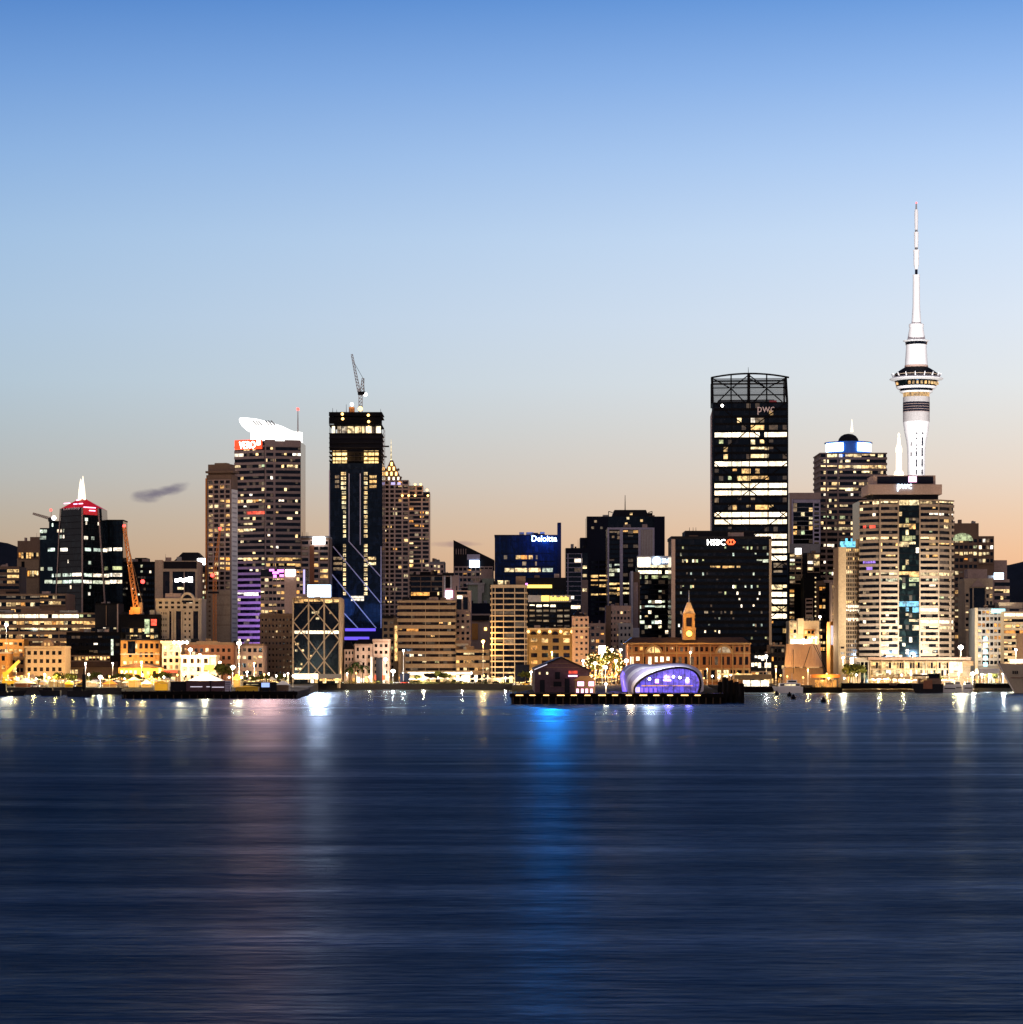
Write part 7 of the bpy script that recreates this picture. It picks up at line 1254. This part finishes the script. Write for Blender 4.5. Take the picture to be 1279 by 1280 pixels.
# street pavilions along the central quay edge
for i, (q0, q1, y0, D, lb, m_) in enumerate(((500, 512, 842, 1398, 'dark blue quay kiosk right of the dazzling lamp', 'navy'), (610, 627, 847, 1398, 'pale cream quay kiosk at the foot of the white gridded tower', 'cream'), (603, 609, 842, 1397, 'dark bus shelter under the tall amber lamp', 'dark'), (470, 478, 823, 1396, 'dark totem sign before the cream hotel', 'dark'))):
    r = empty('kiosk', (X((q0 + q1) / 2, D), D, GZ), lb, 'kiosk'); f_ = Frame(q0, D, q1, D); ubox('wall', m_, f_, 0, f_.len, GZ, f_.z(y0), -3, 0, r); ubox('roof', 'roof', f_, -.3, f_.len + .3, f_.z(y0), f_.z(y0) + .25, -3.3, .5, r)
r = empty('hedge', (X(530, 1392), 1392, GZ), 'long dark planted hedge along the central quay edge', 'hedge'); rr = random.Random(3); mb = MB()
for _ in range(2600):
    x = rr.uniform(X(400, 1392), X(636, 1392)); p = Vector((x, 1392 + rr.uniform(-.6, .9), GZ + rr.uniform(0, 1.3 + .5 * math.sin(x * .35)))); s_ = rr.uniform(.15, .35); a = Vector((rr.uniform(-1, 1), rr.uniform(-1, 1), rr.uniform(-1, 1))).normalized(); u_ = a.orthogonal().normalized() * s_; w_ = a.cross(u_); mb.add([p - u_, p - w_ * .6, p + u_, p + w_ * .6], [(0, 1, 2, 3)])
mb.build('foliage', 'leaf', r)

# ================================================================= LIGHT
def fl(name, px, y, D, tgt, c, w, cone, label, zb=None):
    p = Vector((X(px, D), D, Z(y, D))); r = empty('floodlight', (p.x, p.y, p.z - .8), label, 'floodlight', 'rooftop floodlights')
    MB().box(p.x - .6, p.x + .6, p.y - .2, p.y + .5, p.z - .5, p.z + .5).build('housing', 'black', r); MB().bar((p.x, p.y + .1, p.z - .8), (p.x, p.y + .1, p.z - .4), .2).build('bracket', 'steel', r)
    spot(p + Vector((0, .9, .3)), tgt, c, w, cone, r)
tx, ty = X(1145.5, 1950), 1950
fl('f', 1199, 652, 1652, (tx, ty, 270), (1., .97, .97), 3.3e6, 46, 'black floodlight on the dark brown arched window tower roof, left of the pair'); fl('f', 1216, 652, 1652, (tx, ty, 270), (1., .97, .97), 3.3e6, 46, 'black floodlight on the dark brown arched window tower roof, right of the pair')
for q in (1106, 1140, 1172): fl('f', q, 819.5, 1343, (X(q, 1385), 1386, 34), (1., .9, .72), 150000, 80, {1106: 'black floodlight on the waterfront hall roof, left', 1140: 'black floodlight on the waterfront hall roof, middle', 1172: 'black floodlight on the waterfront hall roof, right'}[q])
spot((X(318, 1690), 1690, 34), (X(312, 1750), 1756, 36), (.34, .2, 1.), 420000, 75, None, .7, 1., 'violet_wash')
spot((X(331, 1740), 1738, Z(538, 1750)), (X(330, 900), 560, 0), (1., .48, .38), .75e6, 60, None, .5, 1.5, 'water_streak_spot')  # added spot at the crown, aimed at the water to draw a streak
spot((X(398, 1380), 1379, Z(738, 1385)), (X(398, 900), 700, 0), (.85, .86, 1.), 3.2e5, 60, None, .5, 1.5, 'water_streak_spot')  # added spot by the roof sign for a pale streak on the water
spot((X(965, 1490), 1498, Z(700, 1500)), (X(965, 900), 700, 0), (1., .78, .6), 7e5, 60, None, .5, 1.5, 'warm_streak_spot')  # added spot before the lit floors for a warm water streak
for q_, y_, w_ in ((426, 758, 15000), (462, 765, 7000)): point(q_, y_, 1680, (.2, .38, 1.), w_, 7., None, 'blue_wash')
for q_, y_ in ((748, 842), (764, 836), (774, 844)): point(q_, y_, 1306, (1., .38, .1), 14000, .6, None, 'tree_fill_light')  # added orange fill that colours the fairy lit trees
pt = point(682, 672, 1518, (.02, .2, 1.), 17000, 1.2, deloitte.root, 'sign_light'); point(672, 674, 1522, (.02, .12, 1.), 2500, .8, deloitte.root, 'sign_light')
spot((X(690, 1526), 1524, Z(673, 1530)), (X(690, 900), 700, 0), (.002, .25, .85), .8e6, 60, deloitte.root, .5, 1.5, 'water_streak_spot')  # added blue spot aimed at the water for the streak
point(861.5, 790, 1334, SOD, 8000, .4, ferryb.root, 'clock_tower_lamp'); point(861.5, 770, 1337, SOD, 5000, .4, ferryb.root, 'clock_tower_lamp')
point(1064, 562, 1598, (.1, .35, 1.), 5000, .8, None, 'drum_light')

# ---------------------------------------------------------------- sky
w = bpy.data.worlds.new('World'); scene.world = w; w.use_nodes = True; nt = w.node_tree; nt.nodes.clear()
def s2l(c): return tuple((v / 255 / 12.92) if v / 255 <= .04045 else ((v / 255 + .055) / 1.055) ** 2.4 for v in c)
out = nt.nodes.new('ShaderNodeOutputWorld'); bg = nt.nodes.new('ShaderNodeBackground')
tc = nt.nodes.new('ShaderNodeTexCoord'); sp = nt.nodes.new('ShaderNodeSeparateXYZ'); L(nt, tc.outputs['Generated'], sp.inputs[0])
rp = nt.nodes.new('ShaderNodeValToRGB'); cr = rp.color_ramp; cr.interpolation = 'EASE'
zr = nt.nodes.new('ShaderNodeMapRange'); zr.inputs[1].default_value = 0; zr.inputs[2].default_value = .5; L(nt, sp.outputs[2], zr.inputs[0]); L(nt, zr.outputs[0], rp.inputs[0]); cr.interpolation = 'LINEAR'
SKY = [(827, (208, 136, 102)), (740, (226, 174, 136)), (690, (228, 187, 153)), (650, (224, 195, 170)), (600, (219, 205, 193)), (540, (215, 213, 211)), (480, (213, 220, 227)), (400, (207, 220, 237)), (300, (193, 214, 241)), (200, (168, 198, 239)), (100, (137, 176, 231)), (0, (101, 150, 217))]
els = [(((YH - y) / F) / math.sqrt(1 + ((YH - y) / F) ** 2) / .5, s2l(c)) for y, c in SKY] + [(.62, s2l((62, 108, 188))), (.8, s2l((40, 76, 150))), (1., s2l((24, 48, 110)))]
while len(cr.elements) < len(els): cr.elements.new(.5)
for e, (p, c) in zip(cr.elements, els): e.position = p; e.color = (*c, 1)
# afterglow is stronger to the right (west); the sky behind the viewer is a mauve brightened to light the facades
ax = nt.nodes.new('ShaderNodeMapRange'); ax.inputs[1].default_value = -.2; ax.inputs[2].default_value = .2; L(nt, sp.outputs[0], ax.inputs[0])
am = nt.nodes.new('ShaderNodeMix'); am.data_type = 'RGBA'; L(nt, ax.outputs[0], am.inputs[0]); am.inputs[6].default_value = (.66, .78, .86, 1); am.inputs[7].default_value = (1.16, 1.12, 1.07, 1)
sc = nt.nodes.new('ShaderNodeVectorMath'); sc.operation = 'MULTIPLY'; L(nt, rp.outputs[0], sc.inputs[0]); L(nt, am.outputs[2], sc.inputs[1])
sk = nt.nodes.new('ShaderNodeTexSky'); sk.sky_type = 'NISHITA'; sk.sun_disc = False; sk.sun_elevation = math.radians(-2); sk.sun_rotation = math.radians(35)
sks = nt.nodes.new('ShaderNodeVectorMath'); sks.operation = 'SCALE'; sks.inputs['Scale'].default_value = .02; L(nt, sk.outputs[0], sks.inputs[0])
ad = nt.nodes.new('ShaderNodeVectorMath'); ad.operation = 'ADD'; L(nt, sc.outputs[0], ad.inputs[0]); L(nt, sks.outputs[0], ad.inputs[1])
# small dusk cloud low on the left
cn = nt.nodes.new('ShaderNodeTexNoise'); cn.inputs['Scale'].default_value = 1.; cn.inputs['Detail'].default_value = 6; cn.inputs['Roughness'].default_value = .6
mp = nt.nodes.new('ShaderNodeMapping'); mp.inputs['Scale'].default_value = (55, 55, 150); L(nt, tc.outputs['Generated'], mp.inputs['Vector']); L(nt, mp.outputs[0], cn.inputs['Vector'])
def cloud(px, y, sx_, sz_, tilt=0.):
    u0, v0 = (px - CX) / F, (YH - y) / F; k = 1 / math.sqrt(1 + u0 * u0 + v0 * v0)
    a = nt.nodes.new('ShaderNodeMath'); a.operation = 'SUBTRACT'; L(nt, sp.outputs[0], a.inputs[0]); a.inputs[1].default_value = u0 * k
    c_ = nt.nodes.new('ShaderNodeMath'); c_.operation = 'SUBTRACT'; L(nt, sp.outputs[2], c_.inputs[0]); c_.inputs[1].default_value = v0 * k
    t_ = nt.nodes.new('ShaderNodeMath'); t_.operation = 'MULTIPLY_ADD'; L(nt, a.outputs[0], t_.inputs[0]); t_.inputs[1].default_value = -tilt; L(nt, c_.outputs[0], t_.inputs[2])
    sq = []
    for src, s_ in ((a, sx_), (t_, sz_)):
        d = nt.nodes.new('ShaderNodeMath'); d.operation = 'DIVIDE'; L(nt, src.outputs[0], d.inputs[0]); d.inputs[1].default_value = s_ / F
        e = nt.nodes.new('ShaderNodeMath'); e.operation = 'MULTIPLY'; L(nt, d.outputs[0], e.inputs[0]); L(nt, d.outputs[0], e.inputs[1]); sq.append(e)
    s = nt.nodes.new('ShaderNodeMath'); s.operation = 'ADD'; L(nt, sq[0].outputs[0], s.inputs[0]); L(nt, sq[1].outputs[0], s.inputs[1])
    n_ = nt.nodes.new('ShaderNodeMath'); n_.operation = 'MULTIPLY_ADD'; L(nt, cn.outputs[0], n_.inputs[0]); n_.inputs[1].default_value = 2.6; L(nt, s.outputs[0], n_.inputs[2])
    r_ = nt.nodes.new('ShaderNodeMapRange'); r_.interpolation_type = 'SMOOTHSTEP'; r_.inputs[1].default_value = 2.15; r_.inputs[2].default_value = 1.0; r_.inputs[3].default_value = 0; r_.inputs[4].default_value = .7; L(nt, n_.outputs[0], r_.inputs[0]); return r_
src = ad
front = nt.nodes.new('ShaderNodeMapRange'); front.inputs[1].default_value = .5; front.inputs[2].default_value = .8; L(nt, sp.outputs[1], front.inputs[0])
for a in ((187, 620, 25, 10, .1), (219, 611, 24, 9.5, .3), (203, 615, 26, 8, .3), (566, 680, 44, 5, 0)):
    cl = cloud(*a); g = nt.nodes.new('ShaderNodeMath'); g.operation = 'MULTIPLY'; L(nt, cl.outputs[0], g.inputs[0]); L(nt, front.outputs[0], g.inputs[1])
    mxn = nt.nodes.new('ShaderNodeMix'); mxn.data_type = 'RGBA'; L(nt, g.outputs[0], mxn.inputs[0]); L(nt, src.outputs[2 if src.bl_idname == 'ShaderNodeMix' else 0], mxn.inputs[6]); mxn.inputs[7].default_value = (*s2l((112, 106, 124) if a[0] < 400 else (170, 140, 135)), 1); src = mxn
bk = nt.nodes.new('ShaderNodeValToRGB'); ce = bk.color_ramp.elements; ce[0].position = 0; ce[0].color = (1.2, .88, .78, 1); ce[1].position = 1.; ce[1].color = (.05, .08, .16, 1)
e = ce.new(.35); e.color = (.7, .57, .58, 1)
bz = nt.nodes.new('ShaderNodeMapRange'); L(nt, sp.outputs[2], bz.inputs[0]); bz.inputs[1].default_value = 0; bz.inputs[2].default_value = .8; L(nt, bz.outputs[0], bk.inputs[0])
bf = nt.nodes.new('ShaderNodeMapRange'); bf.inputs[1].default_value = -.25; bf.inputs[2].default_value = .75; bf.interpolation_type = 'SMOOTHSTEP'; L(nt, sp.outputs[1], bf.inputs[0])
fm_ = nt.nodes.new('ShaderNodeMix'); fm_.data_type = 'RGBA'; L(nt, bf.outputs[0], fm_.inputs[0]); L(nt, bk.outputs[0], fm_.inputs[6]); L(nt, src.outputs[2], fm_.inputs[7])
L(nt, fm_.outputs[2], bg.inputs[0]); bg.inputs[1].default_value = 1.; L(nt, bg.outputs[0], out.inputs[0])
# the sun is just under the horizon to the west: only a faint broad afterglow is left
sd = bpy.data.lights.new('Sun', 'SUN'); sd.energy = .12; sd.angle = math.radians(20); sd.color = (1., .6, .4); so = bpy.data.objects.new('Sun', sd); so.rotation_euler = (math.radians(-86), 0, math.radians(-35)); col.objects.link(so)
# ---------------------------------------------------------------- sub-parts: pieces that belong to a part hang under it
bpy.context.view_layer.update()
SUB = {'sign': ('sign_panel', 'sign_board', 'sign_tier'), 'sign_mark': ('sign_panel', 'sign_tier'), 'lit_sign_bay': ('sign_board',), 'sign_disc': ('sign_board',), 'crown_slats': ('oval_crown',), 'crown_column': ('crown_drum',), 'crown_light': ('pyramid_crown', 'gable_roof'), 'roof_strut': ('pod_roof',), 'roof_rail': ('pod_roof',), 'slot_window': ('shaft',), 'lamp_head': ('cross_arm', 'pole'), 'hull_number': ('hull',), 'hull_stripe': ('hull',), 'bow_edge': ('hull',), 'stripe': ('hull',), 'window_band': ('cabin', 'main_cabin', 'upper_cabin'), 'bridge_window': ('bridge',), 'arch_window': ('arch',), 'arch_glass': ('arch',), 'dormer_window': ('arched_dormer',), 'glazing_bars': ('glass_body', 'body'), 'crown_louvres': ('crown_truss',), 'roof_fins': ('sloping_roof',), 'louvre_lines': ('louvred_bay',), 'side_slots': ('side_wall',), 'panel_joints': ('lower_wall',), 'ropes': ('canvas',), 'mullion': ('glass_front',), 'lit_booth': ('glass_front',), 'screen': ('glass_front', 'body'), 'fairy_lights': ('crown',), 'bulbs': ('wire_and_posts',), 'beacon': ('jib', 'tip', 'pole'), 'stay_cable': ('jib',), 'cab': ('machine_deck',), 'counterweight': ('machine_deck',), 'clock_face': ('clock_tower',), 'clock_tower_column': ('clock_tower',), 'clock_tower_opening': ('clock_tower',), 'clock_tower_cornice': ('clock_tower',), 'clock_tower_roof': ('clock_tower',), 'clock_tower_base': ('clock_tower',), 'wall_joint': ('wall',), 'light_strip': ('wall', 'body'), 'brick_band': ('wall',), 'shelf': ('wall',), 'shelter_post': ('shelter_roof',), 'canopy_post': ('canopy',), 'band_rib': ('dark_band',)}
for o in list(col.objects):
    n_ = o.name.split('.')[0]
    if n_ == 'clock_tower_shaft': o.name = 'clock_tower'
for o in list(col.objects):
    n_ = o.name.split('.')[0]
    if n_ in SUB and o.parent and not o.parent.parent and o.type == 'MESH':
        sibs = [c for c in o.parent.children if c.type == 'MESH' and c.name.split('.')[0] in SUB[n_] and c != o]
        if sibs:
            p0 = (o.matrix_world @ (sum((Vector(v) for v in o.bound_box), Vector()) / 8))
            sb = min(sibs, key=lambda c: ((c.matrix_world @ (sum((Vector(v) for v in c.bound_box), Vector()) / 8)) - p0).length)
            mw = o.matrix_world.copy(); o.parent = sb; o.matrix_parent_inverse = sb.matrix_world.inverted(); o.matrix_basis = mw
            for nm in ('clock_tower_column', 'clock_tower_opening', 'clock_tower_cornice', 'clock_tower_roof', 'clock_tower_base'):
                if n_ == nm: o.name = {'clock_tower_column': 'column', 'clock_tower_opening': 'belfry_opening', 'clock_tower_cornice': 'cornice', 'clock_tower_roof': 'spire_roof', 'clock_tower_base': 'tower_base'}[nm]
# ---------------------------------------------------------------- camera
cd = bpy.data.cameras.new('Camera'); cam = bpy.data.objects.new('Camera', cd); col.objects.link(cam); scene.camera = cam
cam.location = (0, 0, H); cam.rotation_euler = (math.pi / 2, 0, 0)
cd.sensor_width = 36; cd.sensor_fit = 'AUTO'; cd.lens = 36 * F / 1280; cd.shift_x = 0; cd.shift_y = (YH - 640) / 1280; cd.clip_start = 1; cd.clip_end = 20000
scene.view_settings.view_transform = 'Standard'; scene.view_settings.look = 'None'; scene.view_settings.exposure = 0; scene.view_settings.gamma = 1
scene.render.engine = 'CYCLES'
cy = scene.cycles; cy.max_bounces = 4; cy.diffuse_bounces = 2; cy.glossy_bounces = 2; cy.transmission_bounces = 2; cy.sample_clamp_indirect = 4.; cy.use_denoising = True; cy.use_light_tree = True; cy.caustics_reflective = False; cy.caustics_refractive = False; cy.blur_glossy = .5
